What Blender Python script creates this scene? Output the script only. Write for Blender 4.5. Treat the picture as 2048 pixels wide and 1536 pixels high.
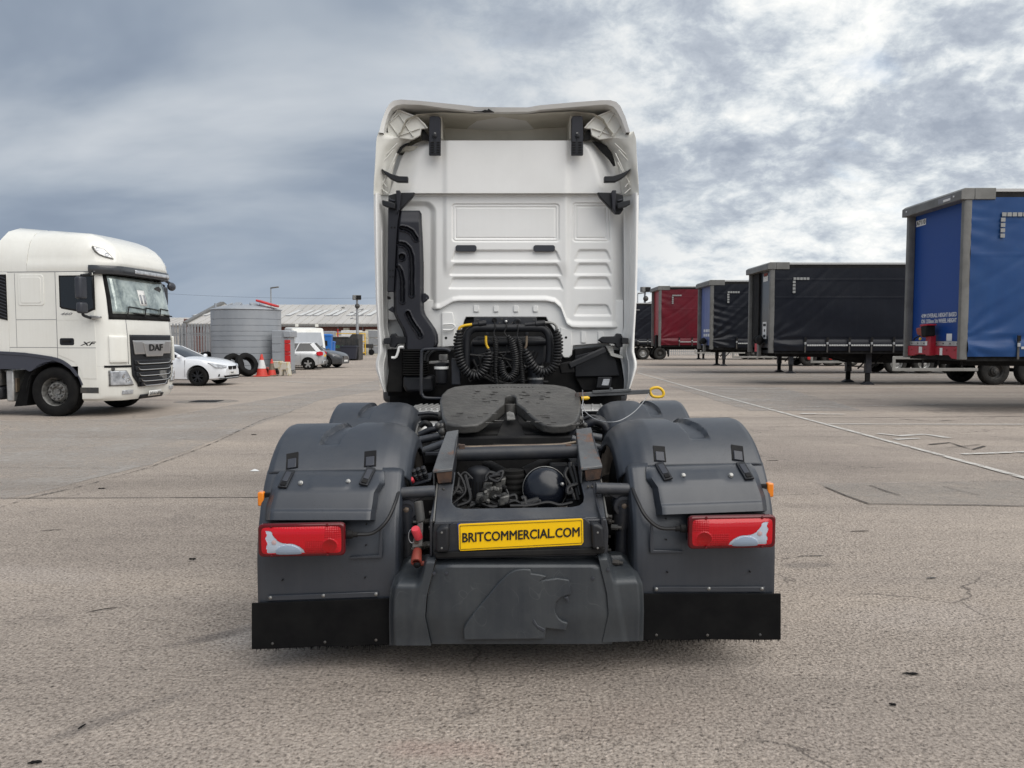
import bpy, bmesh, math, random
from mathutils import Vector, Matrix
random.seed(7)
R = math.radians
SC = bpy.context.scene
COL = SC.collection
for o in list(bpy.data.objects): bpy.data.objects.remove(o)

# ------------------------------------------------------------------ camera, sky, sun, exposure
F, PITCH, CH = 1538.0, math.atan(89 / 1538.0), 1.62
cam = bpy.data.cameras.new('camera'); cam.sensor_width = 36; cam.lens = 36 * F / 2048
cam.clip_end = 3000; cam.clip_start = 0.05
co = bpy.data.objects.new('camera', cam); COL.objects.link(co)
co.location = (0, 0, CH); co.rotation_euler = (R(90) - PITCH, 0, 0); SC.camera = co

SUN_EL, SUN_AZ = R(56), R(138)       # azimuth clockwise from +Y
w = bpy.data.worlds.new('World'); SC.world = w; w.use_nodes = True
nt = w.node_tree; nt.nodes.clear()
def N(t, typ, **kw):
    n = t.nodes.new(typ)
    for k, v in kw.items():
        if k.startswith('i_'):
            n.inputs[k[2:].replace('_', ' ')].default_value = v
        else: setattr(n, k, v)
    return n
def L(t, a, b): t.links.new(a, b)
def ramp(t, fac, stops, interp='LINEAR'):
    n = t.nodes.new('ShaderNodeValToRGB'); n.color_ramp.interpolation = interp
    e = n.color_ramp.elements
    while len(e) < len(stops): e.new(0.5)
    for q, (p, c) in zip(e, stops):
        q.position = p; q.color = (c, c, c, 1) if isinstance(c, (int, float)) else (*c, 1)
    if fac is not None: L(t, fac, n.inputs[0])
    return n.outputs[0]
def math_(t, op, a, b=None, clamp=False):
    n = t.nodes.new('ShaderNodeMath'); n.operation = op; n.use_clamp = clamp
    for i, q in enumerate((a, b)):
        if q is None: continue
        if isinstance(q, (int, float)): n.inputs[i].default_value = q
        else: L(t, q, n.inputs[i])
    return n.outputs[0]
def mixc(t, fac, a, b, mode='MIX'):
    n = t.nodes.new('ShaderNodeMix'); n.data_type = 'RGBA'; n.blend_type = mode
    for i, q in ((0, fac), (6, a), (7, b)):
        if isinstance(q, (int, float)): n.inputs[i].default_value = q if i == 0 else (q, q, q, 1)
        elif isinstance(q, tuple): n.inputs[i].default_value = (*q, 1)
        else: L(t, q, n.inputs[i])
    return n.outputs[2]
def noise(t, vec, scale, detail=4, rough=0.55, dist=0.0):
    n = t.nodes.new('ShaderNodeTexNoise')
    n.inputs['Scale'].default_value = scale; n.inputs['Detail'].default_value = detail
    n.inputs['Roughness'].default_value = rough; n.inputs['Distortion'].default_value = dist
    if vec is not None: L(t, vec, n.inputs['Vector'])
    return n.outputs[0]
def mapping(t, vec, loc=(0, 0, 0), rot=(0, 0, 0), scale=(1, 1, 1)):
    n = t.nodes.new('ShaderNodeMapping')
    n.inputs[1].default_value = loc; n.inputs[2].default_value = rot; n.inputs[3].default_value = scale
    L(t, vec, n.inputs[0]); return n.outputs[0]

def s2l(r, g, b):
    f = lambda c: (c / 255 / 12.92) if c / 255 <= 0.04045 else ((c / 255 + 0.055) / 1.055) ** 2.4
    return (f(r), f(g), f(b))

sky = N(nt, 'ShaderNodeTexSky', sky_type='NISHITA', sun_disc=False, sun_elevation=SUN_EL, sun_rotation=SUN_AZ)
sky.air_density = 1.0; sky.dust_density = 1.5
tc = N(nt, 'ShaderNodeTexCoord')
sep = N(nt, 'ShaderNodeSeparateXYZ'); L(nt, tc.outputs['Generated'], sep.inputs[0])
zz = math_(nt, 'ADD', math_(nt, 'MAXIMUM', sep.outputs[2], 0.0), 0.42)
comb = N(nt, 'ShaderNodeCombineXYZ')
L(nt, math_(nt, 'DIVIDE', sep.outputs[0], zz), comb.inputs[0])
L(nt, math_(nt, 'DIVIDE', sep.outputs[1], zz), comb.inputs[1])
P2 = comb.outputs[0]
soft = noise(nt, mapping(nt, P2, loc=(3.1, 1.7, 0), rot=(0, 0, R(-14)), scale=(0.8, 1.5, 1)), 1.5, 5, 0.5, 0.35)
fine = math_(nt, 'ADD', math_(nt, 'MULTIPLY', noise(nt, mapping(nt, P2, loc=(7.3, 2.2, 0), rot=(0, 0, R(24)), scale=(1.0, 1.25, 1)), 2.6, 10, 0.60, 0.25), 0.62), math_(nt, 'MULTIPLY', noise(nt, mapping(nt, P2, loc=(2.3, 8.2, 3.0)), 6.0, 9, 0.62, 0.35), 0.38))
fine = math_(nt, 'ADD', fine, math_(nt, 'MULTIPLY', math_(nt, 'SUBTRACT', noise(nt, mapping(nt, P2, loc=(5.3, 1.2, 7.0)), 15.0, 7, 0.65, 0.3), 0.5), 0.26))
big = noise(nt, mapping(nt, P2, loc=(1.3, 5.1, 0)), 0.7, 2, 0.5, 0.2)
# heavy bank to the left (west), breaking up to the right (east): a slow change across the whole sky
east = ramp(nt, math_(nt, 'ADD', math_(nt, 'MULTIPLY', sep.outputs[0], 0.85), math_(nt, 'ADD', math_(nt, 'MULTIPLY', big, 0.45), 0.26)), [(0.32, 0.0), (0.78, 1.0)], 'EASE')
bank = ramp(nt, soft, [(0.30, s2l(122, 135, 154)), (0.44, s2l(145, 157, 173)), (0.56, s2l(173, 182, 193)), (0.70, s2l(198, 204, 211))])
brk = ramp(nt, fine, [(0.39, s2l(160, 169, 183)), (0.46, s2l(184, 192, 203)), (0.50, s2l(208, 215, 221)), (0.535, s2l(231, 235, 237)), (0.59, s2l(254, 254, 251))])
low = ramp(nt, sep.outputs[2], [(0.0, 0.55), (0.22, 0.0)])
cloud = mixc(nt, east, bank, brk)
cloud = mixc(nt, math_(nt, 'MULTIPLY', low, math_(nt, 'SUBTRACT', 1.0, math_(nt, 'MULTIPLY', east, 0.6))), cloud, mixc(nt, east, s2l(152, 168, 187), s2l(224, 231, 235)))
gap = ramp(nt, noise(nt, mapping(nt, P2, loc=(0.72, 4.1, 0), scale=(0.8, 1.5, 1)), 1.9, 5, 0.55, 0.4), [(0.60, 0.0), (0.70, 0.75)])
gap = math_(nt, 'MULTIPLY', gap, east)
cl10 = mixc(nt, 1.0, cloud, 5.35, 'MULTIPLY')
skyc = mixc(nt, 1.0, sky.outputs[0], 1.0, 'MULTIPLY')
allc = mixc(nt, math_(nt, 'MULTIPLY', gap, 0.55), cl10, skyc)
bg = N(nt, 'ShaderNodeBackground'); bg.inputs[1].default_value = 0.1
L(nt, allc, bg.inputs[0])
wo = N(nt, 'ShaderNodeOutputWorld'); L(nt, bg.outputs[0], wo.inputs[0])

sun = bpy.data.lights.new('sun', 'SUN'); sun.energy = 1.5; sun.angle = R(75); sun.color = (1, 0.955, 0.9)
so = bpy.data.objects.new('sun', sun); COL.objects.link(so)
sd = Vector((math.sin(SUN_AZ) * math.cos(SUN_EL), math.cos(SUN_AZ) * math.cos(SUN_EL), math.sin(SUN_EL)))
so.rotation_euler = sd.to_track_quat('Z', 'Y').to_euler(); so.location = (20, 10, 40)

vs = SC.view_settings; vs.view_transform = 'Standard'; vs.look = 'None'; vs.gamma = 1; vs.use_curve_mapping = False
vs.exposure = 0.97
SC.cycles.max_bounces = 6; SC.cycles.diffuse_bounces = 3; SC.cycles.glossy_bounces = 3; SC.cycles.transmission_bounces = 4
SC.cycles.caustics_reflective = SC.cycles.caustics_refractive = False
SC.cycles.use_denoising = True

# ------------------------------------------------------------------ helpers
cp, sp = math.cos(PITCH), math.sin(PITCH)
def RAY(px, py):
    u, v = (px - 1024) / F, (768 - py) / F
    return Vector((u, cp + v * sp, -sp + v * cp))
def PT(px, py, Y):                      # the point at distance Y in front of the photographer seen at photo pixel px, py
    d = RAY(px, py); t = Y / d.y
    return Vector((d.x * t, Y, CH + d.z * t))
def G(px, py, z=0.0):                   # point on the ground
    d = RAY(px, py); t = (z - CH) / d.z
    return Vector((d.x * t, d.y * t, z))
def lerp(a, b, t): return a + (b - a) * t
def clamp(x, a=0.0, b=1.0): return max(a, min(b, x))
def sstep(a, b, x):
    if a == b: return float(x >= a)
    t = clamp((x - a) / (b - a)); return t * t * (3 - 2 * t)
def interp(tab, x):                     # piecewise linear table [(x, y), ...]
    if x <= tab[0][0]: return tab[0][1]
    for (a, b), (c, d) in zip(tab, tab[1:]):
        if x <= c: return lerp(b, d, (x - a) / (c - a) if c != a else 0)
    return tab[-1][1]
def spline(pts, n=6, closed=False):     # Catmull-Rom through points
    P = [Vector(p) for p in pts]; out = []
    m = len(P); rng = range(m) if closed else range(m - 1)
    for i in rng:
        p0 = P[(i - 1) % m] if closed or i > 0 else P[0] * 2 - P[1]
        p1, p2 = P[i], P[(i + 1) % m]
        p3 = P[(i + 2) % m] if closed or i + 2 < m else P[-1] * 2 - P[-2]
        for k in range(n):
            t = k / n
            out.append(0.5 * ((2 * p1) + (p2 - p0) * t + (2 * p0 - 5 * p1 + 4 * p2 - p3) * t * t + (3 * p1 - p0 - 3 * p2 + p3) * t ** 3))
    if not closed: out.append(P[-1])
    return out
class CTX: org = Vector((0, 0, 0)); xf = None

class MB:
    def __init__(s): s.v = []; s.f = []
    def add(s, vs_, fs):
        b = len(s.v); s.v += [Vector(q) for q in vs_]; s.f += [tuple(b + i for i in q) for q in fs]; return s
    def box(s, x0, x1, y0, y1, z0, z1):
        return s.add([(x0, y0, z0), (x1, y0, z0), (x1, y1, z0), (x0, y1, z0), (x0, y0, z1), (x1, y0, z1), (x1, y1, z1), (x0, y1, z1)],
                     [(3, 2, 1, 0), (4, 5, 6, 7), (0, 1, 5, 4), (1, 2, 6, 5), (2, 3, 7, 6), (3, 0, 4, 7)])
    def obox(s, c, a, b, d):            # centre + three half-axis vectors
        c, a, b, d = map(Vector, (c, a, b, d)); v = []
        for k in (-1, 1):
            for (i, j) in ((-1, -1), (1, -1), (1, 1), (-1, 1)): v.append(c + a * i + b * j + d * k)
        return s.add(v, [(3, 2, 1, 0), (4, 5, 6, 7), (0, 1, 5, 4), (1, 2, 6, 5), (2, 3, 7, 6), (3, 0, 4, 7)])
    def bar(s, p, q, w_, h_, up=(0, 0, 1)):
        p, q, up = Vector(p), Vector(q), Vector(up); d = (q - p); l = d.length; d.normalize()
        x = d.cross(up); x = x.normalized() if x.length > 1e-6 else Vector((1, 0, 0)); z = x.cross(d)
        return s.obox((p + q) / 2, x * w_ / 2, d * l / 2, z * h_ / 2)
    def prism(s, poly, d):
        poly = [Vector(p) for p in poly]; d = Vector(d); n = len(poly)
        return s.add(poly + [p + d for p in poly], [tuple(range(n))[::-1], tuple(range(n, 2 * n))] + [(i, (i + 1) % n, n + (i + 1) % n, n + i) for i in range(n)])
    def tube(s, pts, r, n=10, caps=True):
        P = [Vector(p) for p in pts]; m = len(P); rr = r if isinstance(r, (list, tuple)) else [r] * m
        t0 = (P[1] - P[0]).normalized(); up = Vector((0, 0, 1)) if abs(t0.z) < 0.9 else Vector((1, 0, 0))
        x = t0.cross(up).normalized(); vs_ = []; fs = []
        for i in range(m):
            t = (P[min(i + 1, m - 1)] - P[max(i - 1, 0)]).normalized()
            x = (x - t * x.dot(t)); x = x.normalized() if x.length > 1e-8 else t.orthogonal().normalized(); y = t.cross(x)
            for k in range(n):
                a = 2 * math.pi * k / n; vs_.append(P[i] + (x * math.cos(a) + y * math.sin(a)) * rr[i])
        for i in range(m - 1):
            for k in range(n): fs.append((i * n + k, i * n + (k + 1) % n, (i + 1) * n + (k + 1) % n, (i + 1) * n + k))
        if caps: fs += [tuple(range(n))[::-1], tuple(range((m - 1) * n, m * n))]
        return s.add(vs_, fs)
    def lathe(s, o, axis, prof, n=32, closed=False, caps=True):
        o, ax = Vector(o), Vector(axis).normalized(); x = ax.orthogonal().normalized(); y = ax.cross(x); vs_ = []; fs = []
        m = len(prof)
        for (r, h) in prof:
            for k in range(n):
                a = 2 * math.pi * k / n; vs_.append(o + ax * h + (x * math.cos(a) + y * math.sin(a)) * r)
        for i in range(m if closed else m - 1):
            j = (i + 1) % m
            for k in range(n): fs.append((i * n + k, i * n + (k + 1) % n, j * n + (k + 1) % n, j * n + k))
        if not closed and caps:
            if prof[0][0] > 1e-6: fs.append(tuple(range(n))[::-1])
            if prof[-1][0] > 1e-6: fs.append(tuple(range((m - 1) * n, m * n)))
        return s.add(vs_, fs)
    def rings(s, rs, closed=True, caps=True):
        n = len(rs[0]); vs_ = [p for r in rs for p in r]; fs = []
        for i in range(len(rs) - 1):
            for k in range(n if closed else n - 1): fs.append((i * n + k, i * n + (k + 1) % n, (i + 1) * n + (k + 1) % n, (i + 1) * n + k))
        if caps and closed: fs += [tuple(range(n))[::-1], tuple(range((len(rs) - 1) * n, len(rs) * n))]
        return s.add(vs_, fs)
    def grid(s, fn, nu, nv):
        vs_ = [fn(i / nu, j / nv) for j in range(nv + 1) for i in range(nu + 1)]
        return s.add(vs_, [(j * (nu + 1) + i, j * (nu + 1) + i + 1, (j + 1) * (nu + 1) + i + 1, (j + 1) * (nu + 1) + i) for j in range(nv) for i in range(nu)])
    def sphere(s, c, r, n=12, m=8, sc=(1, 1, 1)):
        c = Vector(c); pr = []
        for i in range(m + 1):
            a = math.pi * i / m; pr.append([c + Vector((math.sin(a) * math.cos(2 * math.pi * k / n) * sc[0], math.sin(a) * math.sin(2 * math.pi * k / n) * sc[1], math.cos(a) * sc[2])) * r for k in range(n)])
        return s.rings(pr, True, False)
    def mirror_x(s):
        b = len(s.v); s.v += [Vector((-q.x, q.y, q.z)) for q in s.v]; s.f += [tuple(b + i for i in q[::-1]) for q in s.f]; return s
    def flip_x(s):
        s.v = [Vector((-q.x, q.y, q.z)) for q in s.v]; s.f = [q[::-1] for q in s.f]; return s
    def move(s, fn): s.v = [Vector(fn(q)) for q in s.v]; return s
    def mesh(s, name, mat, smooth=38, weld=0.0):
        v = s.v
        if CTX.xf: v = [CTX.xf(q) for q in v]
        me = bpy.data.meshes.new(name); me.from_pydata([tuple(q - CTX.org) for q in v], [], s.f)
        bm = bmesh.new(); bm.from_mesh(me)
        if weld: bmesh.ops.remove_doubles(bm, verts=bm.verts, dist=weld)
        bmesh.ops.recalc_face_normals(bm, faces=bm.faces); bm.to_mesh(me); bm.free()
        me.materials.append(MT[mat] if isinstance(mat, str) else mat)
        if smooth:
            me.polygons.foreach_set('use_smooth', [True] * len(me.polygons)); me.set_sharp_from_angle(angle=R(smooth))
        me.update(); return me
    def build(s, name, mat, parent=None, bev=0.0, smooth=38, seg=2, solid=0.0, off=0.0, weld=0.0, sub=0):
        o = bpy.data.objects.new(name, s.mesh(name, mat, smooth, weld)); COL.objects.link(o); o.parent = parent
        if solid:
            m = o.modifiers.new('thickness', 'SOLIDIFY'); m.thickness = solid; m.offset = off
        if bev:
            m = o.modifiers.new('edges', 'BEVEL'); m.width = bev; m.segments = seg; m.limit_method = 'ANGLE'; m.angle_limit = R(35)
            m.harden_normals = False
        return o
def tag(o, label, cat, group=None, kind=None):
    if label: o['label'] = label
    if cat: o['category'] = cat
    if group: o['group'] = group
    if kind: o['kind'] = kind
    return o
def thing(name, label, cat, loc=(0, 0, 0), rz=0.0, group=None):
    o = bpy.data.objects.new(name, None); COL.objects.link(o); o.empty_display_size = 0.2
    o.location = loc; o.rotation_euler = (0, 0, rz); return tag(o, label, cat, group)
def inst(name, me, parent, loc=(0, 0, 0), rot=(0, 0, 0), scale=(1, 1, 1)):
    o = bpy.data.objects.new(name, me); COL.objects.link(o); o.parent = parent
    o.location = loc; o.rotation_euler = rot; o.scale = scale; return o
def bool_cut(o, cutters):
    me = o.data
    for c in cutters:
        cm = c.mesh('cut', o.data.materials[0], 0); cob = bpy.data.objects.new('cut', cm); COL.objects.link(cob); cob.parent = o.parent
        md = o.modifiers.new('b', 'BOOLEAN'); md.operation = 'DIFFERENCE'; md.object = cob; md.solver = 'EXACT'
        bpy.context.view_layer.update()
        dg = bpy.context.evaluated_depsgraph_get()
        nm = bpy.data.meshes.new_from_object(o.evaluated_get(dg)); o.modifiers.remove(md); o.data = nm
        bpy.data.objects.remove(cob)
    o.data.polygons.foreach_set('use_smooth', [True] * len(o.data.polygons)); o.data.set_sharp_from_angle(angle=R(32))
    return o
def text(name, body, size, mat, o, right, up, parent, depth=0.002, bold=0.0, align='CENTER', sx=1.0, width=None, shear=0.0):
    c = bpy.data.curves.new(name, 'FONT'); c.body = body; c.size = size; c.extrude = depth; c.offset = 0; c.align_x = align; c.align_y = 'CENTER'
    c.resolution_u = 3; c.shear = shear
    t = bpy.data.objects.new(name, c); me0 = bpy.data.meshes.new_from_object(t)
    right, up = Vector(right).normalized(), Vector(up).normalized(); nrm = right.cross(up)
    vs_ = [v.co.copy() for v in me0.vertices]; k = sx
    if width:
        xs = [v.x for v in vs_]; k = width / (max(xs) - min(xs))
    fs_ = [tuple(p.vertices) for p in me0.polygons]; b = MB()
    for q, (dx, dy) in enumerate(((0, 0),) if not bold else ((-1, 0), (1, 0), (0, 0.7), (0, -0.7))):
        b.add([Vector(o) + right * (v.x * k + dx * bold) + up * (v.y + dy * bold) + nrm * (v.z + 0.0003 * q) for v in vs_], fs_)
    bpy.data.objects.remove(t); bpy.data.curves.remove(c); bpy.data.meshes.remove(me0)
    return b.build(name, mat, parent, smooth=0)
def rrect(x0, x1, y0, y1, r, n=4):
    out = []
    for cx_, cy_, a0 in ((x1 - r, y1 - r, 0), (x0 + r, y1 - r, 90), (x0 + r, y0 + r, 180), (x1 - r, y0 + r, 270)):
        for k in range(n + 1):
            a = R(a0 + 90 * k / n); out.append((cx_ + r * math.cos(a), cy_ + r * math.sin(a)))
    return out

# ------------------------------------------------------------------ materials
MT = {}
def mat(name, c, rough=0.5, metal=0.0, c2=None, ns=3.0, nmix=(0.4, 0.65), bump=0.0, bs=60.0, coat=0.0, spec=0.5, det=5, stretch=(1, 1, 1), rv=0.0, dirt=None, dirt_amt=0.5, dirt_s=1.2, streak=0.0, specks=0.0, scratch=0.0):
    m = bpy.data.materials.new(name); m.use_nodes = True; t = m.node_tree; b = t.nodes['Principled BSDF']
    b.inputs['Base Color'].default_value = (*c, 1); b.inputs['Roughness'].default_value = rough
    b.inputs['Metallic'].default_value = metal; b.inputs['Coat Weight'].default_value = coat; b.inputs['Coat Roughness'].default_value = 0.08
    b.inputs['Specular IOR Level'].default_value = spec
    if c2 is not None or bump or rv or dirt or streak or specks:
        tc_ = N(t, 'ShaderNodeTexCoord').outputs['Object']; v = mapping(t, tc_, scale=stretch)
        col = None
        n1 = noise(t, v, ns, det, 0.6)
        if c2 is not None:
            col = mixc(t, ramp(t, n1, [(nmix[0], 0.0), (nmix[1], 1.0)]), tuple(c), tuple(c2))
        if dirt:
            n2 = noise(t, mapping(t, tc_, loc=(3, 9, 1)), dirt_s, 8, 0.68)
            k = math_(t, 'MULTIPLY', ramp(t, n2, [(0.45, 0.0), (0.72, 1.0)]), dirt_amt)
            col = mixc(t, k, col if col is not None else tuple(c), tuple(dirt))
        if streak:
            n3 = noise(t, mapping(t, tc_, loc=(1, 4, 2), scale=(16, 16, 0.7)), 1.0, 6, 0.65)
            col = mixc(t, math_(t, 'MULTIPLY', ramp(t, n3, [(0.42, 0.0), (0.75, 1.0)]), streak), col if col is not None else tuple(c), tuple(dirt or c))
        if scratch:
            vs2 = N(t, 'ShaderNodeTexVoronoi'); vs2.feature = 'DISTANCE_TO_EDGE'; vs2.inputs['Scale'].default_value = 5.0
            nz = t.nodes.new('ShaderNodeTexNoise'); nz.inputs['Scale'].default_value = 3.0; L(t, tc_, nz.inputs['Vector'])
            av = N(t, 'ShaderNodeVectorMath', operation='ADD'); L(t, mapping(t, tc_, rot=(0, R(24), 0), scale=(0.35, 1, 1.6)), av.inputs[0]); L(t, nz.outputs['Color'], av.inputs[1]); L(t, av.outputs[0], vs2.inputs['Vector'])
            k = math_(t, 'MULTIPLY', ramp(t, vs2.outputs['Distance'], [(0.004, 1.0), (0.012, 0.0)]), ramp(t, noise(t, mapping(t, tc_, loc=(2, 2, 7)), 5.0, 3), [(0.5, 0.0), (0.62, 1.0)]))
            col = mixc(t, math_(t, 'MULTIPLY', k, scratch), col if col is not None else tuple(c), (0.14, 0.15, 0.155))
        if specks:
            vo = N(t, 'ShaderNodeTexVoronoi'); vo.inputs['Scale'].default_value = 75; L(t, tc_, vo.inputs['Vector'])
            k = math_(t, 'MULTIPLY', ramp(t, vo.outputs['Distance'], [(0.16, 1.0), (0.24, 0.0)]), ramp(t, noise(t, tc_, 2.4, 3), [(0.5, 0.0), (0.62, 1.0)]))
            col = mixc(t, math_(t, 'MULTIPLY', k, specks), col if col is not None else tuple(c), tuple(q * 0.35 for q in c))
        if col is not None: L(t, col, b.inputs['Base Color'])
        if rv:
            rr = N(t, 'ShaderNodeMapRange'); rr.inputs[3].default_value = max(0.02, rough - rv); rr.inputs[4].default_value = min(1, rough + rv)
            L(t, noise(t, v, ns * 2.3, 4, 0.6), rr.inputs[0]); L(t, rr.outputs[0], b.inputs['Roughness'])
        if bump:
            bn = N(t, 'ShaderNodeBump'); bn.inputs['Strength'].default_value = bump; bn.inputs['Distance'].default_value = 0.01
            L(t, noise(t, tc_, bs, 4, 0.6), bn.inputs['Height']); L(t, bn.outputs[0], b.inputs['Normal'])
    MT[name] = m; return m
W_ = (0.84, 0.84, 0.825)
mat('white_paint', W_, 0.32, c2=(0.80, 0.80, 0.785), ns=1.3, coat=0.2, rv=0.06, dirt=(0.55, 0.54, 0.50), dirt_amt=0.10, dirt_s=1.6, streak=0.05)
mat('white_plastic', (0.74, 0.735, 0.69), 0.5, c2=(0.68, 0.67, 0.62), ns=4, rv=0.1, dirt=(0.42, 0.40, 0.35), dirt_amt=0.35)
mat('cream_paint', (0.80, 0.795, 0.745), 0.24, c2=(0.78, 0.77, 0.715), ns=1.2, coat=0.5, rv=0.05, dirt=(0.55, 0.53, 0.46), dirt_amt=0.14, streak=0.12)
mat('silver_paint', (0.52, 0.53, 0.54), 0.3, metal=0.35, coat=0.5)
mat('car_white', (0.74, 0.76, 0.79), 0.22, coat=0.6)
mat('car_dark', (0.035, 0.038, 0.043), 0.28, coat=0.6)
mat('fender_plastic', (0.019, 0.024, 0.034), 0.40, spec=0.75, c2=(0.026, 0.032, 0.043), ns=2.2, bump=0.05, bs=700, rv=0.09, dirt=(0.06, 0.063, 0.068), dirt_amt=0.25, dirt_s=2.5, streak=0.22, specks=0.8)
mat('bumper_plastic', (0.023, 0.028, 0.035), 0.45, spec=0.55, c2=(0.034, 0.04, 0.046), ns=2.5, stretch=(1, 1, 0.35), bump=0.06, bs=500, rv=0.12, dirt=(0.07, 0.076, 0.078), dirt_amt=0.4, dirt_s=4, streak=0.3, scratch=0.22)
mat('frame_paint', (0.014, 0.017, 0.025), 0.4, spec=0.45, c2=(0.03, 0.032, 0.038), ns=5, rv=0.12, bump=0.08, bs=120, dirt=(0.07, 0.066, 0.06), dirt_amt=0.45, dirt_s=4)
mat('frame_grey', (0.03, 0.034, 0.043), 0.4, c2=(0.055, 0.06, 0.068), ns=6, stretch=(1, .4, 1), rv=0.12, bump=0.1, bs=120, dirt=(0.09, 0.085, 0.08), dirt_amt=0.5, dirt_s=4)
mat('rusty_steel', (0.12, 0.125, 0.13), 0.5, metal=0.3, c2=(0.19, 0.095, 0.055), ns=6, nmix=(0.57, 0.64), bump=0.2, bs=90, det=8, rv=0.15, dirt=(0.045, 0.046, 0.05), dirt_amt=0.7, dirt_s=5)
mat('rust', (0.13, 0.072, 0.046), 0.8, c2=(0.05, 0.038, 0.034), ns=12, bump=0.3, bs=120)
mat('grease', (0.046, 0.0445, 0.042), 0.38, c2=(0.078, 0.0755, 0.07), ns=4, nmix=(0.35, 0.7), bump=0.5, bs=24, det=8, rv=0.2, dirt=(0.02, 0.02, 0.02), dirt_amt=0.6, dirt_s=6)
mat('rubber', (0.0065, 0.0065, 0.007), 0.8, spec=0.18, c2=(0.013, 0.0125, 0.012), ns=5, bump=0.15, bs=90, rv=0.08)
mat('tyre_dusty', (0.018, 0.0178, 0.0175), 0.85, spec=0.3, c2=(0.034, 0.032, 0.029), ns=7, bump=0.15, bs=90)
mat('mudflap_rubber', (0.004, 0.004, 0.0045), 0.85, spec=0.15, c2=(0.008, 0.008, 0.008), ns=6, bump=0.1, bs=300)
mat('black_plastic', (0.010, 0.011, 0.014), 0.45, spec=0.35, c2=(0.017, 0.018, 0.021), ns=4, rv=0.1, bump=0.03, bs=400)
mat('matt_black', (0.006, 0.006, 0.007), 0.75, spec=0.25, c2=(0.016, 0.0155, 0.015), ns=6, rv=0.1)
mat('duct_black', (0.012, 0.013, 0.019), 0.46, spec=0.4, c2=(0.018, 0.019, 0.026), ns=3, rv=0.08, bump=0.03, bs=300)
mat('charcoal', (0.03, 0.033, 0.043), 0.4, c2=(0.037, 0.04, 0.05), ns=3)
mat('hose_black', (0.014, 0.014, 0.015), 0.42, spec=0.4)
mat('galv', (0.40, 0.41, 0.42), 0.5, metal=0.55, c2=(0.32, 0.33, 0.34), ns=8, rv=0.1)
mat('alu', (0.55, 0.55, 0.54), 0.42, metal=0.7, c2=(0.42, 0.42, 0.41), ns=6, rv=0.12)
mat('alu_dull', (0.19, 0.187, 0.178), 0.5, metal=0.3, c2=(0.15, 0.147, 0.138), ns=3, rv=0.1, dirt=(0.1, 0.098, 0.09), dirt_amt=0.5, dirt_s=2)
mat('cast_grey', (0.27, 0.27, 0.26), 0.55, metal=0.5, c2=(0.12, 0.115, 0.11), ns=14, bump=0.2, bs=80)
mat('bolt_steel', (0.30, 0.30, 0.29), 0.4, metal=0.8)
mat('brass_pipe', (0.21, 0.165, 0.12), 0.45, metal=0.4, c2=(0.12, 0.09, 0.07), ns=8)
mat('yellow', (0.80, 0.50, 0.02), 0.45, c2=(0.70, 0.42, 0.03), ns=9)
mat('yellow_plate', (0.95, 0.57, 0.003), 0.5, spec=0.3)
mat('plate_white', (0.75, 0.75, 0.73), 0.4)
mat('plate_blue', (0.02, 0.06, 0.35), 0.4)
mat('ink', (0.006, 0.006, 0.006), 0.6)
mat('ink_white', (0.72, 0.74, 0.76), 0.6)
mat('ink_grey', (0.2, 0.2, 0.21), 0.4)
mat('orange_lens', (0.85, 0.24, 0.01), 0.2, coat=0.5)
mat('red_plastic', (0.55, 0.02, 0.02), 0.45, c2=(0.42, 0.02, 0.02), ns=5)
mat('red_cap', (0.62, 0.05, 0.07), 0.5)
mat('red_rusty', (0.30, 0.04, 0.03), 0.6, c2=(0.2, 0.05, 0.03), ns=8)
mat('blue_plastic', (0.02, 0.15, 0.50), 0.4)
mat('glass_dark', (0.012, 0.014, 0.016), 0.06, spec=0.6)
mat('chrome', (0.62, 0.62, 0.62), 0.16, metal=1.0)
mat('silver_trim', (0.47, 0.47, 0.47), 0.3, metal=0.7)
mat('lens_clear', (0.55, 0.57, 0.6), 0.12, metal=0.3, c2=(0.3, 0.31, 0.33), ns=9, coat=0.6)
mat('tank_grey', (0.27, 0.29, 0.315), 0.38, c2=(0.31, 0.33, 0.355), ns=1.2, stretch=(1, 1, 0.3), rv=0.08, dirt=(0.40, 0.41, 0.42), dirt_amt=0.3)
mat('concrete_block', (0.55, 0.53, 0.46), 0.8, c2=(0.45, 0.36, 0.16), ns=4, nmix=(0.5, 0.62), bump=0.15)
mat('cone_red', (0.60, 0.045, 0.03), 0.5, dirt=(0.2, 0.08, 0.05), dirt_amt=0.5, dirt_s=6)
mat('cone_white', (0.68, 0.68, 0.68), 0.45, dirt=(0.4, 0.38, 0.36), dirt_amt=0.5, dirt_s=6)
mat('cone_dirty', (0.10, 0.085, 0.07), 0.7, c2=(0.2, 0.15, 0.1), ns=12)
mat('steel_dark', (0.06, 0.062, 0.062), 0.55, metal=0.4, c2=(0.1, 0.09, 0.08), ns=7)
mat('skip_black', (0.025, 0.026, 0.027), 0.55, c2=(0.05, 0.045, 0.04), ns=4)
mat('bin_navy', (0.02, 0.022, 0.035), 0.5)
mat('brick', (0.16, 0.065, 0.05), 0.85, c2=(0.12, 0.05, 0.04), ns=3, bump=0.1)
mat('roof_sheet', (0.47, 0.455, 0.43), 0.7, c2=(0.41, 0.395, 0.375), ns=0.5, stretch=(1, .2, .2))
mat('skylight', (0.60, 0.60, 0.58), 0.4)
mat('wall_cream', (0.5, 0.47, 0.42), 0.8)
mat('dirty_white', (0.62, 0.60, 0.52), 0.6, c2=(0.42, 0.38, 0.28), ns=3, nmix=(0.35, 0.7))
mat('paper', (0.8, 0.8, 0.78), 0.8)
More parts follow.
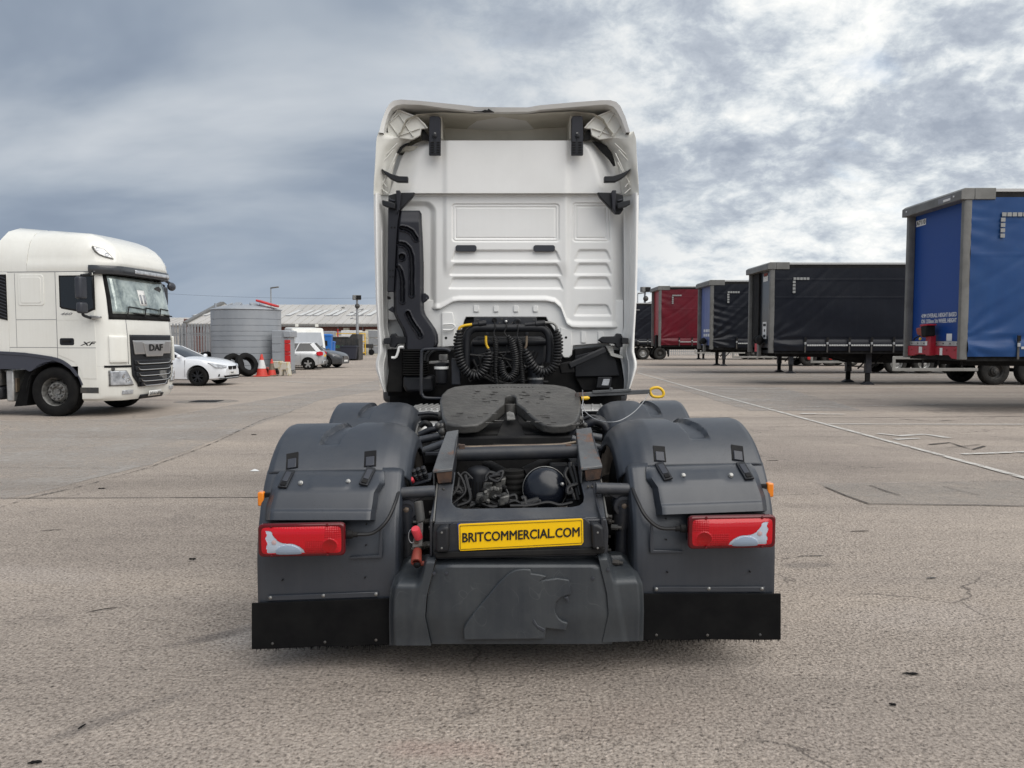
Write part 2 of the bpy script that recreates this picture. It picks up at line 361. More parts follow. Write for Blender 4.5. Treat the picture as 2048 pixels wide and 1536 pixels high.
mat('curtain_blue', (0.0075, 0.047, 0.165), 0.36, spec=0.35, c2=(0.009, 0.055, 0.185), ns=2, dirt=(0.022, 0.065, 0.17), dirt_amt=0.35, bump=0.03, bs=150, streak=0.2)
mat('panel_blue', (0.0105, 0.06, 0.27), 0.4, spec=0.25, dirt=(0.022, 0.07, 0.24), dirt_amt=0.3, streak=0.15)
mat('panel_blue_faded', (0.10, 0.145, 0.36), 0.5, c2=(0.15, 0.19, 0.38), ns=2, stretch=(2, 2, 0.3))
mat('curtain_black', (0.0038, 0.0052, 0.0105), 0.4, spec=0.3, c2=(0.006, 0.0078, 0.014), ns=2, bump=0.03, bs=150, dirt=(0.015, 0.017, 0.022), dirt_amt=0.3, streak=0.2)
mat('curtain_red', (0.135, 0.004, 0.014), 0.42, spec=0.35, c2=(0.11, 0.004, 0.013), ns=1.5, bump=0.03, bs=150, dirt=(0.06, 0.008, 0.012), dirt_amt=0.5, streak=0.2)
mat('panel_red', (0.38, 0.02, 0.03), 0.4)
mat('panel_black', (0.03, 0.035, 0.042), 0.3, coat=0.2)
mat('headboard_red', (0.42, 0.012, 0.03), 0.45, dirt=(0.2, 0.03, 0.04), dirt_amt=0.5, dirt_s=3)
mat('reflect_tape', (0.46, 0.465, 0.46), 0.45)
mat('interior_beige', (0.62, 0.60, 0.53), 0.7, c2=(0.55, 0.53, 0.46), ns=4)
mat('interior_dark', (0.05, 0.05, 0.05), 0.8)
mat('bulb_pink', (0.5, 0.36, 0.36), 0.3)
mat('valve_grey', (0.13, 0.128, 0.12), 0.5, metal=0.4, c2=(0.05, 0.048, 0.046), ns=14, bump=0.2, bs=80)
mat('tank_black', (0.008, 0.010, 0.016), 0.22, spec=0.5, rv=0.1, ns=5)
mat('trim_grey', (0.045, 0.049, 0.066), 0.42)
mat('van_white', (0.70, 0.70, 0.67), 0.4, c2=(0.62, 0.61, 0.56), ns=2)
mat('guard_alu', (0.36, 0.355, 0.335), 0.45, metal=0.3, c2=(0.3, 0.295, 0.275), ns=3)
mat('corner_tape', (0.27, 0.275, 0.27), 0.5)
mat('twig', (0.03, 0.025, 0.02), 0.9)
def glass(name, col, rough=0.02, alpha_mix=0.55):
    m = bpy.data.materials.new(name); m.use_nodes = True; t = m.node_tree; t.nodes.clear()
    o = N(t, 'ShaderNodeOutputMaterial'); g = N(t, 'ShaderNodeBsdfGlossy'); g.inputs['Roughness'].default_value = rough
    g.inputs['Color'].default_value = (0.95, 1, 1, 1)
    tr = N(t, 'ShaderNodeBsdfTransparent'); tr.inputs[0].default_value = (*col, 1)
    fr = N(t, 'ShaderNodeFresnel'); fr.inputs[0].default_value = 1.5
    mx = N(t, 'ShaderNodeMixShader'); L(t, math_(t, 'ADD', fr.outputs[0], alpha_mix, True), mx.inputs[0])
    L(t, tr.outputs[0], mx.inputs[1]); L(t, g.outputs[0], mx.inputs[2]); L(t, mx.outputs[0], o.inputs[0]); MT[name] = m
glass('windscreen', (0.75, 0.86, 0.84), 0.02, 0.12)
glass('side_glass', (0.10, 0.115, 0.12), 0.02, 0.02)
def lens(name, col, rough=0.1, bump=0.06, sc=26):
    m = mat(name, col, rough, coat=0.2, spec=0.4); b = m.node_tree.nodes['Principled BSDF']; t = m.node_tree
    b.inputs['Transmission Weight'].default_value = 0.0
    v = N(t, 'ShaderNodeTexCoord').outputs['Object']
    wv = N(t, 'ShaderNodeTexWave'); wv.inputs['Scale'].default_value = sc; wv.bands_direction = 'X'; L(t, v, wv.inputs[0])
    wz = N(t, 'ShaderNodeTexWave'); wz.inputs['Scale'].default_value = sc; wz.bands_direction = 'Z'; L(t, v, wz.inputs[0])
    bn = N(t, 'ShaderNodeBump'); bn.inputs['Strength'].default_value = bump; bn.inputs['Distance'].default_value = 0.003
    L(t, math_(t, 'ADD', wv.outputs[1], wz.outputs[1]), bn.inputs['Height']); L(t, bn.outputs[0], b.inputs['Normal'])
lens('lens_red', (0.50, 0.004, 0.012)); lens('lens_red_deep', (0.40, 0.002, 0.006)); lens('lens_white', (0.46, 0.52, 0.60)); lens('lens_moon', (0.33, 0.41, 0.52))
lens('lens_housing', (0.10, 0.002, 0.005), 0.08, 0.0); lens('lens_flute', (0.42, 0.003, 0.009), 0.12, 0.3, 30); lens('lens_brake', (0.30, 0.002, 0.004), 0.06, 0.05)
# ------------------------------------------------------------------ the yard
def ground_mat():
    global MT
    m = bpy.data.materials.new('yard_concrete'); m.use_nodes = True; t = m.node_tree; b = t.nodes['Principled BSDF']
    v = N(t, 'ShaderNodeTexCoord').outputs['Object']
    # exposed pebbles of two sizes
    def vor(scale, feat='F1', rnd=1.0):
        n = N(t, 'ShaderNodeTexVoronoi'); n.feature = feat; n.inputs['Scale'].default_value = scale; n.inputs['Randomness'].default_value = rnd
        L(t, v, n.inputs['Vector']); return n
    wob = noise(t, v, 0.9, 3)
    v1, v2 = vor(46), vor(120)
    sp1 = N(t, 'ShaderNodeSeparateColor'); L(t, v1.outputs['Color'], sp1.inputs[0])
    sp2 = N(t, 'ShaderNodeSeparateColor'); L(t, v2.outputs['Color'], sp2.inputs[0])
    peb = mixc(t, 1.0, ramp(t, sp1.outputs[0], [(0.0, (0.17, 0.148, 0.13)), (0.10, (0.25, 0.222, 0.196)), (0.4, (0.33, 0.297, 0.265)), (0.8, (0.40, 0.363, 0.327)), (1.0, (0.52, 0.475, 0.43))]),
               ramp(t, sp2.outputs[1], [(0.0, 0.80), (0.5, 1.0), (1.0, 1.15)]), 'MULTIPLY')
    mortar = mixc(t, noise(t, v, 60, 6, 0.7), (0.25, 0.224, 0.198), (0.46, 0.42, 0.376))
    stone = ramp(t, v1.outputs['Distance'], [(0.22, 1.0), (0.5, 0.0)])
    expo = ramp(t, noise(t, v, 0.55, 5, 0.6), [(0.36, 0.2), (0.58, 0.9)])
    col = mixc(t, math_(t, 'MULTIPLY', stone, expo), mortar, peb)
    # large stains, scuffed lanes and oil
    big = noise(t, mapping(t, v, rot=(0, 0, R(-20))), 0.16, 5, 0.6, 0.3)
    col = mixc(t, 1.0, col, ramp(t, big, [(0.30, (0.78, 0.77, 0.77)), (0.48, (0.98, 0.975, 0.96)), (0.68, (1.12, 1.11, 1.08))]), 'MULTIPLY')
    st = noise(t, mapping(t, v, loc=(5, 2, 0), rot=(0, 0, R(4)), scale=(0.10, 0.75, 1)), 1.0, 6, 0.62, 0.4)
    col = mixc(t, 1.0, col, ramp(t, st, [(0.32, (0.80, 0.80, 0.80)), (0.5, (1, 1, 1)), (0.66, (1.12, 1.11, 1.09))]), 'MULTIPLY')
    oil = ramp(t, noise(t, mapping(t, v, loc=(11, 3, 0)), 0.7, 7, 0.65, 0.5), [(0.62, 0.0), (0.78, 0.55)])
    col = mixc(t, oil, col, (0.10, 0.093, 0.088))
    grit = noise(t, v, 9, 6, 0.7)
    col = mixc(t, 1.0, col, ramp(t, grit, [(0.3, 0.86), (0.5, 1.0), (0.72, 1.1)]), 'MULTIPLY')
    pits = ramp(t, noise(t, v, 34, 4, 0.6), [(0.60, 0.0), (0.70, 0.7)])
    col = mixc(t, pits, col, (0.12, 0.107, 0.095))
    def stain_shade(px, py, rx, ry, rot, colr, amt, lo=0.40, hi=0.62):
        nonlocal col
        c = G(px, py); n = N(t, 'ShaderNodeMapping'); n.vector_type = 'TEXTURE'; n.inputs[1].default_value = c; n.inputs[2].default_value = (0, 0, rot); n.inputs[3].default_value = (rx, ry, 1)
        L(t, v, n.inputs[0]); ln = N(t, 'ShaderNodeVectorMath', operation='LENGTH'); L(t, n.outputs[0], ln.inputs[0])
        d = math_(t, 'ADD', ln.outputs['Value'], math_(t, 'MULTIPLY', math_(t, 'SUBTRACT', noise(t, v, 3.2, 6, 0.65), 0.5), 1.5))
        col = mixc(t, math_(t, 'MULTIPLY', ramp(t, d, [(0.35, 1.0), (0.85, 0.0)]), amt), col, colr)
    stain_shade(520, 1265, 0.42, 0.24, R(30), (0.40, 0.38, 0.355), 0.75)
    stain_shade(420, 1275, 0.42, 0.09, R(38), (0.15, 0.138, 0.128), 0.7)
    stain_shade(215, 1440, 0.50, 0.08, R(48), (0.16, 0.148, 0.137), 0.55)
    stain_shade(1620, 1130, 0.35, 0.10, R(5), (0.16, 0.148, 0.137), 0.5)
    stain_shade(1250, 1440, 0.6, 0.22, R(10), (0.27, 0.235, 0.205), 0.5)
    stain_shade(900, 1500, 0.5, 0.12, R(-8), (0.36, 0.25, 0.22), 0.3)
    stain_shade(1990, 822, 2.6, 0.9, R(3), (0.13, 0.122, 0.115), 0.55)  # shadow under the blue trailer, painted into the ground colour
    stain_shade(1700, 768, 3.5, 1.2, R(2), (0.17, 0.158, 0.148), 0.45)  # darker ground below the black trailer
    stain_shade(1400, 745, 4.0, 1.6, R(2), (0.18, 0.165, 0.155), 0.4)  # darker ground by the trailers further back
    stain_shade(300, 800, 1.6, 0.5, R(-10), (0.20, 0.182, 0.166), 0.45)
    stain_shade(1350, 1350, 0.5, 0.3, R(20), (0.22, 0.2, 0.18), 0.35)
    stain_shade(80, 1150, 0.9, 0.25, R(-15), (0.40, 0.37, 0.34), 0.35)
    stain_shade(1850, 1230, 0.8, 0.3, R(12), (0.39, 0.36, 0.33), 0.35)
    vc = N(t, 'ShaderNodeTexVoronoi'); vc.feature = 'DISTANCE_TO_EDGE'; vc.inputs['Scale'].default_value = 0.55
    wv_ = N(t, 'ShaderNodeVectorMath', operation='ADD'); L(t, v, wv_.inputs[0]); nz = t.nodes.new('ShaderNodeTexNoise'); nz.inputs['Scale'].default_value = 3.0; nz.inputs['Detail'].default_value = 6; L(t, v, nz.inputs['Vector'])
    sc_ = N(t, 'ShaderNodeVectorMath', operation='SCALE'); sc_.inputs['Scale'].default_value = 0.5; L(t, nz.outputs['Color'], sc_.inputs[0]); L(t, sc_.outputs[0], wv_.inputs[1]); L(t, wv_.outputs[0], vc.inputs['Vector'])
    crk = math_(t, 'MULTIPLY', ramp(t, vc.outputs['Distance'], [(0.002, 1.0), (0.007, 0.0)]), ramp(t, noise(t, mapping(t, v, loc=(8, 1, 0)), 0.45, 3), [(0.53, 0.0), (0.60, 0.75)]))
    col = mixc(t, crk, col, (0.09, 0.082, 0.075))
    gr2 = noise(t, v, 58, 5, 0.7)
    col = mixc(t, 1.0, col, ramp(t, gr2, [(0.33, (0.30, 0.285, 0.27)), (0.44, (0.76, 0.75, 0.74)), (0.54, (1.02, 1.02, 1.02)), (0.68, (1.42, 1.40, 1.38))]), 'MULTIPLY')
    L(t, mixc(t, 1.0, col, (1.11, 1.065, 1.05), 'MULTIPLY'), b.inputs['Base Color'])
    b.inputs['Roughness'].default_value = 0.86; b.inputs['Specular IOR Level'].default_value = 0.3
    h = math_(t, 'ADD', math_(t, 'MULTIPLY', math_(t, 'MULTIPLY', stone, expo), 0.5), math_(t, 'MULTIPLY', grit, 0.9))
    h = math_(t, 'ADD', h, math_(t, 'MULTIPLY', gr2, 0.9))
    h = math_(t, 'SUBTRACT', h, math_(t, 'MULTIPLY', pits, 0.8))
    bn = N(t, 'ShaderNodeBump'); bn.inputs['Strength'].default_value = 0.9; bn.inputs['Distance'].default_value = 0.014
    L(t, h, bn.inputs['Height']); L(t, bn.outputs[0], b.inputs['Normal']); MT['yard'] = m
ground_mat()
def worn(name, c, lo, hi, scale=6.0, rough=0.8, mx=0.95):
    m = bpy.data.materials.new(name); m.use_nodes = True; t = m.node_tree; b = t.nodes['Principled BSDF']
    v = N(t, 'ShaderNodeTexCoord').outputs['Object']
    b.inputs['Roughness'].default_value = rough; b.inputs['Specular IOR Level'].default_value = 0.3
    L(t, mixc(t, noise(t, v, 30, 4), tuple(c), tuple(q * 0.78 for q in c)), b.inputs['Base Color'])
    n1 = math_(t, 'ADD', math_(t, 'MULTIPLY', noise(t, v, scale, 7, 0.7), 0.6), math_(t, 'MULTIPLY', noise(t, v, scale * 14, 3, 0.6), 0.4))
    L(t, ramp(t, n1, [(lo, 0.0), (hi, mx)]), b.inputs['Alpha']); MT[name] = m
worn('line_paint', (0.62, 0.60, 0.56), 0.40, 0.50)
worn('line_faint', (0.55, 0.53, 0.49), 0.44, 0.58)
worn('joint_tar', (0.075, 0.068, 0.062), 0.36, 0.46, 9)
worn('joint_faint', (0.10, 0.092, 0.084), 0.46, 0.56, 5)
worn('bay_smooth', (0.44, 0.41, 0.378), 0.36, 0.62, 0.9, mx=0.75)
worn('trowelled', (0.38, 0.355, 0.325), 0.34, 0.60, 3.5, mx=0.5)
worn('scuff_dark', (0.16, 0.148, 0.137), 0.44, 0.64, 2.5, mx=0.6)
def sheet(name, poly, z, mt, label=None, cat=None, kind='structure', jit=0.0):
    pts = []
    n = len(poly)
    for i in range(n):
        a, c = Vector(poly[i]), Vector(poly[(i + 1) % n]); k = max(1, int((c - a).length / 0.25)) if jit else 1
        k = min(k, 60)
        for j in range(k):
            q = a.lerp(c, j / k); pts.append(Vector((q.x + random.uniform(-jit, jit), q.y + random.uniform(-jit, jit), z)))
    b = MB(); b.add(pts, [tuple(range(len(pts)))]); o = b.build(name, mt, GROUND if kind == 'part' else None, smooth=0)
    if kind != 'part': tag(o, label, cat, None, kind)
    return o
def strip(name, pts, w_, z, mt, jit=0.0, **kw):
    P = [Vector((p[0], p[1], 0)) for p in pts]; a, c = [], []
    Q = []
    for p, q in zip(P, P[1:]):
        k = max(1, min(80, int((q - p).length / 0.3)))
        Q += [p.lerp(q, j / k) for j in range(k)]
    Q.append(P[-1])
    for i, q in enumerate(Q):
        d = (Q[min(i + 1, len(Q) - 1)] - Q[max(i - 1, 0)]).normalized(); nrm = Vector((-d.y, d.x, 0)); ww = w_ / 2
        a.append(q + nrm * (ww + random.uniform(-jit, jit)) + Vector((0, 0, z))); c.append(q - nrm * (ww + random.uniform(-jit, jit)) + Vector((0, 0, z)))
    b = MB(); n = len(Q); b.add(a + c, [(i, i + 1, n + i + 1, n + i) for i in range(n - 1)])
    return b.build(name, mt, GROUND, smooth=0)
gb = MB(); gb.add([(-700, -60, 0), (700, -60, 0), (700, 1200, 0), (-700, 1200, 0)], [(0, 1, 2, 3)])
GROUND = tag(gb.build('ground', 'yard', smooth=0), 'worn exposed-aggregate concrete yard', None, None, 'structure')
# slab joints (dark, slightly open), running across and along the yard
strip('slab_joint', [G(0, 997), G(520, 995)], 0.022, 0.004, 'joint_tar', 0.006)
strip('slab_joint', [G(1520, 992), G(1640, 988)], 0.012, 0.004, 'joint_faint', 0.004)
strip('slab_joint', [G(0, 1016), G(60, 996), G(170, 972), G(300, 935), G(420, 890), G(520, 842), G(585, 823)], 0.03, 0.008, 'joint_faint', 0.012)
strip('slab_joint', [G(480, 825.5), G(700, 824)], 0.03, 0.004, 'joint_faint', 0.008)
strip('slab_joint', [G(0, 936), G(205, 938)], 0.015, 0.012, 'joint_faint', 0.004)
strip('slab_joint', [G(1340, 834), G(1700, 836), G(2048, 833)], 0.035, 0.004, 'joint_tar', 0.01)
strip('slab_joint', [G(1445, 854), G(2048, 852.5)], 0.02, 0.004, 'joint_faint', 0.008)
strip('slab_joint', [G(640, 785), G(760, 781)], 0.05, 0.004, 'joint_faint', 0.01)
strip('slab_joint', [G(1275, 759), G(2048, 762)], 0.05, 0.004, 'joint_faint', 0.02)
strip('slab_joint', [G(1300, 741), G(1740, 743)], 0.06, 0.004, 'joint_faint', 0.02)
# smoother bays beyond
sheet('concrete_bay', [G(0, 1000), G(60, 990), G(300, 930), G(585, 823), G(640, 800), G(760, 780), G(760, 760), G(300, 838), G(0, 842)], 0.0045, 'bay_smooth', kind='part', jit=0.03)
sheet('concrete_bay', [G(1330, 770), G(1560, 775), G(1730, 822), G(1500, 822)], 0.0085, 'bay_smooth', kind='part', jit=0.05)
sheet('concrete_bay', [G(1275, 745), G(1275, 735), G(2048, 735), G(2048, 758), G(1340, 758)], 0.0045, 'bay_smooth', kind='part', jit=0.05)
# painted bay lines
strip('bay_line', [G(1275, 746), G(1420, 787), G(1620, 841), G(1850, 903), G(2060, 960)], 0.10, 0.0125, 'line_paint', 0.006)
for a, c, mt_ in (((1655, 849.5), (2060, 850), 'line_paint'), ((1925, 910), (2060, 905), 'line_paint'), ((1520, 817), (1880, 810), 'line_faint'),
                  ((1480, 794), (2060, 791), 'line_faint'), ((1440, 779), (2060, 774), 'line_paint'), ((1330, 758.5), (1700, 764), 'line_faint'), ((1500, 784), (1600, 783), 'line_faint')):
    strip('bay_line', [G(*a), G(*c)], 0.10, 0.0165, mt_, 0.008)
strip('painted_mark', [G(1755, 868), G(1800, 873), G(1850, 870), G(1895, 877)], 0.16, 0.0125, 'line_paint', 0.05)
strip('painted_mark', [G(1790, 880), G(1840, 878)], 0.09, 0.0125, 'line_paint', 0.03)
strip('painted_mark', [G(1600, 829), G(1690, 830)], 0.14, 0.0205, 'line_paint', 0.05)
strip('chalk_mark', [G(560, 762), G(640, 768), G(745, 764)], 0.3, 0.0125, 'line_faint', 0.12)
# patched slab on the right with a broken edge
pp = [G(1628, 966), G(1700, 967), G(1860, 965), G(2060, 962), G(2060, 1014), G(1960, 1012), G(1860, 1011), G(1738, 1009), G(1690, 992), G(1650, 975)]
sheet('concrete_patch', pp, 0.0065, 'trowelled', kind='part', jit=0.01)
strip('crack', pp[:4], 0.010, 0.0105, 'joint_faint', 0.004)
strip('crack', [pp[9], pp[8], pp[7]], 0.022, 0.0105, 'joint_tar', 0.006)
strip('crack', [pp[7], pp[6], pp[5], pp[4]], 0.018, 0.0105, 'joint_tar', 0.008)
strip('crack', [G(1740, 972), G(1775, 985), G(1800, 992)], 0.018, 0.0105, 'joint_tar', 0.008)
strip('crack', [G(1885, 974), G(1920, 983), G(1960, 992)], 0.018, 0.0105, 'joint_tar', 0.008)
strip('crack', [G(1900, 975), G(1955, 979)], 0.014, 0.0145, 'joint_tar', 0.008)
strip('crack', [G(1860, 890), G(1900, 886), G(1945, 900), G(1970, 893)], 0.05, 0.0105, 'joint_tar', 0.03)
strip('crack', [G(1890, 897), G(1960, 890)], 0.03, 0.0145, 'joint_tar', 0.02)
strip('crack', [G(1555, 1120), G(1610, 1113), G(1660, 1112)], 0.022, 0.0045, 'joint_faint', 0.012)
strip('crack', [G(1800, 838), G(1870, 843), G(1990, 836)], 0.05, 0.0085, 'joint_faint', 0.03)
# trowelled repair beside the near wheel and its dark drag mark
# drain cover, sunk in a flat frame with a wet dark plate
def drain():
    c = G(413, 803); r = thing('drain_cover', 'dark wet drain cover set flush in the concrete between the parked lorries', 'drain cover', c)
    CTX.org = c
    b = MB(); b.lathe(c, (0, 0, 1), [(0.36, 0.003), (0.36, 0.0065), (0.62, 0.0065), (0.66, 0.002)], 28)
    b.move(lambda q: Vector((c.x + (q.x - c.x) * 1.25, q.y, q.z))); b.build('frame', 'trowelled', r, smooth=0)
    b = MB()
    for i in range(8):
        x = -0.36 + i * 0.09; b.box(c.x + x, c.x + x + 0.075, c.y - 0.3, c.y + 0.3, 0.0, 0.012)
    b.build('grate', 'matt_black', r, smooth=0); CTX.org = Vector((0, 0, 0))
drain()
def debris(px, py, ln, wd, ang, mt_, label, cat, h=0.008, bend=0.2):
    c = G(px, py); n = 6; pts = []
    for i in range(n + 1):
        t = i / n - 0.5; pts.append(Vector((c.x + math.cos(ang) * ln * t + math.sin(ang) * bend * ln * t * t, c.y + math.sin(ang) * ln * t - math.cos(ang) * bend * ln * t * t, h * 0.5 + 0.003 + random.uniform(0, h * 0.3))))
    b = MB(); wd *= 0.72; b.tube(pts, [wd * 0.35] + [wd * random.uniform(0.5, 1) for _ in range(n - 1)] + [wd * 0.3], 6)
    b.move(lambda q: Vector((q.x, q.y, max(0.001, q.z))))
    CTX.org = c; o = b.build(cat.replace(' ', '_'), mt_); o.location = c; CTX.org = Vector((0, 0, 0)); tag(o, label, cat, 'litter on the yard')
debris(206, 1221, 0.16, 0.004, R(28), 'twig', 'thin dark twig lying on the concrete left of the rear mudflap', 'twig')
debris(103, 1062, 0.17, 0.004, R(18), 'twig', 'thin twig on the concrete far left, level with the tail lights', 'twig')
debris(163, 1457, 0.045, 0.007, R(80), 'rubber', 'small black rubber strip standing out in the bottom left foreground', 'rubber scrap')
debris(385, 1122, 0.05, 0.013, R(20), 'rubber', 'small black rubber lump left of the rear wheel', 'rubber scrap', 0.02)
debris(1820, 1350, 0.075, 0.009, R(-4), 'rubber', 'flat black rubber sliver in the right foreground', 'rubber scrap')
debris(1862, 1158, 0.07, 0.008, R(8), 'steel_dark', 'grey metal splinter on the concrete far right', 'metal scrap')
debris(1718, 1064, 0.16, 0.006, R(3), 'twig', 'dark thin strip on the concrete below the patched slab', 'twig')
debris(1785, 1412, 0.03, 0.008, R(-30), 'rubber', 'tiny black crumb near the bottom right foreground', 'rubber scrap')
debris(1545, 922, 0.16, 0.006, R(5), 'twig', 'short dark twig right of the rear fender', 'twig')
debris(508, 870, 0.10, 0.012, R(5), 'rubber', 'small dark scrap on the concrete left of the fenders', 'rubber scrap')
debris(204, 978, 0.08, 0.012, R(5), 'rubber', 'small dark scrap beside the slab joint on the left', 'rubber scrap')
debris(70, 1528, 0.05, 0.010, R(10), 'rubber', 'black crumb at the bottom left edge of the yard', 'rubber scrap')
def paper():
    c = G(511, 942); b = MB(); b.grid(lambda u, v: Vector((c.x + (u - .5) * 0.11, c.y + (v - .5) * 0.09, 0.006 + 0.012 * math.sin(u * 5) * v)), 6, 4)
    CTX.org = c; o = b.build('paper_scrap', 'paper', solid=0.001); o.location = c; CTX.org = Vector((0, 0, 0))
    tag(o, 'crumpled white paper scrap on the concrete left of the rear fender', 'paper')
paper()
# ------------------------------------------------------------------ the white tractor unit seen from behind
def cx(Y): return 0.021 - 0.0219 * (Y - 3.63)                     # it points a little to the left
def tw(x, Y): return 0.0187 * x * clamp((7.1 - Y) / 3.47)          # its frame leans, the cab stands level
def XFT(q): return Vector((q.x + cx(q.y), q.y, q.z + tw(q.x, q.y)))
def T(px, py, Y):
    p = PT(px, py, Y); x = p.x - cx(Y); return Vector((x, Y, p.z - tw(x, Y)))
TR = thing('tractor_unit', 'white high-roof tractor unit with dark grey rear fenders and yellow plate, seen from behind', 'truck', (0.0, 5.5, 0))
CTX.org = Vector((0, 5.5, 0)); CTX.xf = XFT
def PX(name, pts, Y, d, mt_, par=None, bev=0.004, seg=2, mir=False, smooth=38):
    b = MB(); b.prism([T(x, y, Y) for x, y in pts], (0, d, 0)); o = b.build(name, mt_, par or TR, bev, smooth, seg)
    if mir: b.flip_x(); return o, b.build(name, mt_, par if par else TR, bev, smooth, seg)
    return o
def relief(fn, nu, nv, skirt=0.03):
    """fn(u, v) -> point; grid with a skirt that runs straight back from its edges"""
    b = MB(); vs_ = []
    for j in range(-1, nv + 2):
        for i in range(-1, nu + 2):
            p = fn(clamp(i / nu), clamp(j / nv))
            if i < 0 or i > nu or j < 0 or j > nv: p = p + Vector((0, skirt, 0))
            vs_.append(p)
    w2 = nu + 3; b.add(vs_, [(j * w2 + i, j * w2 + i + 1, (j + 1) * w2 + i + 1, (j + 1) * w2 + i) for j in range(nv + 2) for i in range(nu + 2)])
    return b
def rows_fn(rows, Yfn):
    L_ = [(r[0], r[1]) for r in rows]; R_ = [(r[0], r[2]) for r in rows]
    def fn(u, v):
        py = lerp(rows[0][0], rows[-1][0], v); px = lerp(interp(L_, py), interp(R_, py), u)
        return T(px, py, Yfn(px, py, u, v))
    return fn
def both(b, name, mt_, par=None, **kw):
    o1 = b.build(name, mt_, par or TR, **kw); b.flip_x(); return o1, b.build(name, mt_, par or TR, **kw)

# --- wheels
AX1, AX2, ZW = 4.32, 5.67, 0.50
def tyre_prof(r, w_, tread=True):
    h = w_ / 2; p = [(r * 0.575, -h * 0.82), (r * 0.66, -h * 0.97), (r * 0.80, -h * 1.0), (r * 0.93, -h * 0.93), (r * 0.985, -h * 0.80)]
    gs = [-0.52, -0.17, 0.17, 0.52]; p.append((r, -h * 0.72))
    if tread:
        for g in gs: p += [(r, h * (g - 0.06)), (r * 0.972, h * (g - 0.04)), (r * 0.972, h * (g + 0.04)), (r, h * (g + 0.06))]
    p += [(r, h * 0.72), (r * 0.985, h * 0.80), (r * 0.93, h * 0.93), (r * 0.80, h), (r * 0.66, h * 0.97), (r * 0.575, h * 0.82)]
    return p
def rim_prof(r, w_):
    h = w_ / 2; return [(r * 0.60, h * 0.86), (r * 0.575, h * 0.80), (r * 0.54, h * 0.55), (r * 0.52, h * 0.1), (r * 0.44, h * 0.02), (r * 0.30, h * 0.28), (r * 0.28, h * 0.62), (r * 0.17, h * 0.66), (r * 0.16, h * 0.95), (r * 0.02, h * 1.0)]
for Yc in (AX1, AX2):
    for s in (-1, 1):
        for k, xc in enumerate((0.735, 1.045) if Yc == AX1 else (1.03,)):
            b = MB(); b.lathe((s * xc, Yc, ZW), (s, 0, 0), tyre_prof(0.50, 0.29), 48, caps=False); o = b.build('tyre', 'tyre_dusty', TR)
            b = MB(); b.lathe((s * xc, Yc, ZW), (s, 0, 0), rim_prof(0.5, 0.29), 32, caps=False); b.build('rim', 'steel_dark', o)
    b = MB(); b.tube([(-0.62, Yc, ZW), (-0.45, Yc, ZW), (-0.2, Yc, ZW), (0.2, Yc, ZW), (0.45, Yc, ZW), (0.62, Yc, ZW)], [0.09, 0.08, 0.13, 0.13, 0.08, 0.09], 14); b.build('axle', 'matt_black', TR)
for s in (-1, 1):
    b = MB(); b.lathe((s * 1.02, 8.35, ZW), (s, 0, 0), tyre_prof(0.5, 0.31), 40, caps=False); o = b.build('tyre', 'tyre_dusty', TR)
    b = MB(); b.lathe((s * 1.02, 8.35, ZW), (s, 0, 0), rim_prof(0.5, 0.31), 28, caps=False); b.build('rim', 'steel_dark', o)

# --- fenders
RF = 0.64
def fx(u):                              # across the fender: x (left side, negative) and drop towards its rounded edges
    tab = [(-1.268, 0.11), (-1.268, 0.055), (-1.262, 0.022), (-1.25, 0.007), (-1.228, 0.0), (-0.72, 0.0), (-0.66, 0.008), (-0.60, 0.03), (-0.56, 0.062), (-0.538, 0.10), (-0.535, 0.15)]
    k = u * 10; i = min(9, int(k)); t = k - i
    return lerp(tab[i][0], tab[i + 1][0], t), lerp(tab[i][1], tab[i + 1][1], t)
def fender_top(Yc, a0, a1, groove=(64, 112), kx=1.0):
    nx = 0
    us = []
    for i in range(10):
        k = 74 if i == 4 else (4 if i != 5 else 4)
        us += [(i + j / k) / 10 for j in range(k)]
    us.append(1.0); na = 64; b = MB(); vs_ = []
    for j in range(na + 1):
        a = lerp(a0, a1, j / na); ar = R(a)
        for u in us:
            x, d = fx(u)
            wx = -0.975 + 0.075 * sstep(groove[0], groove[0] + 34, a) ; hw = 0.047
            g = sstep(hw + 0.008, hw - 0.004, abs(x - wx)) * sstep(groove[0] - 3, groove[0] + 2, a) * (1 - sstep(groove[1] - 3, groove[1] + 2, a))
            r = RF - d - 0.026 * g
            vs_.append(Vector((-1.268 + (x + 1.268) * kx, Yc - r * math.cos(ar), 0.52 + r * math.sin(ar))))
    n = len(us); b.add(vs_, [(j * n + i, j * n + i + 1, (j + 1) * n + i + 1, (j + 1) * n + i) for j in range(na) for i in range(n - 1)])
    return b
FT = both(fender_top(AX1, 44.5, 158), 'fender', 'fender_plastic', solid=0.008, off=-1)
FM = both(fender_top(AX2, 22, 160, kx=0.83), 'fender', 'fender_plastic', solid=0.008, off=-1)
FY0 = AX1 - RF                          # 3.68
def Yf(z): return AX1 - math.sqrt(max(0, RF * RF - (z - 0.52) ** 2)) if z > 0.52 else FY0
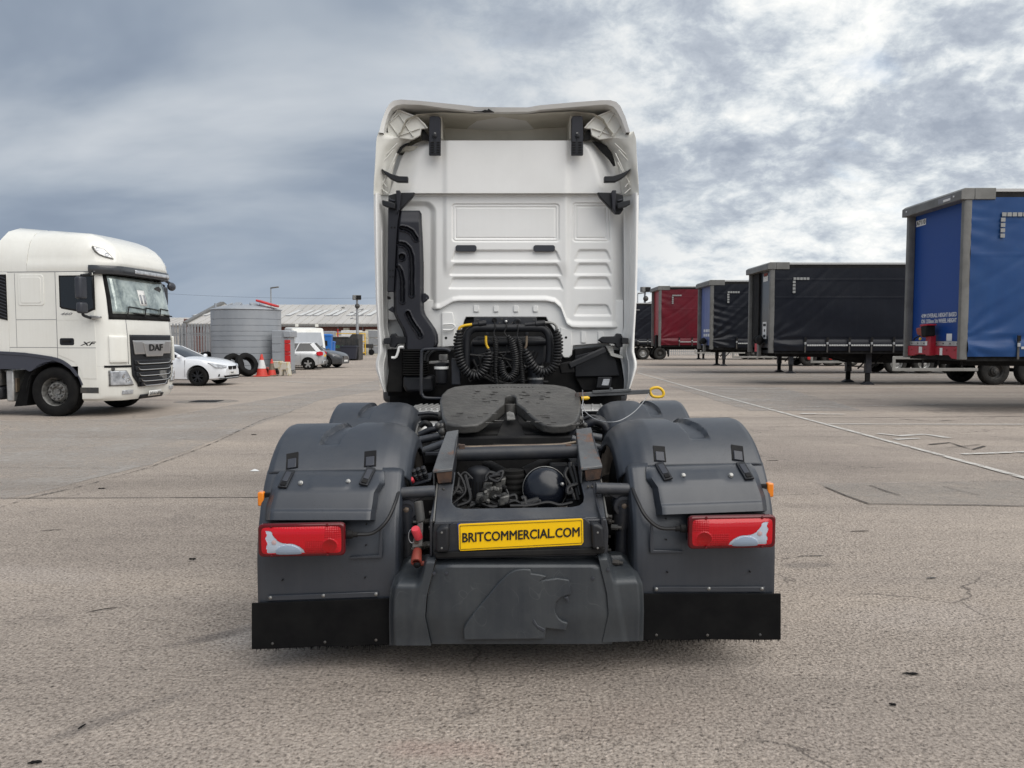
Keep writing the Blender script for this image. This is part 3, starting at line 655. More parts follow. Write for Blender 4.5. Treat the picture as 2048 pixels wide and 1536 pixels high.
def fender_low():
    b = MB(); vs_ = []; us = [i / 40 for i in range(41)]; n = 41; rows = 26
    for j in range(rows + 1):
        z = lerp(0.345, 0.985, j / rows); y = Yf(z)
        nn = Vector((0, -math.sqrt(max(0.05, 1 - ((z - 0.52) / RF) ** 2)) if z > 0.52 else -1, max(0, z - 0.52) / RF))
        for u in us:
            x, d = fx(u); ins = 0.006; 
            if x < -1: d *= 0.45
            elif u > 0.5:
                k = (u - 0.5) / 0.5; tabx = [(0, -0.72), (.2, -0.62), (.4, -0.590), (.6, -0.575), (.8, -0.567), (1, -0.565)]; tabd = [(0, 0), (.2, 0), (.4, .004), (.6, .014), (.8, .035), (1, .16)]; x = interp(tabx, k); d = interp(tabd, k)
            vs_.append(Vector((x, y, z)) - nn * (d * 1.0 + ins))
    b.add(vs_, [(j * n + i, j * n + i + 1, (j + 1) * n + i + 1, (j + 1) * n + i) for j in range(rows) for i in range(n - 1)])
    return b
FL = both(fender_low(), 'fender_rear_panel', 'fender_plastic', solid=0.008, off=-1)
def hitF(px, py, h=0.0):                # point on the left rear panel, h proud of it
    Y = 3.75
    for _ in range(12):
        z = T(px, py, Y).z; Y = Yf(z) - h
    return Y
# raised cover over the lamp bracket
cov = [(943, 560, 768), (950, 553, 769), (966, 546, 769), (985, 541, 757), (1010, 533, 754), (1026, 531, 751), (1040, 530, 750)]
def covY(px, py, u, v):
    h = 0.072 * sstep(940, 988, py) + 0.014 * sstep(1018, 1024, py)
    h = min(h, 0.1) * sstep(0.0, 0.05, u) * sstep(0.0, 0.05, 1 - u)
    d = sstep(0.30, 0.36, u) * (1 - sstep(0.66, 0.72, u)) * sstep(953, 958, py) * (1 - sstep(972, 982, py))
    return hitF(px, py, 0.010 + h + 0.010 * d)
cb = relief(rows_fn(cov, covY), 46, 40, 0.09); COV = both(cb, 'lamp_bracket_cover', 'fender_plastic')
def fit(px, py, Y): return T(px, py, Y)
for k, pr in enumerate((COV,)):
    for side in (0, 1):
        par = pr[side]
        for (lx, ly) in ((573, 958), (735, 953)):
            b = MB(); Yl = covY(lx, ly, 0.5, 0.4) - 0.004
            p0, p1 = T(lx + 8, ly - 17, covY(lx, ly - 17, .5, .2) - 0.004), T(lx - 9, ly + 17, covY(lx, ly + 17, .5, .5) - 0.006)
            b.bar(p0, p1, 0.045, 0.012, (0, -1, 0.3))
            if side: b.flip_x()
            lt = b.build('latch', 'black_plastic', par, 0.003)
            b = MB(); b.bar(p0.lerp(p1, 0.12) + Vector((0, -0.007, 0.002)), p0.lerp(p1, 0.66) + Vector((0, -0.007, 0.002)), 0.027, 0.01, (0, -1, 0.3))
            if side: b.flip_x()
            b.build('latch_lever', 'charcoal', lt, 0.002)
            b = MB(); b.bar(p0.lerp(p1, 0.72) + Vector((0, -0.008, 0.002)), p0.lerp(p1, 0.9) + Vector((0, -0.008, 0.002)), 0.026, 0.012, (0, -1, 0.3))
            if side: b.flip_x()
            b.build('latch_lever', 'matt_black', lt, 0.002)
        for (bx, by) in ((601, 966), (696, 963)):
            b = MB(); q = T(bx, by, covY(bx, by, 0.5, 0.5)); b.lathe(q, (0, -1, 0.5), [(0.013, -0.004), (0.013, 0.003), (0.008, 0.006), (0.008, 0.012), (0.0, 0.013)], 10)
            if side: b.flip_x()
            b.build('bolt', 'bolt_steel', par)
for side in (0, 1):                     # hooks of the two latches on the top section
    for (lx, ly) in ((585, 921), (741, 917)):
        def hY(px, py):
            Y = 3.9
            for _ in range(14):
                z = T(px, py, Y).z; Y = AX1 - math.sqrt(max(0.0001, RF * RF - (z - 0.52) ** 2))
            return Y
        b = MB(); p0, p1 = T(lx, ly - 15, hY(lx, ly - 15) - 0.002), T(lx - 1, ly + 16, hY(lx, ly + 16) - 0.002); b.bar(p0, p1, 0.062, 0.006, (0, -1, 0.6))
        if side: b.flip_x()
        hk = b.build('latch_hook', 'matt_black', FT[side], 0.002)
        b = MB(); b.bar(p0.lerp(p1, 0.42), p1, 0.044, 0.018, (0, -1, 0.6))
        if side: b.flip_x()
        b.build('latch_plate', 'charcoal', hk, 0.003)
# panel steps, strip with bolts above the mudflap, holes
for side in (0, 1):
    b = MB(); b.prism([T(x, y, FY0) for x, y in ((764, 1048), (766, 1095), (765, 1115), (700, 1117), (700, 1112), (758, 1109), (760, 1050))], (0, -0.012, 0))
    if side: b.flip_x()
    b.build('panel_rib', 'fender_plastic', FL[side], 0.003)
    b = MB(); b.prism([T(x, y, FY0) for x, y in ((535, 1191), (757, 1183), (757, 1193), (535, 1201))], (0, -0.006, 0))
    if side: b.flip_x()
    b.build('flap_strip', 'fender_plastic', FL[side], 0.002)
    for (bx, by) in ((541, 1195), (647, 1191), (752, 1188)):
        b = MB(); q = T(bx, by, FY0 - 0.006); b.lathe(q, (0, -1, 0), [(0.0085, -0.002), (0.0085, 0.004), (0.0, 0.008)], 10)
        if side: b.flip_x()
        b.build('bolt', 'bolt_steel', FL[side])
    for (bx, by) in ((565, 1160), (730, 1155), (733, 1048), (732, 1090)):
        b = MB(); q = T(bx, by, FY0); b.lathe(q, (0, -1, 0), [(0.004, -0.004), (0.004, 0.0065), (0, 0.0065)], 8)
        if side: b.flip_x()
        b.build('plug', 'matt_black', FL[side])
# mudflaps with a ragged bristle edge
for side in (0, 1):
    b = MB(); top = [(503, 1207), (560, 1205), (640, 1202), (720, 1199), (790, 1197)]; bot = [(790, 1290), (740, 1290), (700, 1293), (640, 1293), (590, 1296), (545, 1298), (503, 1299)]
    b.prism([T(x, y, 3.665) for x, y in top + bot], (0, 0.012, 0))
    if side: b.flip_x()
    fl = b.build('mudflap', 'mudflap_rubber', TR, 0.003); b = MB()
    for i in range(90):
        x = random.uniform(506, 775); y = lerp(1298, 1291, (x - 503) / 280); p = T(x, y - 3, 3.67); l = random.uniform(0.006, 0.022) * (1.0 if random.random() < .8 else 1.6)
        b.tube([p, p + Vector((random.uniform(-.006, .006), -0.003, -l))], [0.0022, 0.0006], 4, False)
    if side: b.flip_x()
    b.build('bristle_edge', 'mudflap_rubber', fl, smooth=0)['kind'] = 'stuff'
    for (bx, by) in ((545, 1287), (650, 1284), (752, 1280)):
        b = MB(); q = T(bx, by, 3.665); b.lathe(q, (0, -1, 0), [(0.007, -0.002), (0.007, 0.003), (0.0, 0.006)], 10)
        if side: b.flip_x()
        b.build('bolt', 'steel_dark', fl)
# tail lights
def tail_light(side):
    x0, x1 = T(519, 1078, 3.6).x, T(692, 1078, 3.6).x; z1, z0 = T(605, 1045, 3.6).z, T(605, 1110, 3.6).z; W, H = x1 - x0, z1 - z0
    def uv(u, v, y): return Vector((lerp(x0, x1, u), y, lerp(z1, z0, v)))
    def slab(name, poly, y0, y1, mt_, par, bev=0.002):
        b = MB(); b.prism([uv(u, v, y1) for u, v in poly], (0, y0 - y1, 0))
        if side: b.flip_x()
        return b.build(name, mt_, par, bev)
    rr = [((x), (y)) for x, y in rrect(0, W, 0, H, 0.022)]
    hp = [(x / W, y / H) for x, y in rr]
    bk = slab('tail_light', [(lerp(0.03, .97, u), lerp(.06, .94, v)) for u, v in hp], 3.60, 3.675, 'matt_black', TR, 0.004)
    slab('housing', hp, 3.572, 3.605, 'lens_housing', bk, 0.008)
    wht = [(0.07, 0.14), (0.14, 0.16), (0.165, 0.30), (0.23, 0.50), (0.30, 0.58), (0.40, 0.60), (0.48, 0.70), (0.53, 0.82), (0.545, 0.95), (0.085, 0.95), (0.075, 0.70), (0.095, 0.58), (0.07, 0.42), (0.085, 0.28)]
    wht = [(p.x, p.y) for p in spline([(u, v, 0) for u, v in wht[:9]], 4)] + [(0.09, 0.95)] + [(p.x, p.y) for p in spline([(u, v, 0) for u, v in wht[10:] + [wht[0]]], 4)][:-1]
    def inside(P, x, y):
        c = False
        for (x0_, y0_), (x1_, y1_) in zip(P, P[1:] + P[:1]):
            if (y0_ > y) != (y1_ > y) and x < (x1_ - x0_) * (y - y0_) / (y1_ - y0_) + x0_: c = not c
        return c
    NU, NV = 130, 52
    def zone(u, v):
        if ((u - 0.345) / 0.155) ** 2 + ((v - 0.92) / 0.29) ** 2 < 1: return 'reversing_lens'
        if inside(wht, u, v): return 'white_lens'
        if math.hypot((u - 0.85) * W, (v - 0.70) * H) < 0.036: return 'brake_lens'
        if u > 0.79 and v < 0.47 or (0.555 < u < 0.78 and v > 0.52): return 'fluted_lens'
        return 'red_lens'
    def surf(u, v):
        y = 3.574 - 0.016 * (1 - abs(2 * u - 1) ** 6) * (1 - abs(2 * v - 1) ** 4)
        z_ = zone(u, v); d = math.hypot((u - 0.85) * W, (v - 0.70) * H)
        if z_ == 'reversing_lens': y -= 0.004 * (1 - ((u - 0.345) / 0.155) ** 2)
        if z_ == 'white_lens': y += 0.002
        if d < 0.036: y += 0.007 * math.cos(d / 0.036 * math.pi / 2) - 0.002
        elif d < 0.041: y -= 0.002
        return uv(lerp(0.03, 0.97, u), lerp(0.075, 0.925, v), y)
    cells = {}
    for jj in range(NV):
        for ii in range(NU): cells.setdefault(zone((ii + .5) / NU, (jj + .5) / NV), []).append((ii, jj))
    for nm, mt_ in (('red_lens', 'lens_red'), ('white_lens', 'lens_white'), ('reversing_lens', 'lens_moon'), ('brake_lens', 'lens_brake'), ('fluted_lens', 'lens_flute')):
        b = MB(); ix = {}; fs = []
        for ii, jj in cells[nm]:
            f = []
            for a, c in ((ii, jj), (ii + 1, jj), (ii + 1, jj + 1), (ii, jj + 1)):
                if (a, c) not in ix:
                    ix[(a, c)] = len(b.v); b.v.append(surf(clamp(a / NU + (1e-4 if a == ii else -1e-4)), clamp(c / NV + (1e-4 if c == jj else -1e-4))))
                f.append(ix[(a, c)])
            fs.append(tuple(f))
        b.f = fs
        if side: b.flip_x()
        b.build(nm, mt_, bk, smooth=50)
    b = MB(); q = uv(0.195, 0.53, 3.5605); b.lathe(q, (0, -1, 0), [(0.011, -0.002), (0.011, 0.002), (0, 0.004)], 14)
    if side: b.flip_x()
    b.build('bulb', 'bulb_pink', bk)
    for u, v in ((0.16, 0.06), (0.80, 0.04), (0.16, 0.95), (0.80, 0.95)):
        b = MB(); b.lathe(uv(u, v, 3.571), (0, -1, 0), [(0.006, -0.002), (0.006, 0.004), (0, 0.006)], 8)
        if side: b.flip_x()
        b.build('screw', 'lens_housing', bk)
    b = MB(); b.tube([uv(1.0, 0.45, 3.63), uv(1.06, 0.45, 3.63), uv(1.07, 0.45, 3.63), uv(1.12, 0.45, 3.63)], [0.02, 0.02, 0.013, 0.013], 12)
    if side: b.flip_x()
    b.build('plug', 'matt_black', bk)
    b = MB(); b.tube(spline([uv(1.12, 0.45, 3.63), uv(1.3, 0.42, 3.64), uv(1.45, 0.1, 3.66), uv(1.53, -0.35, 3.72), uv(1.55, -0.7, 3.85)], 6), 0.009, 8)
    if side: b.flip_x()
    b.build('cable', 'hose_black', bk)
    b = MB(); p = T(522, 997, 3.80); b.box(p.x - 0.012, p.x + 0.02, 3.78, 3.83, p.z - 0.035, p.z + 0.035)
    if side: b.flip_x()
    sm = b.build('side_marker', 'orange_lens', TR, 0.006)
    b = MB(); b.box(p.x + 0.02, p.x + 0.07, 3.785, 3.83, p.z - 0.03, p.z + 0.03)
    if side: b.flip_x()
    b.build('marker_bracket', 'matt_black', sm, 0.006)
tail_light(0); tail_light(1)

# --- centre skirt in three pieces, with the raised lion
YS = 3.55
def skY(px, py, u, v): return YS + 0.07 * (1 - sstep(1117, 1133, py)) + 0.02 * sstep(1220, 1290, py) + 0.018 * sstep(0.0, 0.09, 0.09 - u) + 0.018 * sstep(0, 0.09, u - 0.91)
cr = [(1118, 874, 1207), (1140, 867, 1216), (1195, 855, 1228), (1235, 852, 1232), (1288, 864, 1224)]
b = relief(rows_fn(cr, skY), 40, 30, 0.05); SKC = b.build('skirt_panel', 'bumper_plastic', TR)
def wingY(px, py, u, v):
    top = 3.56 + 0.22 * (1 - sstep(1116, 1176, py)); fr = YS + 0.05 * (1 - sstep(1108, 1128, py))
    k = sstep(836, 850, px - (py - 1140) * -0.18)
    return lerp(top, fr, k) + 0.02 * sstep(1220, 1290, py) + 0.05 * sstep(0.16, 0.0, u)
wl = [(1118, 810, 871), (1126, 803, 869), (1145, 792, 865), (1177, 781, 857), (1195, 779, 853), (1235, 778, 850), (1291, 779, 862)]
b = relief(rows_fn(wl, wingY), 36, 40, 0.08); both(b, 'skirt_wing', 'bumper_plastic')
C3 = lambda x, y: (780 + x / 3.793, 1090 + y / 3.793)
lion = [(560, 722), (558, 640), (575, 600), (640, 510), (730, 400), (820, 290), (900, 215), (950, 190), (1010, 182), (1070, 186), (1072, 218), (1130, 224), (1190, 238), (1150, 270), (1200, 262), (1270, 252), (1360, 265), (1377, 380), (1345, 385), (1300, 400), (1265, 432), (1250, 480), (1258, 520), (1280, 558), (1310, 580), (1350, 592), (1335, 650), (1185, 632), (1176, 715)]
PX('lion_emblem', [C3(*q) for q in lion], YS - 0.013, 0.03, 'bumper_plastic', SKC, 0.006, 3)
PX('emblem_groove', [C3(*q) for q in ((1090, 560), (1120, 610), (1178, 640), (1172, 665), (1120, 635), (1082, 590))], YS - 0.016, 0.006, 'fender_plastic', SKC, 0.002)
PX('emblem_groove', [C3(*q) for q in ((1320, 400), (1352, 392), (1360, 440), (1340, 420))], YS - 0.016, 0.006, 'fender_plastic', SKC, 0.002)
for (bx, by) in ((868, 1147), (1216, 1140), (893, 1147), (1186, 1157)):
    b = MB(); b.lathe(T(bx, by, YS - 0.002), (0, -1, 0), [(0.008, -0.01), (0.008, 0.002), (0.004, 0.003), (0, 0.003)], 10); b.build('bolt', 'charcoal', SKC)

# --- end of the frame
def Yu(py): return interp([(935, 4.12), (1013, 3.80), (1044, 3.62)], py)
b = MB(); ou = [(876, 958), (869, 1043), (1212, 1035), (1200, 952), (1156, 940), (1162, 965), (1168, 992), (1166, 1003), (1158, 1010), (1144, 1013), (1100, 1014), (928, 1017), (913, 1014), (905, 1006), (904, 996), (911, 942)]
b.prism([T(x, y, Yu(y)) for x, y in ou], (0, 0, -0.02)); b.build('end_crossmember', 'frame_grey', TR, 0.006, seg=3)
PX('crossmember_face', [(868, 1046), (1213, 1038), (1217, 1060), (1216, 1103), (1208, 1112), (875, 1120), (864, 1112), (863, 1068)], 3.615, 0.03, 'frame_paint', None, 0.006)
for s in (-1, 1):
    b = MB(); x = s * 0.40
    b.prism([(x, 3.60, 0.60), (x, 3.60, 0.77), (x, 3.80, 0.81), (x, 4.12, 0.91), (x, 4.7, 0.93), (x, 9.0, 0.93), (x, 9.0, 0.66), (x, 4.2, 0.62), (x, 3.9, 0.58)], (s * 0.012, 0, 0)); fr = b.build('frame_rail', 'frame_paint', TR, 0.003)
    b = MB(); b.box(min(x, x - s * 0.075), max(x, x - s * 0.075), 4.2, 9.0, 0.918, 0.931).box(min(x, x - s * 0.075), max(x, x - s * 0.075), 4.2, 9.0, 0.64, 0.652); b.build('rail_flange', 'frame_paint', fr)
    for i in range(9):
        b = MB(); b.lathe((x + s * 0.012, 3.72 + i * 0.045 + (0.02 if i % 2 else 0), 0.62 + (i % 3) * 0.07), (s, 0, 0), [(0.015, 0), (0.015, 0.008), (0.011, 0.009), (0.011, 0.02), (0, 0.021)], 6); b.build('bolt', 'steel_dark', fr)
for q in ([(875, 960), (867, 1044)], [(1201, 954), (1214, 1036)]):
    b = MB(); b.tube([T(x, y, Yu(y)) + Vector((0, 0, 0.002)) for x, y in q], 0.0045, 8); b.build('edge_flange_highlight', 'alu_dull', TR)  # pale tubes along the flange edges stand in for their highlight
# ramps (channel ends, rusty)
for s, q in ((0, [(893, 863), (917, 859), (913, 890), (905, 937), (865, 941), (877, 905)]), (1, [(1152, 858), (1182, 854), (1193, 893), (1205, 931), (1162, 936), (1156, 895)])):
    Yr = lambda py: interp([(855, 4.42), (940, 3.93)], py)
    b = MB(); b.prism([T(x, y, Yr(y)) for x, y in q], (0, 0, -0.016)); rp = b.build('guide_ramp', 'rusty_steel', TR, 0.004)
    b = MB()
    for (i, j) in ((4, 3),):
        a, c = T(*q[i], Yr(q[i][1])), T(*q[j], Yr(q[j][1])); k = Vector((0, 0, -0.075)); e = Vector((0.004, 0.02, 0))
        b.prism([a.lerp(c, 0.16), c, c.lerp(a, 0.12) + k + e, a.lerp(c, 0.22) + k + e], (0, 0.012, 0))
    b.build('ramp_nose', 'rust', rp, 0.003)
    for (i, j) in ((4, 0), (3, 1)):
        a, c = T(*q[i], Yr(q[i][1])), T(*q[j], Yr(q[j][1])); b = MB()
        b.prism([a + Vector((0, 0.004, -0.002)), c + Vector((0, 0, -0.002)), c - Vector((0, 0, 0.16)), a - Vector((0, 0, 0.085)) + Vector((0, 0.03, 0))], (0.008 if (i == 4) else -0.008, 0, 0)); b.build('ramp_web', 'rusty_steel' if i == 4 else 'frame_paint', rp, 0.002)
    b = MB()
    for i in range(2):
        p = T(q[4][0] + 14 + i * 8, q[4][1] + 37, 3.93); b.lathe(p, (0, -1, 0), [(0.007, 0), (0.007, 0.006), (0, 0.009)], 6)
    b.build('bolt', 'steel_dark', rp)
b = MB(); b.tube([T(912, 909, 4.28), T(1160, 902, 4.28)], 0.040, 20); ct = b.build('cross_tube', 'frame_paint', TR)
for x in (924, 1137):
    b = MB(); p = T(x, 900, 4.27); b.obox(p + Vector((0, 0, 0.018)), (0.016, 0, 0), (0, 0.012, 0), (0, 0, 0.014)); b.build('bracket', 'rust', ct, 0.003)
b = MB(); b.tube(spline([T(900, 889, 4.48), T(918, 891, 4.46), T(935, 895, 4.44), T(1000, 893, 4.44), T(1100, 891, 4.44), T(1128, 889, 4.45), T(1152, 885, 4.47)], 5), 0.011, 10); b.build('steel_pipe', 'brass_pipe', TR)
# number plate assembly
PX('plate_holder', [(893, 1060), (905, 1046), (1170, 1036), (1184, 1050), (1186, 1092), (1172, 1104), (905, 1114), (893, 1106)], 3.575, 0.03, 'frame_paint', None, 0.004)
for q in ([(871, 1062), (884, 1054), (898, 1053), (898, 1105), (872, 1106)], [(1183, 1048), (1196, 1049), (1208, 1056), (1210, 1098), (1185, 1099)]):
    pl = PX('plate_lamp', q, 3.53, 0.07, 'black_plastic', None, 0.014, 4)
    cxm = sum(p[0] for p in q) / 5
    for dy in (1065, 1096):
        b = MB(); b.lathe(T(cxm - 1, dy, 3.53), (0, -1, 0), [(0.005, -0.003), (0.005, 0.002), (0, 0.003)], 8); b.build('screw', 'bolt_steel', pl)
PX('plate_lamp_base', [(866, 1105), (1212, 1096), (1208, 1108), (872, 1117)], 3.56, 0.05, 'matt_black', None, 0.006)
PX('backing_plate', [(915, 1048), (1162, 1038), (1165, 1086), (918, 1098)], 3.566, 0.004, 'plate_blue', None, 0.0)
NP = PX('number_plate', [(917, 1050), (921, 1048), (1163, 1037), (1166, 1040), (1167, 1084), (1163, 1090), (921, 1102), (918, 1098)], 3.560, 0.004, 'yellow_plate', None, 0.001)
bd = [(920, 1052), (1163, 1041), (1164, 1086), (921, 1099)]; b = MB(); nrmo = [T(x, y, 3.5585) for x, y in bd]
for a, c in zip(nrmo, nrmo[1:] + nrmo[:1]): b.bar(a, c, 0.0016, 0.0016)
b.build('border', 'ink', NP, smooth=0)
l_, r_ = T(923, 1080, 3.5585), T(1160, 1066, 3.5585)
text('lettering', 'BRITCOMMERCIAL.COM', 0.062, 'ink', (T(925, 1076.5, 3.5585) + T(1159, 1064.5, 3.5585)) / 2, T(1159, 1064.5, 3.5585) - T(925, 1076.5, 3.5585), (0.0, 0, 1), NP, 0.0012, 0.0013, width=(T(1159, 1064.5, 3.5585) - T(925, 1076.5, 3.5585)).length)

# --- between the rails
def can(name, px, py, Y, r, h, mt_, ribs=0, dome=True):
    p = T(px, py, Y); b = MB(); pr = [(r * 0.9, -h)]
    if ribs:
        for i in range(ribs):
            z0 = -h + h * 0.98 * i / ribs; dz = h * 0.98 / ribs; pr += [(r * 0.93, z0 + dz * .1), (r, z0 + dz * .3), (r, z0 + dz * .7), (r * 0.93, z0 + dz * .9)]
    else: pr += [(r, -h * 0.96), (r, 0)]
    pr += [(r * 0.97, 0.012), (r * 0.8, 0.028 if dome else 0.013), (r * 0.4, 0.038 if dome else 0.014), (0.0, 0.04 if dome else 0.014)]
    b.lathe(p, (0, 0, 1), pr, 28); return b.build(name, mt_, TR)
dc = can('air_dryer', 957, 946, 4.22, 0.068, 0.13, 'black_plastic')
b = MB(); p = T(957, 950, 4.22)
for i in range(26):
    a = 2 * math.pi * i / 26; b.obox(p + Vector((math.cos(a) * 0.066, math.sin(a) * 0.066, -0.07)), (0.0045 * math.cos(a), 0.0045 * math.sin(a), 0), (-0.003 * math.sin(a), 0.003 * math.cos(a), 0), (0, 0, 0.045))
b.build('cooling_rib', 'matt_black', dc, smooth=0)
can('air_bellows', 1026, 944, 4.22, 0.062, 0.16, 'rubber', 5, False)
b = MB()
for (x, y, Y, w_, h_, d_) in ((985, 985, 4.1, .10, .06, .08), (965, 995, 4.05, .07, .05, .06), (1000, 965, 4.15, .06, .05, .06), (1008, 1000, 4.02, .05, .05, .05), (975, 972, 4.14, .05, .04, .06)):
    p = T(x, y, Y); b.obox(p, (w_ / 2, 0.004, 0.004), (0, d_ / 2, 0), (0.004, 0, h_ / 2))
vb = b.build('valve_block', 'valve_grey', TR, 0.008)
for i in range(12):
    p = T(random.uniform(955, 1012), random.uniform(968, 1008), 4.03); b = MB(); b.lathe(p, (random.uniform(-.6, .6), -1, random.uniform(0, .8)), [(0.012, 0), (0.012, 0.018), (0.008, 0.02), (0.008, 0.03), (0, 0.031)], 8); b.build('fitting', random.choice(['valve_grey', 'matt_black', 'steel_dark']), vb)
p = T(1090, 977, 4.1); b = MB(); b.lathe(p, (0, -1, 0.28), [(0.118, -0.30), (0.118, -0.012), (0.112, 0.006), (0.095, 0.028), (0.06, 0.046), (0.02, 0.052), (0, 0.052)], 36); at_ = b.build('air_tank', 'tank_black', TR)
b = MB(); b.lathe(p, (0, -1, 0.28), [(0.1185, -0.016), (0.1215, -0.012), (0.1215, -0.007), (0.118, -0.004)], 36, caps=False); b.build('clamp_band', 'cast_grey', at_)
b = MB(); b.lathe(T(1124, 968, 4.07), (0, -1, 0.1), [(0.010, -.01), (0.010, 0.02), (0.006, .022), (0, 0.024)], 8); b.build('bolt', 'bolt_steel', at_)
b = MB()
for a, c, r in (((972, 928), (1010, 948), 0.032), ((1098, 922), (1045, 946), 0.032)): b.tube([T(*a, 4.42), T(*c, 4.3)], r, 14)
b.build('v_stay', 'matt_black', TR)
b = MB(); b.box(-0.05, 0.30, 4.38, 4.42, 0.70, 0.86).box(-0.38, 0.38, 4.62, 4.68, 0.62, 0.94).box(-0.38, 0.38, 3.7, 4.62, 0.50, 0.515); b.build('cross_plate', 'matt_black', TR, 0.004)
b = MB(); p = T(1118, 935, 4.3); b.box(p.x - 0.05, p.x + 0.05, 4.28, 4.36, p.z - 0.06, p.z + 0.02); b.build('junction_box', 'black_plastic', TR, 0.006)
hs = [[(905, 1008), (930, 985), (925, 960), (915, 945)], [(915, 1012), (940, 1000), (935, 970), (930, 950)], [(940, 1012), (960, 1006), (985, 1014), (1005, 1008)], [(925, 1000), (950, 1010), (975, 1002), (1000, 1012), (1020, 1005)],
      [(1150, 1000), (1140, 970), (1130, 950), (1135, 935)], [(1158, 1000), (1150, 965), (1142, 940), (1140, 925)], [(1012, 1008), (1030, 1002), (1050, 1010), (1075, 1006)], [(930, 965), (920, 955), (930, 945), (945, 958)],
      [(1145, 1005), (1120, 1010), (1095, 1005), (1060, 1011), (1020, 1012)], [(1010, 975), (1016, 990), (1008, 1003), (995, 1009)], [(905, 990), (915, 975), (918, 955)], [(912, 1004), (925, 970), (940, 955)], [(1160, 990), (1152, 950), (1146, 930)]]
for _ in range(16):
    x0_, y0_ = random.choice([(920, 985), (1010, 1000), (1140, 980), (1060, 1008), (945, 1005), (990, 955), (1120, 945)]); hs.append([(x0_ + random.uniform(-22, 22), y0_ + random.uniform(-14, 8)) for _k in range(4)])
for i, h in enumerate(hs):
    b = MB(); b.tube(spline([T(x, y, 4.05 + 0.02 * (i % 4) - 0.001 * (y - 960)) for x, y in h], 6), random.uniform(0.006, 0.014), 8); b.build('air_hose', 'hose_black', TR)
# shock absorbers, fender stays, couplings
for side in (0, 1):
    b = MB(); p = T(814, 1018, 3.86)
    b.lathe(p, (0, -1, 0), [(0.056, -0.05), (0.056, 0.02), (0.05, 0.028), (0.034, 0.03), (0.032, 0.022), (0.0, 0.022)], 24)
    b.tube([p + Vector((0, 0.01, 0.0)), p + Vector((0.004, 0.01, -0.12))], [0.05, 0.042], 18); b.tube([p + Vector((0.004, 0.01, -0.12)), p + Vector((0.006, 0.012, -0.42))], 0.034, 18)
    if side: b.flip_x()
    sh = b.build('shock_absorber', 'frame_paint', TR)
    b = MB(); b.lathe(p, (0, -1, 0), [(0.016, 0.02), (0.016, 0.036), (0.008, 0.04), (0, 0.04)], 6)
    if side: b.flip_x()
    b.build('bolt', 'brass_pipe', sh)
    b = MB(); b.prism([T(x, y, 3.84) for x, y in ((796, 1008), (806, 996), (830, 988), (866, 974), (866, 986), (838, 1000), (826, 1006))], (0, 0.04, 0))
    if side: b.flip_x()
    b.build('shock_bracket', 'frame_paint', TR, 0.004)
    b = MB(); b.tube([T(870, 982, 3.84), T(752, 989, 3.84)], 0.029, 18)
    if side: b.flip_x()
    b.build('fender_stay', 'frame_grey', TR, 0.003)
    b = MB(); b.tube([T(900, 868, 5.0), T(840, 880, 5.0)], 0.025, 14)
    if side: b.flip_x()
    b.build('fender_stay', 'frame_grey', TR)
    b = MB(); b.tube([T(905, 880, 4.6), T(838, 905, 4.6)], 0.022, 14)
    if side: b.flip_x()
    b.build('fender_stay', 'frame_grey', TR)
    b = MB(); b.box(-0.52, -0.42, 3.95, 4.1, 0.46, 0.80)
    if side: b.flip_x()
    sph = b.build('spring_hanger', 'matt_black', TR, 0.003)
    for i in range(10):
        b = MB(); y0 = random.uniform(3.72, 3.95); z0 = random.uniform(0.5, 0.78); b.lathe((-0.42 - random.uniform(0, .06), y0, z0), (-1, -0.4, 0), [(0.014, 0), (0.014, 0.03), (0.008, 0.034), (0.008, 0.05), (0, .05)], 8)
        if side: b.flip_x()
        b.build('fitting', 'steel_dark', sph)
    b = MB(); b.box(-0.60, -0.46, 3.95, 6.6, 0.30, 0.62)
    if side: b.flip_x()
    b.build('suspension_arm', 'matt_black', TR, 0.02)
b = MB(); b.lathe(T(838, 1013, 3.66), (-0.15, 0.25, 1), [(0.02, -0.07), (0.022, -0.06), (0.022, 0.02), (0.016, 0.026), (0, 0.026)], 16); b.build('coupling', 'steel_dark', TR)
cpl = PX('coupling_bracket', [(836, 1046), (846, 1044), (845, 1093), (824, 1096), (825, 1085), (831, 1060)], 3.64, 0.02, 'cast_grey', None, 0.004)
p = T(832, 1062, 3.62); b = MB()
pr = [(0.0, 0.018), (0.018, 0.018), (0.021, 0.012), (0.021, -0.045), (0.014, -0.05)]; b.lathe(p, (-0.2, -0.45, 0.75), pr, 12); b.build('coupling_cap', 'red_cap', cpl)
b = MB(); b.lathe(T(833, 1084, 3.638), (0, -1, 0), [(0.011, -.004), (0.011, .004), (0.006, .005), (0, .002)], 12); b.build('coupling_port', 'rust', cpl)
b = MB(); b.tube([T(824 + 7 * math.cos(a), 1072 + 14 * math.sin(a), 3.625) for a in [R(q) for q in range(60, 301, 30)]], 0.0018, 6); b.build('cap_ring', 'galv', cpl)
b = MB(); b.lathe(T(833, 1120, 3.60), (0, -0.75, -0.5), [(0.02, -0.06), (0.022, -0.05), (0.026, 0.0), (0.026, 0.015), (0.019, 0.016), (0.019, -0.005), (0, -0.005)], 16); b.lathe(T(841, 1127, 3.62), (1, 0, 0), [(0.012, -.01), (0.012, .02), (0, .02)], 12); cp2 = b.build('air_coupling', 'red_rusty', TR)
b = MB(); b.lathe(T(834, 1131, 3.585), (0, -0.75, -0.5), [(0.018, -0.004), (0.012, 0.006), (0, 0.008)], 12); b.build('coupling_seal', 'matt_black', cp2)
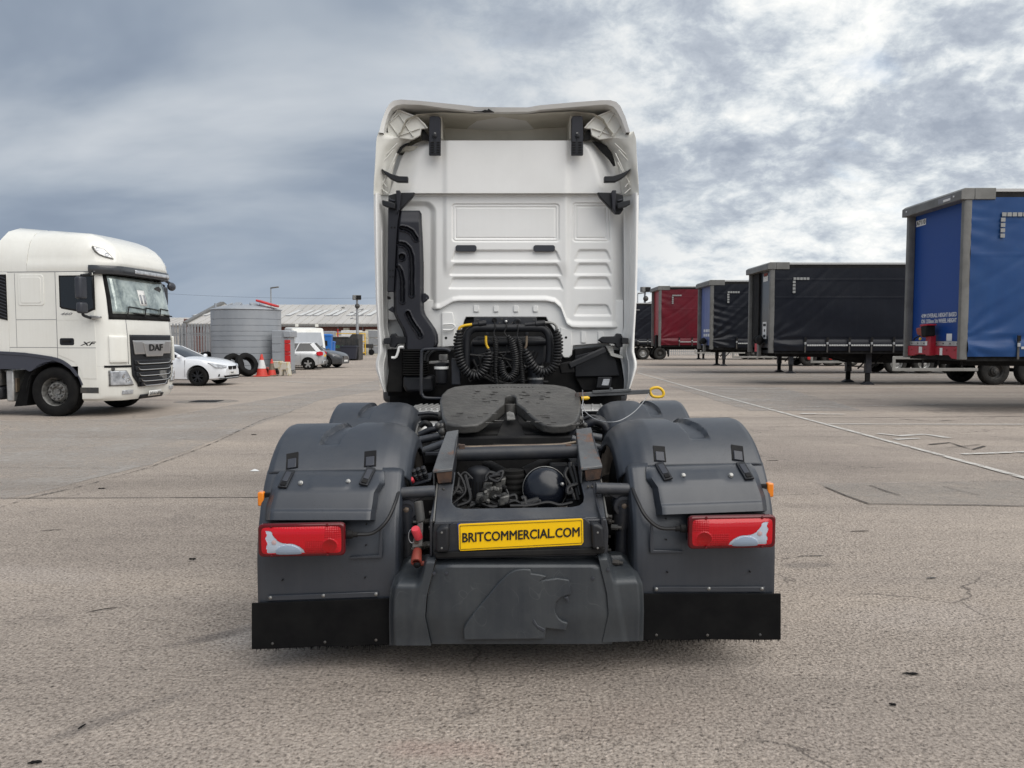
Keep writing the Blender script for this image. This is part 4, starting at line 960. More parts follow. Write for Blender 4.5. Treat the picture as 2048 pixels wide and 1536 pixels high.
for i, (x, y) in enumerate(((832, 955), (842, 953), (851, 950), (829, 946), (838, 943), (848, 940))):
    b = MB(); p = T(x, y, 4.02); b.lathe(p, (-0.1, -0.6, 0.6), [(0.008, -.02), (0.013, -.016), (0.013, -.006), (0.009, -.003), (0.013, 0), (0.013, 0.01), (0.009, 0.013), (0.012, 0.016), (0.012, 0.024), (0, .026)], 12); b.build('coiled_fitting', 'black_plastic', TR)
b = MB(); b.lathe(T(823, 960, 3.98), (-0.1, -0.8, 0.5), [(0.013, -.02), (0.013, .012), (0.009, .016), (0, .016)], 10); b.build('test_cap', 'red_cap', TR)
b = MB(); b.prism([T(x, y, 4.0) for x, y in ((818, 970), (862, 958), (862, 962), (820, 974))], (0, 0.1, 0.02)); b.build('fitting_shelf', 'frame_paint', TR, 0.002)
# --- fifth wheel
def Y5(py): return interp([(766, 5.46), (828, 4.86), (864, 4.60)], py)
out = [(880, 800), (884, 788), (893, 779), (908, 773), (930, 770), (975, 768), (1021, 767), (1070, 767), (1110, 769), (1133, 773), (1150, 780), (1159, 790), (1162, 803), (1160, 822), (1154, 840), (1146, 846), (1130, 850), (1105, 851), (1086, 848), (1076, 842), (1062, 831), (1048, 817), (1033, 806), (1032, 794), (1027, 790), (1021, 789), (1014, 790), (1010, 794), (1009, 806), (994, 818), (979, 833), (966, 843), (955, 849), (930, 851), (905, 850), (892, 846), (885, 832)]
upp = [(884.5, 828)] + [q for q in out if q[1] <= 803 and q[0] < 1000][:0]
iL, iR = [q[0] for q in out].index(885), out.index((1160, 822))
ol = out[:iR + 1] + [(1159, 828)] + out[iR + 1:]
k1 = [q[0] for q in ol].index(1062); ol = ol[:k1 + 1] + [(1059, 828)] + ol[k1 + 1:]
k2 = [q[0] for q in ol].index(979); ol = ol[:k2] + [(984.5, 828)] + ol[k2:]; ol.append((884.5, 828))
P5 = [T(x, y, Y5(y)) for x, y in ol]; n5 = len(P5); a_, b_, c_, d_ = ol.index((1159, 828)), ol.index((1059, 828)), ol.index((984.5, 828)), n5 - 1
top = [tuple(range(0, a_ + 1)) + tuple(range(b_, c_ + 1)) + (d_,), tuple(range(a_, b_ + 1)), tuple(range(c_, d_ + 1))]
b = MB(); b.add(P5 + [p + Vector((0, 0.006, -0.075 if y < 828 else -0.055)) for p, (x, y) in zip(P5, ol)], top + [tuple(n5 + i for i in f[::-1]) for f in top] + [(i, (i + 1) % n5, n5 + (i + 1) % n5, n5 + i) for i in range(n5)])
FW = b.build('fifth_wheel_plate', 'grease', TR, 0.012, seg=3, smooth=30)
b = MB()
rnd = random.Random(3)
def p5(px, py, h=0.002): p = T(px, py, Y5(py)); return p + Vector((0, -0.2 * h, h))
for i in range(46):                       # clots of grease
    px, py = rnd.uniform(945, 1098), rnd.uniform(782, 806)
    if 1003 < px < 1040: continue
    p = p5(px, py, 0.0); b.sphere(p, rnd.uniform(0.006, 0.02), 7, 4, (1.2, 0.9, 0.22))
b.build('grease_clots', 'grease', FW, smooth=60)['kind'] = 'stuff'
b = MB()
for i in range(18):
    px = rnd.uniform(888, 1000) if rnd.random() < .5 else rnd.uniform(1052, 1155); py = rnd.uniform(824, 850); p = p5(px, py, 0.001)
    b.tube([p, p + Vector((rnd.uniform(.02, .06), rnd.uniform(-.01, .01), rnd.uniform(-.004, .002)))], [0.004, 0.002], 5)
b.build('grease_ridges', 'grease', FW, smooth=60)['kind'] = 'stuff'
for i in range(13):
    p = p5(979 + i * 7.2, 774 + rnd.uniform(-.6, .6), 0.0005); b = MB(); b.obox(p, (rnd.uniform(.005, .009), 0, 0), (0, 0.009, 0.002), (0, -0.0005, 0.0022)); b.build('raised_mark', 'grease', FW, 0.001)
b = MB()                                   # throat walls and jaw
b.prism([p5(990, 846, -0.11), p5(1010, 806, -0.08), p5(1033, 806, -0.08), p5(1056, 846, -0.11), p5(1064, 858, -.13), p5(976, 860, -.13)], (0, 0, -0.05)); b.build('throat_plate', 'matt_black', FW, 0.006)
b = MB(); b.lathe(T(1021, 800, 5.13) - Vector((0, 0, 0.03)), (0, 0.1, 1), [(0.045, -0.08), (0.045, 0.0), (0.03, 0.004), (0.0, 0.004)], 20); b.build('lock_jaw', 'steel_dark', FW)
b = MB(); b.prism([p5(1013, 814, -0.035), p5(1019, 812, -0.035), p5(1028, 815, -0.035), p5(1031, 822, -0.05), p5(1014, 823, -0.05)], (0, 0, -0.01)); b.build('pale_spot_plate', 'cast_grey', FW, 0.002)  # made-up pale plate standing in for a bright spot in the throat
for s in (-1, 1):
    b = MB(); b.prism([(s * 0.36, 4.75, 0.94), (s * 0.36, 5.45, 0.94), (s * 0.36, 5.25, 1.16), (s * 0.36, 4.95, 1.13)], (s * 0.06, 0, 0)); b.build('pedestal', 'frame_paint', TR, 0.01)
    b = MB(); b.tube([(s * 0.40, 5.08, 1.12), (s * 0.475, 5.08, 1.12)], 0.035, 16); b.build('pivot_pin', 'steel_dark', TR)
    b = MB(); b.box(min(s * .30, s * .52), max(s * .30, s * .52), 4.55, 5.6, 0.934, 0.955); b.build('mounting_plate', 'frame_paint', TR, 0.004)
    b = MB()
    for i in range(24):
        p = Vector((s * rnd.uniform(0.40, 0.47), rnd.uniform(4.75, 5.1), rnd.uniform(1.0, 1.1))); b.sphere(p, rnd.uniform(0.012, 0.03), 6, 4)
    b.build('grease_clots', 'grease', TR, smooth=60)['kind'] = 'stuff'
b = MB(); b.box(-0.40, 0.40, 4.72, 4.80, 0.94, 1.02).box(-0.36, 0.36, 4.85, 5.4, 0.955, 1.03); b.build('slider_beam', 'matt_black', TR, 0.01)
b = MB(); b.bar(T(1150, 790, 5.2), T(1302, 783, 5.2), 0.018, 0.03); rh = b.build('release_bar', 'rusty_steel', TR, 0.003)
b = MB(); b.bar(T(1185, 784, 5.19), T(1262, 780, 5.19), 0.02, 0.018); b.lathe(T(1222, 779, 5.19), (0, 0, 1), [(0.012, -.01), (0.012, .012), (0, .014)], 8); b.build('release_slide', 'rusty_steel', rh, 0.002)
lp = [T(x, y, 5.2) for x, y in ((1300, 783), (1304, 777), (1314, 775), (1322, 778), (1327, 785), (1325, 792), (1316, 794), (1305, 792))]
b = MB(); q = spline(lp, 5, True); b.tube(q + q[:1], 0.010, 10, False); b.build('release_handle', 'yellow', rh)
b = MB(); b.tube([T(1163, 797, 5.15), T(1176, 796, 5.15), T(1179, 796, 5.15)], [0.014, 0.013, 0.006], 10); b.build('grip', 'yellow', rh)
b = MB(); b.tube(spline([T(1297, 787, 5.19), T(1288, 802, 5.12), T(1268, 824, 5.0), T(1240, 841, 4.9), T(1214, 844, 4.9), T(1190, 838, 4.95), T(1172, 825, 5.0), T(1165, 812, 5.05)], 6), 0.0028, 6); b.build('release_cable', 'galv', rh)
b = MB(); b.tube(spline([T(1165, 780, 5.1), T(1166, 800, 5.1), T(1164, 820, 5.05), T(1168, 850, 5.0)], 5), 0.003, 6); b.build('release_cable', 'galv', rh)

# --- catwalk, tanks and hoses ahead of the fifth wheel
for s, (xa, xb) in ((-1, (-0.78, -0.36)), (1, (0.44, 0.80))):
    b = MB(); b.box(xa, xb, 5.95, 6.5, 1.055, 1.07); cw = b.build('catwalk_plate', 'alu', TR, 0.004)
    if s < 0:
        for j in range(9):
            b = MB(); xx = xa + 0.02 + j * 0.045; b.obox((xx + .01, 6.23, 1.075), (0.008, 0, 0), (0.03, 0.24, 0), (0, 0, 0.008)); b.build('tread_rib', 'alu', cw, 0.003)
    else:
        for j in range(5):
            b = MB(); xx = xa + 0.03 + j * 0.07; b.obox((xx + .01, 6.23, 1.073), (0.006, 0, 0), (0.03, 0.24, 0), (0, 0, 0.005)); b.build('tread_rib', 'alu', cw, 0.002)
b = MB(); b.tube([(-0.92, 5.95, 0.86), (-0.42, 5.95, 0.86)], 0.13, 24); b.build('air_tank', 'alu', TR, 0.01)
b = MB(); b.tube([(0.42, 5.95, 0.86), (0.92, 5.95, 0.86)], 0.13, 24); b.build('air_tank', 'frame_paint', TR, 0.01)
hz = [[(838, 870), (860, 860), (880, 858), (898, 862)], [(838, 876), (855, 868), (875, 868), (892, 872)], [(842, 834), (862, 832), (880, 836), (890, 846)], [(836, 828), (860, 826), (880, 830), (888, 840)], [(840, 852), (850, 846), (860, 852), (858, 862)], [(845, 872), (866, 868), (884, 874)],
      [(1172, 850), (1190, 842), (1206, 848), (1214, 860)], [(1168, 862), (1188, 856), (1204, 862)], [(1175, 868), (1195, 864), (1212, 872)], [(1166, 838), (1185, 832), (1202, 840)], [(1180, 846), (1195, 838), (1208, 846)], [(845, 838), (866, 830), (884, 834)]]
for i, h in enumerate(hz):
    b = MB(); b.tube(spline([T(x, y, 5.35 + 0.05 * (i % 3)) for x, y in h], 6), [0.022, 0.012, 0.03, 0.014][i % 4], 10); b.build('air_hose', 'hose_black' if i % 3 else 'frame_paint', TR)
b = MB(); b.box(-0.80, -0.45, 5.25, 5.9, 0.75, 0.90).box(0.45, 0.82, 5.25, 5.9, 0.75, 0.90).box(-0.36, 0.36, 5.5, 7.0, 0.6, 0.92); b.build('gearbox_cover', 'matt_black', TR, 0.03)
b = MB(); b.box(-1.15, -0.46, 6.45, 7.6, 0.40, 0.98); b.build('battery_box', 'matt_black', TR, 0.03)
b = MB(); b.box(0.46, 1.15, 6.45, 7.6, 0.40, 0.98); b.build('fuel_tank', 'matt_black', TR, 0.06, seg=4)
for s in (-1, 1):
    b = MB(); b.box(min(s * 1.17, s * 1.12), max(s * 1.17, s * 1.12), 6.55, 6.60, 0.985, 1.045); b.build('side_marker', 'orange_lens', TR, 0.004)
    b = MB(); b.box(min(s * 1.12, s * .55), max(s * 1.12, s * .55), 6.55, 6.65, 0.98, 1.03); b.build('marker_bracket', 'black_plastic', TR, 0.008)

# --- cab shell
YW = 7.20
def ring(y, hw, z0, z1, r):
    return [Vector((x, y, z)) for x, z in rrect(-hw, hw, z0, z1, r, 5)]
b = MB(); b.rings([ring(YW + 0.10, 1.17, 1.30, 3.34, 0.12), ring(YW + 0.3, 1.215, 1.28, 3.40, 0.14), ring(8.9, 1.22, 1.25, 3.42, 0.16), ring(9.25, 1.20, 1.2, 3.1, 0.2), ring(9.42, 1.13, 1.15, 2.5, 0.2)], True, True)
CAB = b.build('cab_shell', 'white_paint', TR, smooth=45)
b = MB(); b.rings([ring(9.36, 1.05, 1.85, 2.75, 0.1), ring(9.48, 1.02, 1.85, 2.65, 0.1)], True, True); b.build('windscreen', 'glass_dark', CAB)
for s in (-1, 1):
    b = MB(); b.prism([(s * 1.218, 8.25, 1.9), (s * 1.218, 9.0, 1.85), (s * 1.218, 8.95, 2.6), (s * 1.218, 8.25, 2.6)], (s * 0.012, 0, 0)); b.build('side_window', 'glass_dark', CAB, 0.004)
    b = MB(); b.box(min(s * 1.24, s * 1.02), max(s * 1.24, s * 1.02), 7.75, 8.95, 0.98, 1.26); b.build('wheel_arch', 'fender_plastic', TR, 0.05, seg=3)
b = MB(); b.box(-1.2, 1.2, 8.95, 9.5, 0.35, 1.2); b.build('bumper', 'white_paint', TR, 0.08, seg=4)
b = MB(); b.box(-1.12, 1.12, 7.42, 7.5, 0.62, 1.75); b.build('dark_backing', 'matt_black', TR)  # black sheet added to stand in for the dark under the cab
b = MB(); b.box(-0.45, 0.45, 7.0, 8.9, 0.62, 1.15); b.build('engine_cover', 'matt_black', TR, 0.05)

# rear wall: pressed steel, in relief
def band(a, b_, w_, x): return sstep(a - w_, a, x) * (1 - sstep(b_, b_ + w_, x))
def rr_in(px, py, x0, x1, y0, y1, r):     # signed distance to a rounded rectangle
    qx = abs(px - (x0 + x1) / 2) - (x1 - x0) / 2 + r; qy = abs(py - (y0 + y1) / 2) - (y1 - y0) / 2 + r
    return math.hypot(max(qx, 0), max(qy, 0)) + min(max(qx, qy), 0) - r
SLOTS = [(902, 1121, 501, 522), (899, 1124, 528.5, 550), (897, 1126, 556, 577), (1149, 1222, 500, 521), (1148, 1223, 527.5, 549), (1148, 1223, 555, 576), (1148, 1223, 610, 631)]
def wall_h(px, py):
    h = 0.022 * sstep(884, 895, px) * (1 - sstep(1131, 1142, px)) * (1 - sstep(520, 560, py))
    h -= 0.07 * sstep(1222, 1247, px)
    h -= 0.045 * (1 - sstep(-2, 12, -0 + rr_in(px, py, 760, 862, 412, 700, 14))) if px < 900 else 0
    for (x0, x1, y0, y1) in SLOTS:
        if y0 - 6 < py < y1 + 6 and x0 - 10 < px < x1 + 10:
            t = (py - y0) / (y1 - y0); ins = 9 * (1 - clamp(t)); d = rr_in(px, py, x0 + ins, x1 - ins, y0, y1, 4)
            h -= 0.026 * sstep(2.2, -2.5, d) * (0.55 + 0.45 * (1 - clamp(t)) if True else 1)
    for (x0, x1, y0, y1) in ((905, 1118, 408, 483), (1146, 1219, 406, 483)):
        if x0 - 12 < px < x1 + 12 and y0 - 12 < py < y1 + 12:
            d = rr_in(px, py, x0, x1, y0, y1, 6); h -= 0.013 * sstep(2.5, 0, abs(d + 1)) + 0.010 * sstep(0, -5, d)
            h -= 0.006 * sstep(1.8, 0, abs(d + 7))
    h += 0.010 * sstep(3, 0, abs(py - 391)) + 0.004 * math.exp(-((px - 1131) / 7) ** 2)
    return h
botw = [(775, 622), (880, 619), (893, 612), (905, 605), (918, 603), (1092, 603), (1110, 607), (1122, 618), (1128, 635), (1134, 650), (1144, 656), (1160, 657), (1247, 657)]
def wallfn(u, v):
    px = lerp(775, 1247, u); py = lerp(386, interp(botw, px), v); e = 0.018 * sstep(0.94, 0.985, v) * (1 - sstep(0.99, 1.0, v))
    return T(px, py, YW - wall_h(px, py) - e)
b = relief(wallfn, 320, 220, 0.12); WALL = b.build('rear_wall', 'white_paint', TR, smooth=50)
lowp = [(776, 600), (1247, 600), (1247, 668), (1246, 692), (1222, 692), (1216, 686), (1146, 691), (1144, 710), (1138, 716), (1128, 716), (1122, 710), (1118, 690), (1110, 662), (1096, 642), (1092, 634), (932, 634), (928, 642), (925, 655), (915, 680), (906, 690), (890, 694), (852, 694), (852, 640), (776, 640)]
LP = PX('lower_wall', lowp, 7.222, 0.05, 'white_paint', None, 0.006, 2)
for q in ([(947, 611), (958, 611), (958, 624), (947, 624)], [(987, 611), (997, 611), (997, 624), (987, 624)], [(1027, 611), (1037, 611), (1037, 624), (1027, 624)], [(1066, 611), (1076, 611), (1076, 624), (1066, 624)], [(1162, 663), (1172, 663), (1172, 686), (1162, 686)], [(1196, 663), (1207, 663), (1207, 686), (1196, 686)]):
    PX('stiffener', q, 7.208, 0.02, 'white_paint', LP, 0.006, 2)
PX('bracket_column', [(884, 625), (905, 625), (908, 640), (908, 692), (884, 694)], 7.20, 0.03, 'white_paint', LP, 0.004)
b = MB(); b.tube(spline([T(x, y, 7.17) for x, y in ((886, 660), (902, 660), (909, 656), (909, 651), (903, 648), (886, 649))], 5), 0.009, 8); b.build('tow_loop', 'white_paint', LP)
for (bx, by) in ((892, 676), (1132, 675)):
    b = MB(); b.lathe(T(bx, by, 7.198 if bx < 1000 else 7.208), (0, -1, 0), [(0.012, -0.01), (0.012, 0.001), (0, 0.001)], 12); b.build('bolt_hole', 'matt_black', LP)
PX('bracket_column', [(1121, 655), (1143, 660), (1144, 708), (1138, 715), (1128, 715), (1122, 706)], 7.21, 0.03, 'white_paint', LP, 0.005)
for q in ((911, 953), (1067, 1110)):
    PX('grab_plate', [(q[0], q[1] * 0 + 493), (q[0] + 3, 490), (q[1] - 3, 490), (q[1], 493), (q[1], 500), (q[1] - 3, 503), (q[0] + 3, 503), (q[0], 500)], 7.165, 0.02, 'charcoal', WALL, 0.004)

# upper rear panel
def upY(px, py, u, v): return 7.135 - 0.022 * sstep(884, 895, px) * (1 - sstep(1131, 1142, px)) + 0.10 * sstep(0.10, 0.0, u) + 0.10 * sstep(0.90, 1.0, u)
ur = [(281, 848, 1186), (285, 836, 1194), (292, 822, 1206), (302, 811, 1214), (318, 802, 1222), (340, 795, 1230), (365, 787, 1238), (380, 781, 1243), (387, 779, 1246)]
def upfn(u, v):
    py0 = lerp(281, 386, v); L_ = [(r[0], r[1]) for r in ur]; R_ = [(r[0], r[2]) for r in ur]; px = lerp(interp(L_, py0), interp(R_, py0), u)
    py = py0 + (3.0 * (1 - v) * 0 if v < 1 else 0) - 2.5 * sstep(880, 780, px) * v * 0 + (4 * sstep(850, 780, px) + 4 * sstep(1175, 1245, px)) * sstep(0.9, 1, v) * 0
    return T(px, py, upY(px, py, u, v))
b = relief(upfn, 120, 40, 0.10); UP = b.build('roof_rear_panel', 'white_paint', TR, smooth=50)
b = MB(); b.prism([T(x, y, 7.12) for x, y in ((1184, 282), (1200, 285), (1213, 291), (1223, 304), (1228, 318), (1231, 331), (1227, 332), (1218, 318), (1206, 306), (1194, 293))], (0, 0.02, 0)); b.build('seal_gap', 'matt_black', UP, 0.002)
b = MB(); b.prism([T(x, y, 7.12) for x, y in ((794, 305), (800, 294), (811, 287), (818, 285), (816, 288), (805, 296), (798, 308))], (0, 0.02, 0)); b.build('seal_gap', 'matt_black', UP, 0.001)

# roof spoiler: shell open at the back
C1 = lambda x, y: (730 + x / 3.593, 180 + y / 3.593)
oe = [(100, 305), (118, 230), (150, 140), (175, 100), (205, 76), (260, 68), (400, 78), (560, 94), (740, 112), (800, 122), (980, 124), (1170, 125), (1250, 110), (1500, 88), (1700, 73), (1765, 73), (1805, 85), (1835, 115), (1870, 190), (1905, 305)]
ie = [(132, 310), (148, 230), (168, 168), (190, 135), (220, 112), (272, 102), (400, 106), (560, 128), (740, 148), (800, 152), (980, 158), (1170, 156), (1270, 140), (1500, 122), (1690, 106), (1740, 104), (1782, 118), (1808, 145), (1845, 215), (1878, 305)]
O = [T(*C1(*q), 6.93) for q in oe]; I = [T(*C1(*q), 6.95) for q in ie]
def back(P, y, zk, sx): return [Vector((p.x * sx, y, 1.30 + (p.z - 1.30) * zk)) for p in P]
b = MB(); b.rings([back(I, 7.6, 0.985, 0.99), I, O, back(O, 7.4, 1.0, 1.005), back(O, 8.1, 0.975, 1.0), back(O, 8.7, 0.90, 0.98), back(O, 9.15, 0.80, 0.93)], False, False)
SPO = b.build('roof_spoiler', 'white_paint', TR, smooth=50)
b = MB(); ins = [(250, 330), (300, 220), (380, 185), (560, 172), (740, 180), (980, 185), (1170, 185), (1270, 176), (1500, 165), (1640, 180), (1710, 220), (1770, 330)]
i1 = [T(*C1(*q), 7.05) for q in ins]; b.rings([[Vector((p.x, 7.0, p.z)) for p in i1], [Vector((p.x * 0.98, 7.3, p.z - 0.01)) for p in i1], [Vector((p.x * 0.97, 7.6, p.z - 0.02)) for p in i1]], False, False)
b.build('spoiler_lining', 'interior_beige', SPO, smooth=50)
b = MB(); b.box(-0.95, 0.95, 7.46, 7.5, 3.2, 3.72); b.build('spoiler_bulkhead', 'interior_beige', SPO)
b = MB(); b.box(-1.1, 1.1, 7.2, 8.9, 3.36, 3.40); b.build('roof_floor', 'interior_beige', SPO)
for s in (-1, 1):
    b = MB(); b.prism([(s * 0.58, 7.15, 3.45), (s * 0.58, 7.8, 3.42), (s * 0.58, 7.8, 3.74), (s * 0.58, 7.1, 3.74)], (s * 0.03, 0, 0)); b.build('spoiler_rib', 'interior_beige', SPO, 0.01)
PX('chipped_edge', [C1(*q) for q in ((780, 153), (838, 152), (862, 141), (880, 145), (888, 133), (905, 147), (928, 158), (860, 159))], 6.922, 0.02, 'matt_black', SPO, 0.0)
# corner fairings with stiffening ribs (left traced, right mirrored)
def both_px(name, pts, Y, d, mt_, bev=0.004, pars=None, seg=2):
    r = []
    for side in (0, 1):
        b = MB(); b.prism([T(x, y, Y) for x, y in pts], (0, d, 0))
        if side: b.flip_x()
        r.append(b.build(name, mt_, pars[side] if pars else TR, bev, seg=seg))
    return r
xp = [C1(*q) for q in ((158, 235), (175, 195), (240, 140), (300, 160), (375, 195), (430, 240), (452, 275), (405, 278), (398, 325), (340, 356), (245, 345), (165, 320))]
XP = both_px('fairing_panel', xp, 7.06, 0.03, 'white_plastic', 0.004)
def seg_bars(segs, Y, w_, h_, par, mt_='white_plastic'):
    for side in (0, 1):
        for a, c in segs:
            b = MB(); b.bar(T(*C1(*a), Y), T(*C1(*c), Y), w_, h_, (0, -1, 0))
            if side: b.flip_x()
            b.build('rib', mt_, par[side], 0.002)
seg_bars([((238, 165), (348, 335)), ((330, 205), (232, 325)), ((180, 240), (245, 330)), ((240, 140), (180, 230)), ((245, 145), (380, 200)), ((380, 200), (450, 275)), ((240, 330), (395, 275)), ((175, 235), (250, 170))], 7.055, 0.010, 0.022, XP)
def cf(u, v):
    rows = [(300, 98, 172), (318, 92, 260), (345, 84, 335), (380, 80, 300), (430, 78, 248), (480, 76, 222), (560, 72, 198), (640, 66, 184), (720, 62, 172), (752, 62, 168)]
    y = lerp(300, 752, v); x = lerp(interp([(r[0], r[1]) for r in rows], y), interp([(r[0], r[2]) for r in rows], y), u)
    Y = 6.95 + 0.20 * u ** 1.3 + 0.010 * math.sin(u * 9 + v * 7) * u * (1 - u) * 2.2 + 0.05 * (1 - sstep(0.0, 0.06, v)) * u + 0.035 * sstep(0.02, 0.0, abs(u - 0.45 - 0.2 * math.sin(v * 5)))* 0
    return T(*C1(x, y), Y)
b = relief(cf, 28, 40, 0.06); CF = both(b, 'corner_fairing', 'white_plastic', smooth=50)
seg_bars([((232, 385), (95, 520)), ((205, 430), (95, 560)), ((228, 455), (120, 690)), ((212, 520), (150, 640)), ((85, 520), (105, 570)), ((85, 680), (165, 745)), ((120, 650), (160, 700))], 7.035, 0.008, 0.016, CF)
b = MB(); b.prism([Vector((-1.16, 6.96, 3.33)), Vector((-1.185, 6.96, 3.0)), Vector((-1.225, 7.6, 3.0)), Vector((-1.20, 7.6, 3.33))], (0.02, 0, 0)); both(b, 'fairing_skin', 'white_paint', bev=0.006)
# side fairings down the cab's rear corners
osl = [(386, 748), (420, 748), (520, 750), (600, 752), (665, 756), (690, 757), (705, 757), (724, 752), (736, 752), (752, 757), (770, 763), (784, 768)]
isl = [(386, 776), (420, 776), (520, 775), (600, 775), (655, 775), (668, 778), (690, 781), (706, 784), (722, 781), (740, 778), (760, 775), (784, 775)]
def sf(u, v):
    y = lerp(386, 784, v); xo, xi = interp(osl, y), interp(isl, y); x = lerp(xo, xi, u)
    Y = 6.95 + 0.24 * sstep(0.12, 1.0, u) + 0.015 * sstep(0.12, 0.0, u) - 0.02 * sstep(0.035, 0, abs(u - 0.58)) * sstep(440, 470, y)
    if y > 700: Y -= 0.03 * sstep(700, 720, y) * sstep(0.3, 0.6, u)
    return T(x, y, Y)
b = relief(sf, 24, 70, 0.03); SF = both(b, 'side_fairing', 'white_paint', smooth=50)
def sk(u, v):
    y = lerp(386, 784, v); p = T(interp(osl, y) + 1, y, 6.97); return Vector((p.x - 0.03 * sstep(0, 0.4, u), lerp(6.965, 7.75, u), p.z))
b = MB(); b.grid(sk, 10, 60); both(b, 'fairing_skin', 'white_paint', solid=0.012, smooth=50)
# black hinges, straps and brackets
for q in (((463, 190), (480, 186), (530, 187), (543, 200), (543, 466), (459, 466), (459, 250)),):
    ST = both_px('spoiler_strut', [C1(*p) for p in q], 7.02, 0.05, 'duct_black', 0.006)
    for side in (0, 1):
        for k in range(5):
            for j in (0, 1):
                x = 470 + j * 44; y = 372 + k * 18; b = MB(); b.prism([T(*C1(*p), 7.012) for p in ((x, y), (x + 24, y), (x + 24, y + 7), (x, y + 7))], (0, 0.01, 0))
                if side: b.flip_x()
                b.build('slot', 'matt_black', ST[side])
        b = MB(); b.lathe(T(*C1(500, 330), 7.02), (0, -1, 0), [(0.020, -.01), (0.020, 0.012), (0.010, 0.015), (0.01, .02), (0, .02)], 12); b.prism([T(*C1(*p), 7.012) for p in ((496, 345), (504, 345), (504, 450), (496, 450))], (0, 0.01, 0))
        if side: b.flip_x()
        b.build('strut_bolt', 'black_plastic', ST[side])
        b = MB(); b.bar(T(*C1(497, 310), 7.015), T(*C1(510, 310), 7.015), 0.012, 0.01, (0, 0, 1))
        if side: b.flip_x()
        b.build('strut_pin', 'cast_grey', ST[side])
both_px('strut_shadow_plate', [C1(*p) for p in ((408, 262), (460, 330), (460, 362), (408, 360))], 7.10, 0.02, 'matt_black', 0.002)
both_px('fairing_stay', [C1(*p) for p in ((118, 562), (140, 578), (190, 602), (245, 618), (308, 620), (308, 662), (230, 660), (178, 634), (140, 600))], 6.99, 0.06, 'black_plastic', 0.006)
H1 = both_px('corner_hinge', [C1(*p) for p in ((170, 755), (240, 738), (358, 735), (340, 770), (228, 890), (190, 890), (170, 860))], 7.04, 0.06, 'black_plastic', 0.008)
both_px('hinge_arm', [C1(*p) for p in ((122, 790), (172, 800), (215, 815), (215, 855), (150, 838), (122, 822))], 6.98, 0.05, 'black_plastic', 0.006, H1)
both_px('hinge_rib', [C1(*p) for p in ((222, 720), (250, 720), (258, 740), (250, 850), (228, 892), (226, 800))], 7.0, 0.05, 'duct_black', 0.006, H1)
both_px('hinge_rib', [C1(*p) for p in ((176, 780), (215, 790), (212, 800), (176, 792))], 7.02, 0.03, 'charcoal', 0.002, H1)
C2 = lambda x, y: (730 + x / 3.357, 560 + y / 3.357)
H2 = both_px('lower_hinge', [C2(*p) for p in ((160, 390), (175, 362), (205, 358), (215, 378), (300, 380), (330, 405), (300, 425), (215, 430), (205, 455), (165, 450))], 7.02, 0.07, 'black_plastic', 0.008)
both_px('hinge_arm', [C2(*p) for p in ((126, 392), (172, 385), (172, 430), (126, 430))], 6.97, 0.05, 'black_plastic', 0.004, H2)
# air intake duct up the left rear corner
C8 = lambda x, y: (740 + x / 3.489, 360 + y / 3.489)
dl = [(213, 208), (250, 203), (285, 198), (320, 194), (430, 186), (600, 178), (780, 165), (930, 165), (980, 188), (1050, 225), (1100, 240), (1180, 242)]
dr = [(213, 346), (222, 352), (280, 354), (430, 362), (600, 368), (790, 368), (900, 370), (940, 382), (1000, 425), (1040, 452), (1080, 468), (1130, 472), (1160, 464), (1180, 452)]
GR = [[(218, 335), (255, 342), (290, 362), (315, 400), (322, 412)], [(205, 445), (240, 452), (270, 480), (288, 530), (292, 600), (292, 800)], [(196, 612), (212, 640), (225, 700), (226, 845)], [(262, 930), (280, 970), (310, 1020), (340, 1060), (350, 1085)]]
def dseg(p, a, c):
    ax, ay = a; bx, by = c; dx, dy = bx - ax, by - ay; t = clamp(((p[0] - ax) * dx + (p[1] - ay) * dy) / (dx * dx + dy * dy)); return math.hypot(p[0] - ax - dx * t, p[1] - ay - dy * t)
def dfn(u, v):
    y = lerp(213, 1180, v); x = lerp(interp(dl, y), interp(dr, y), u)
    d = min(dseg((x, y), a, c) for g in GR for a, c in zip(g, g[1:])); d = min(d, math.hypot(x - 222, y - 538) - 8)
    h = 0.09 * min(sstep(0, 0.10, u), sstep(0, 0.10, 1 - u)) * lerp(0.35, 1, sstep(213, 300, y)) - 0.055 * sstep(17, 7, d) + 0.012 * sstep(26, 18, d) * sstep(14, 18, d)
    return T(*C8(x, y), 7.06 - h)
b = relief(dfn, 64, 220, 0.12); DU = b.build('air_intake_duct', 'duct_black', TR, smooth=55)
PX('duct_flange', [C8(*p) for p in ((128, 105), (205, 215), (196, 290), (186, 420), (168, 780), (120, 780))], 7.03, 0.03, 'duct_black', DU, 0.006)
for (x, y) in ((150, 332), (172, 332), (140, 632), (160, 632), (140, 676), (160, 676)):
    b = MB(); b.lathe(T(*C8(x, y), 7.03), (0, -1, 0), [(0.009, -0.005), (0.009, 0.002), (0, 0.001)], 10); b.build('hole', 'matt_black', DU)
for (x, y) in ((241, 228), (333, 228), (398, 822)):
    b = MB(); b.lathe(T(*C8(x, y), 7.03 if y < 300 else 7.06), (0, -1, 0), [(0.011, -0.01), (0.011, 0.006), (0.006, 0.004), (0, 0.004)], 12); b.build('screw', 'charcoal', DU)
PX('duct_tab', [C8(*p) for p in ((365, 790), (385, 790), (408, 806), (412, 826), (385, 850), (365, 862))], 7.06, 0.04, 'duct_black', DU, 0.006)
PX('duct_tab', [C8(*p) for p in ((125, 905), (158, 880), (166, 905), (168, 930))], 7.06, 0.04, 'duct_black', DU, 0.004)
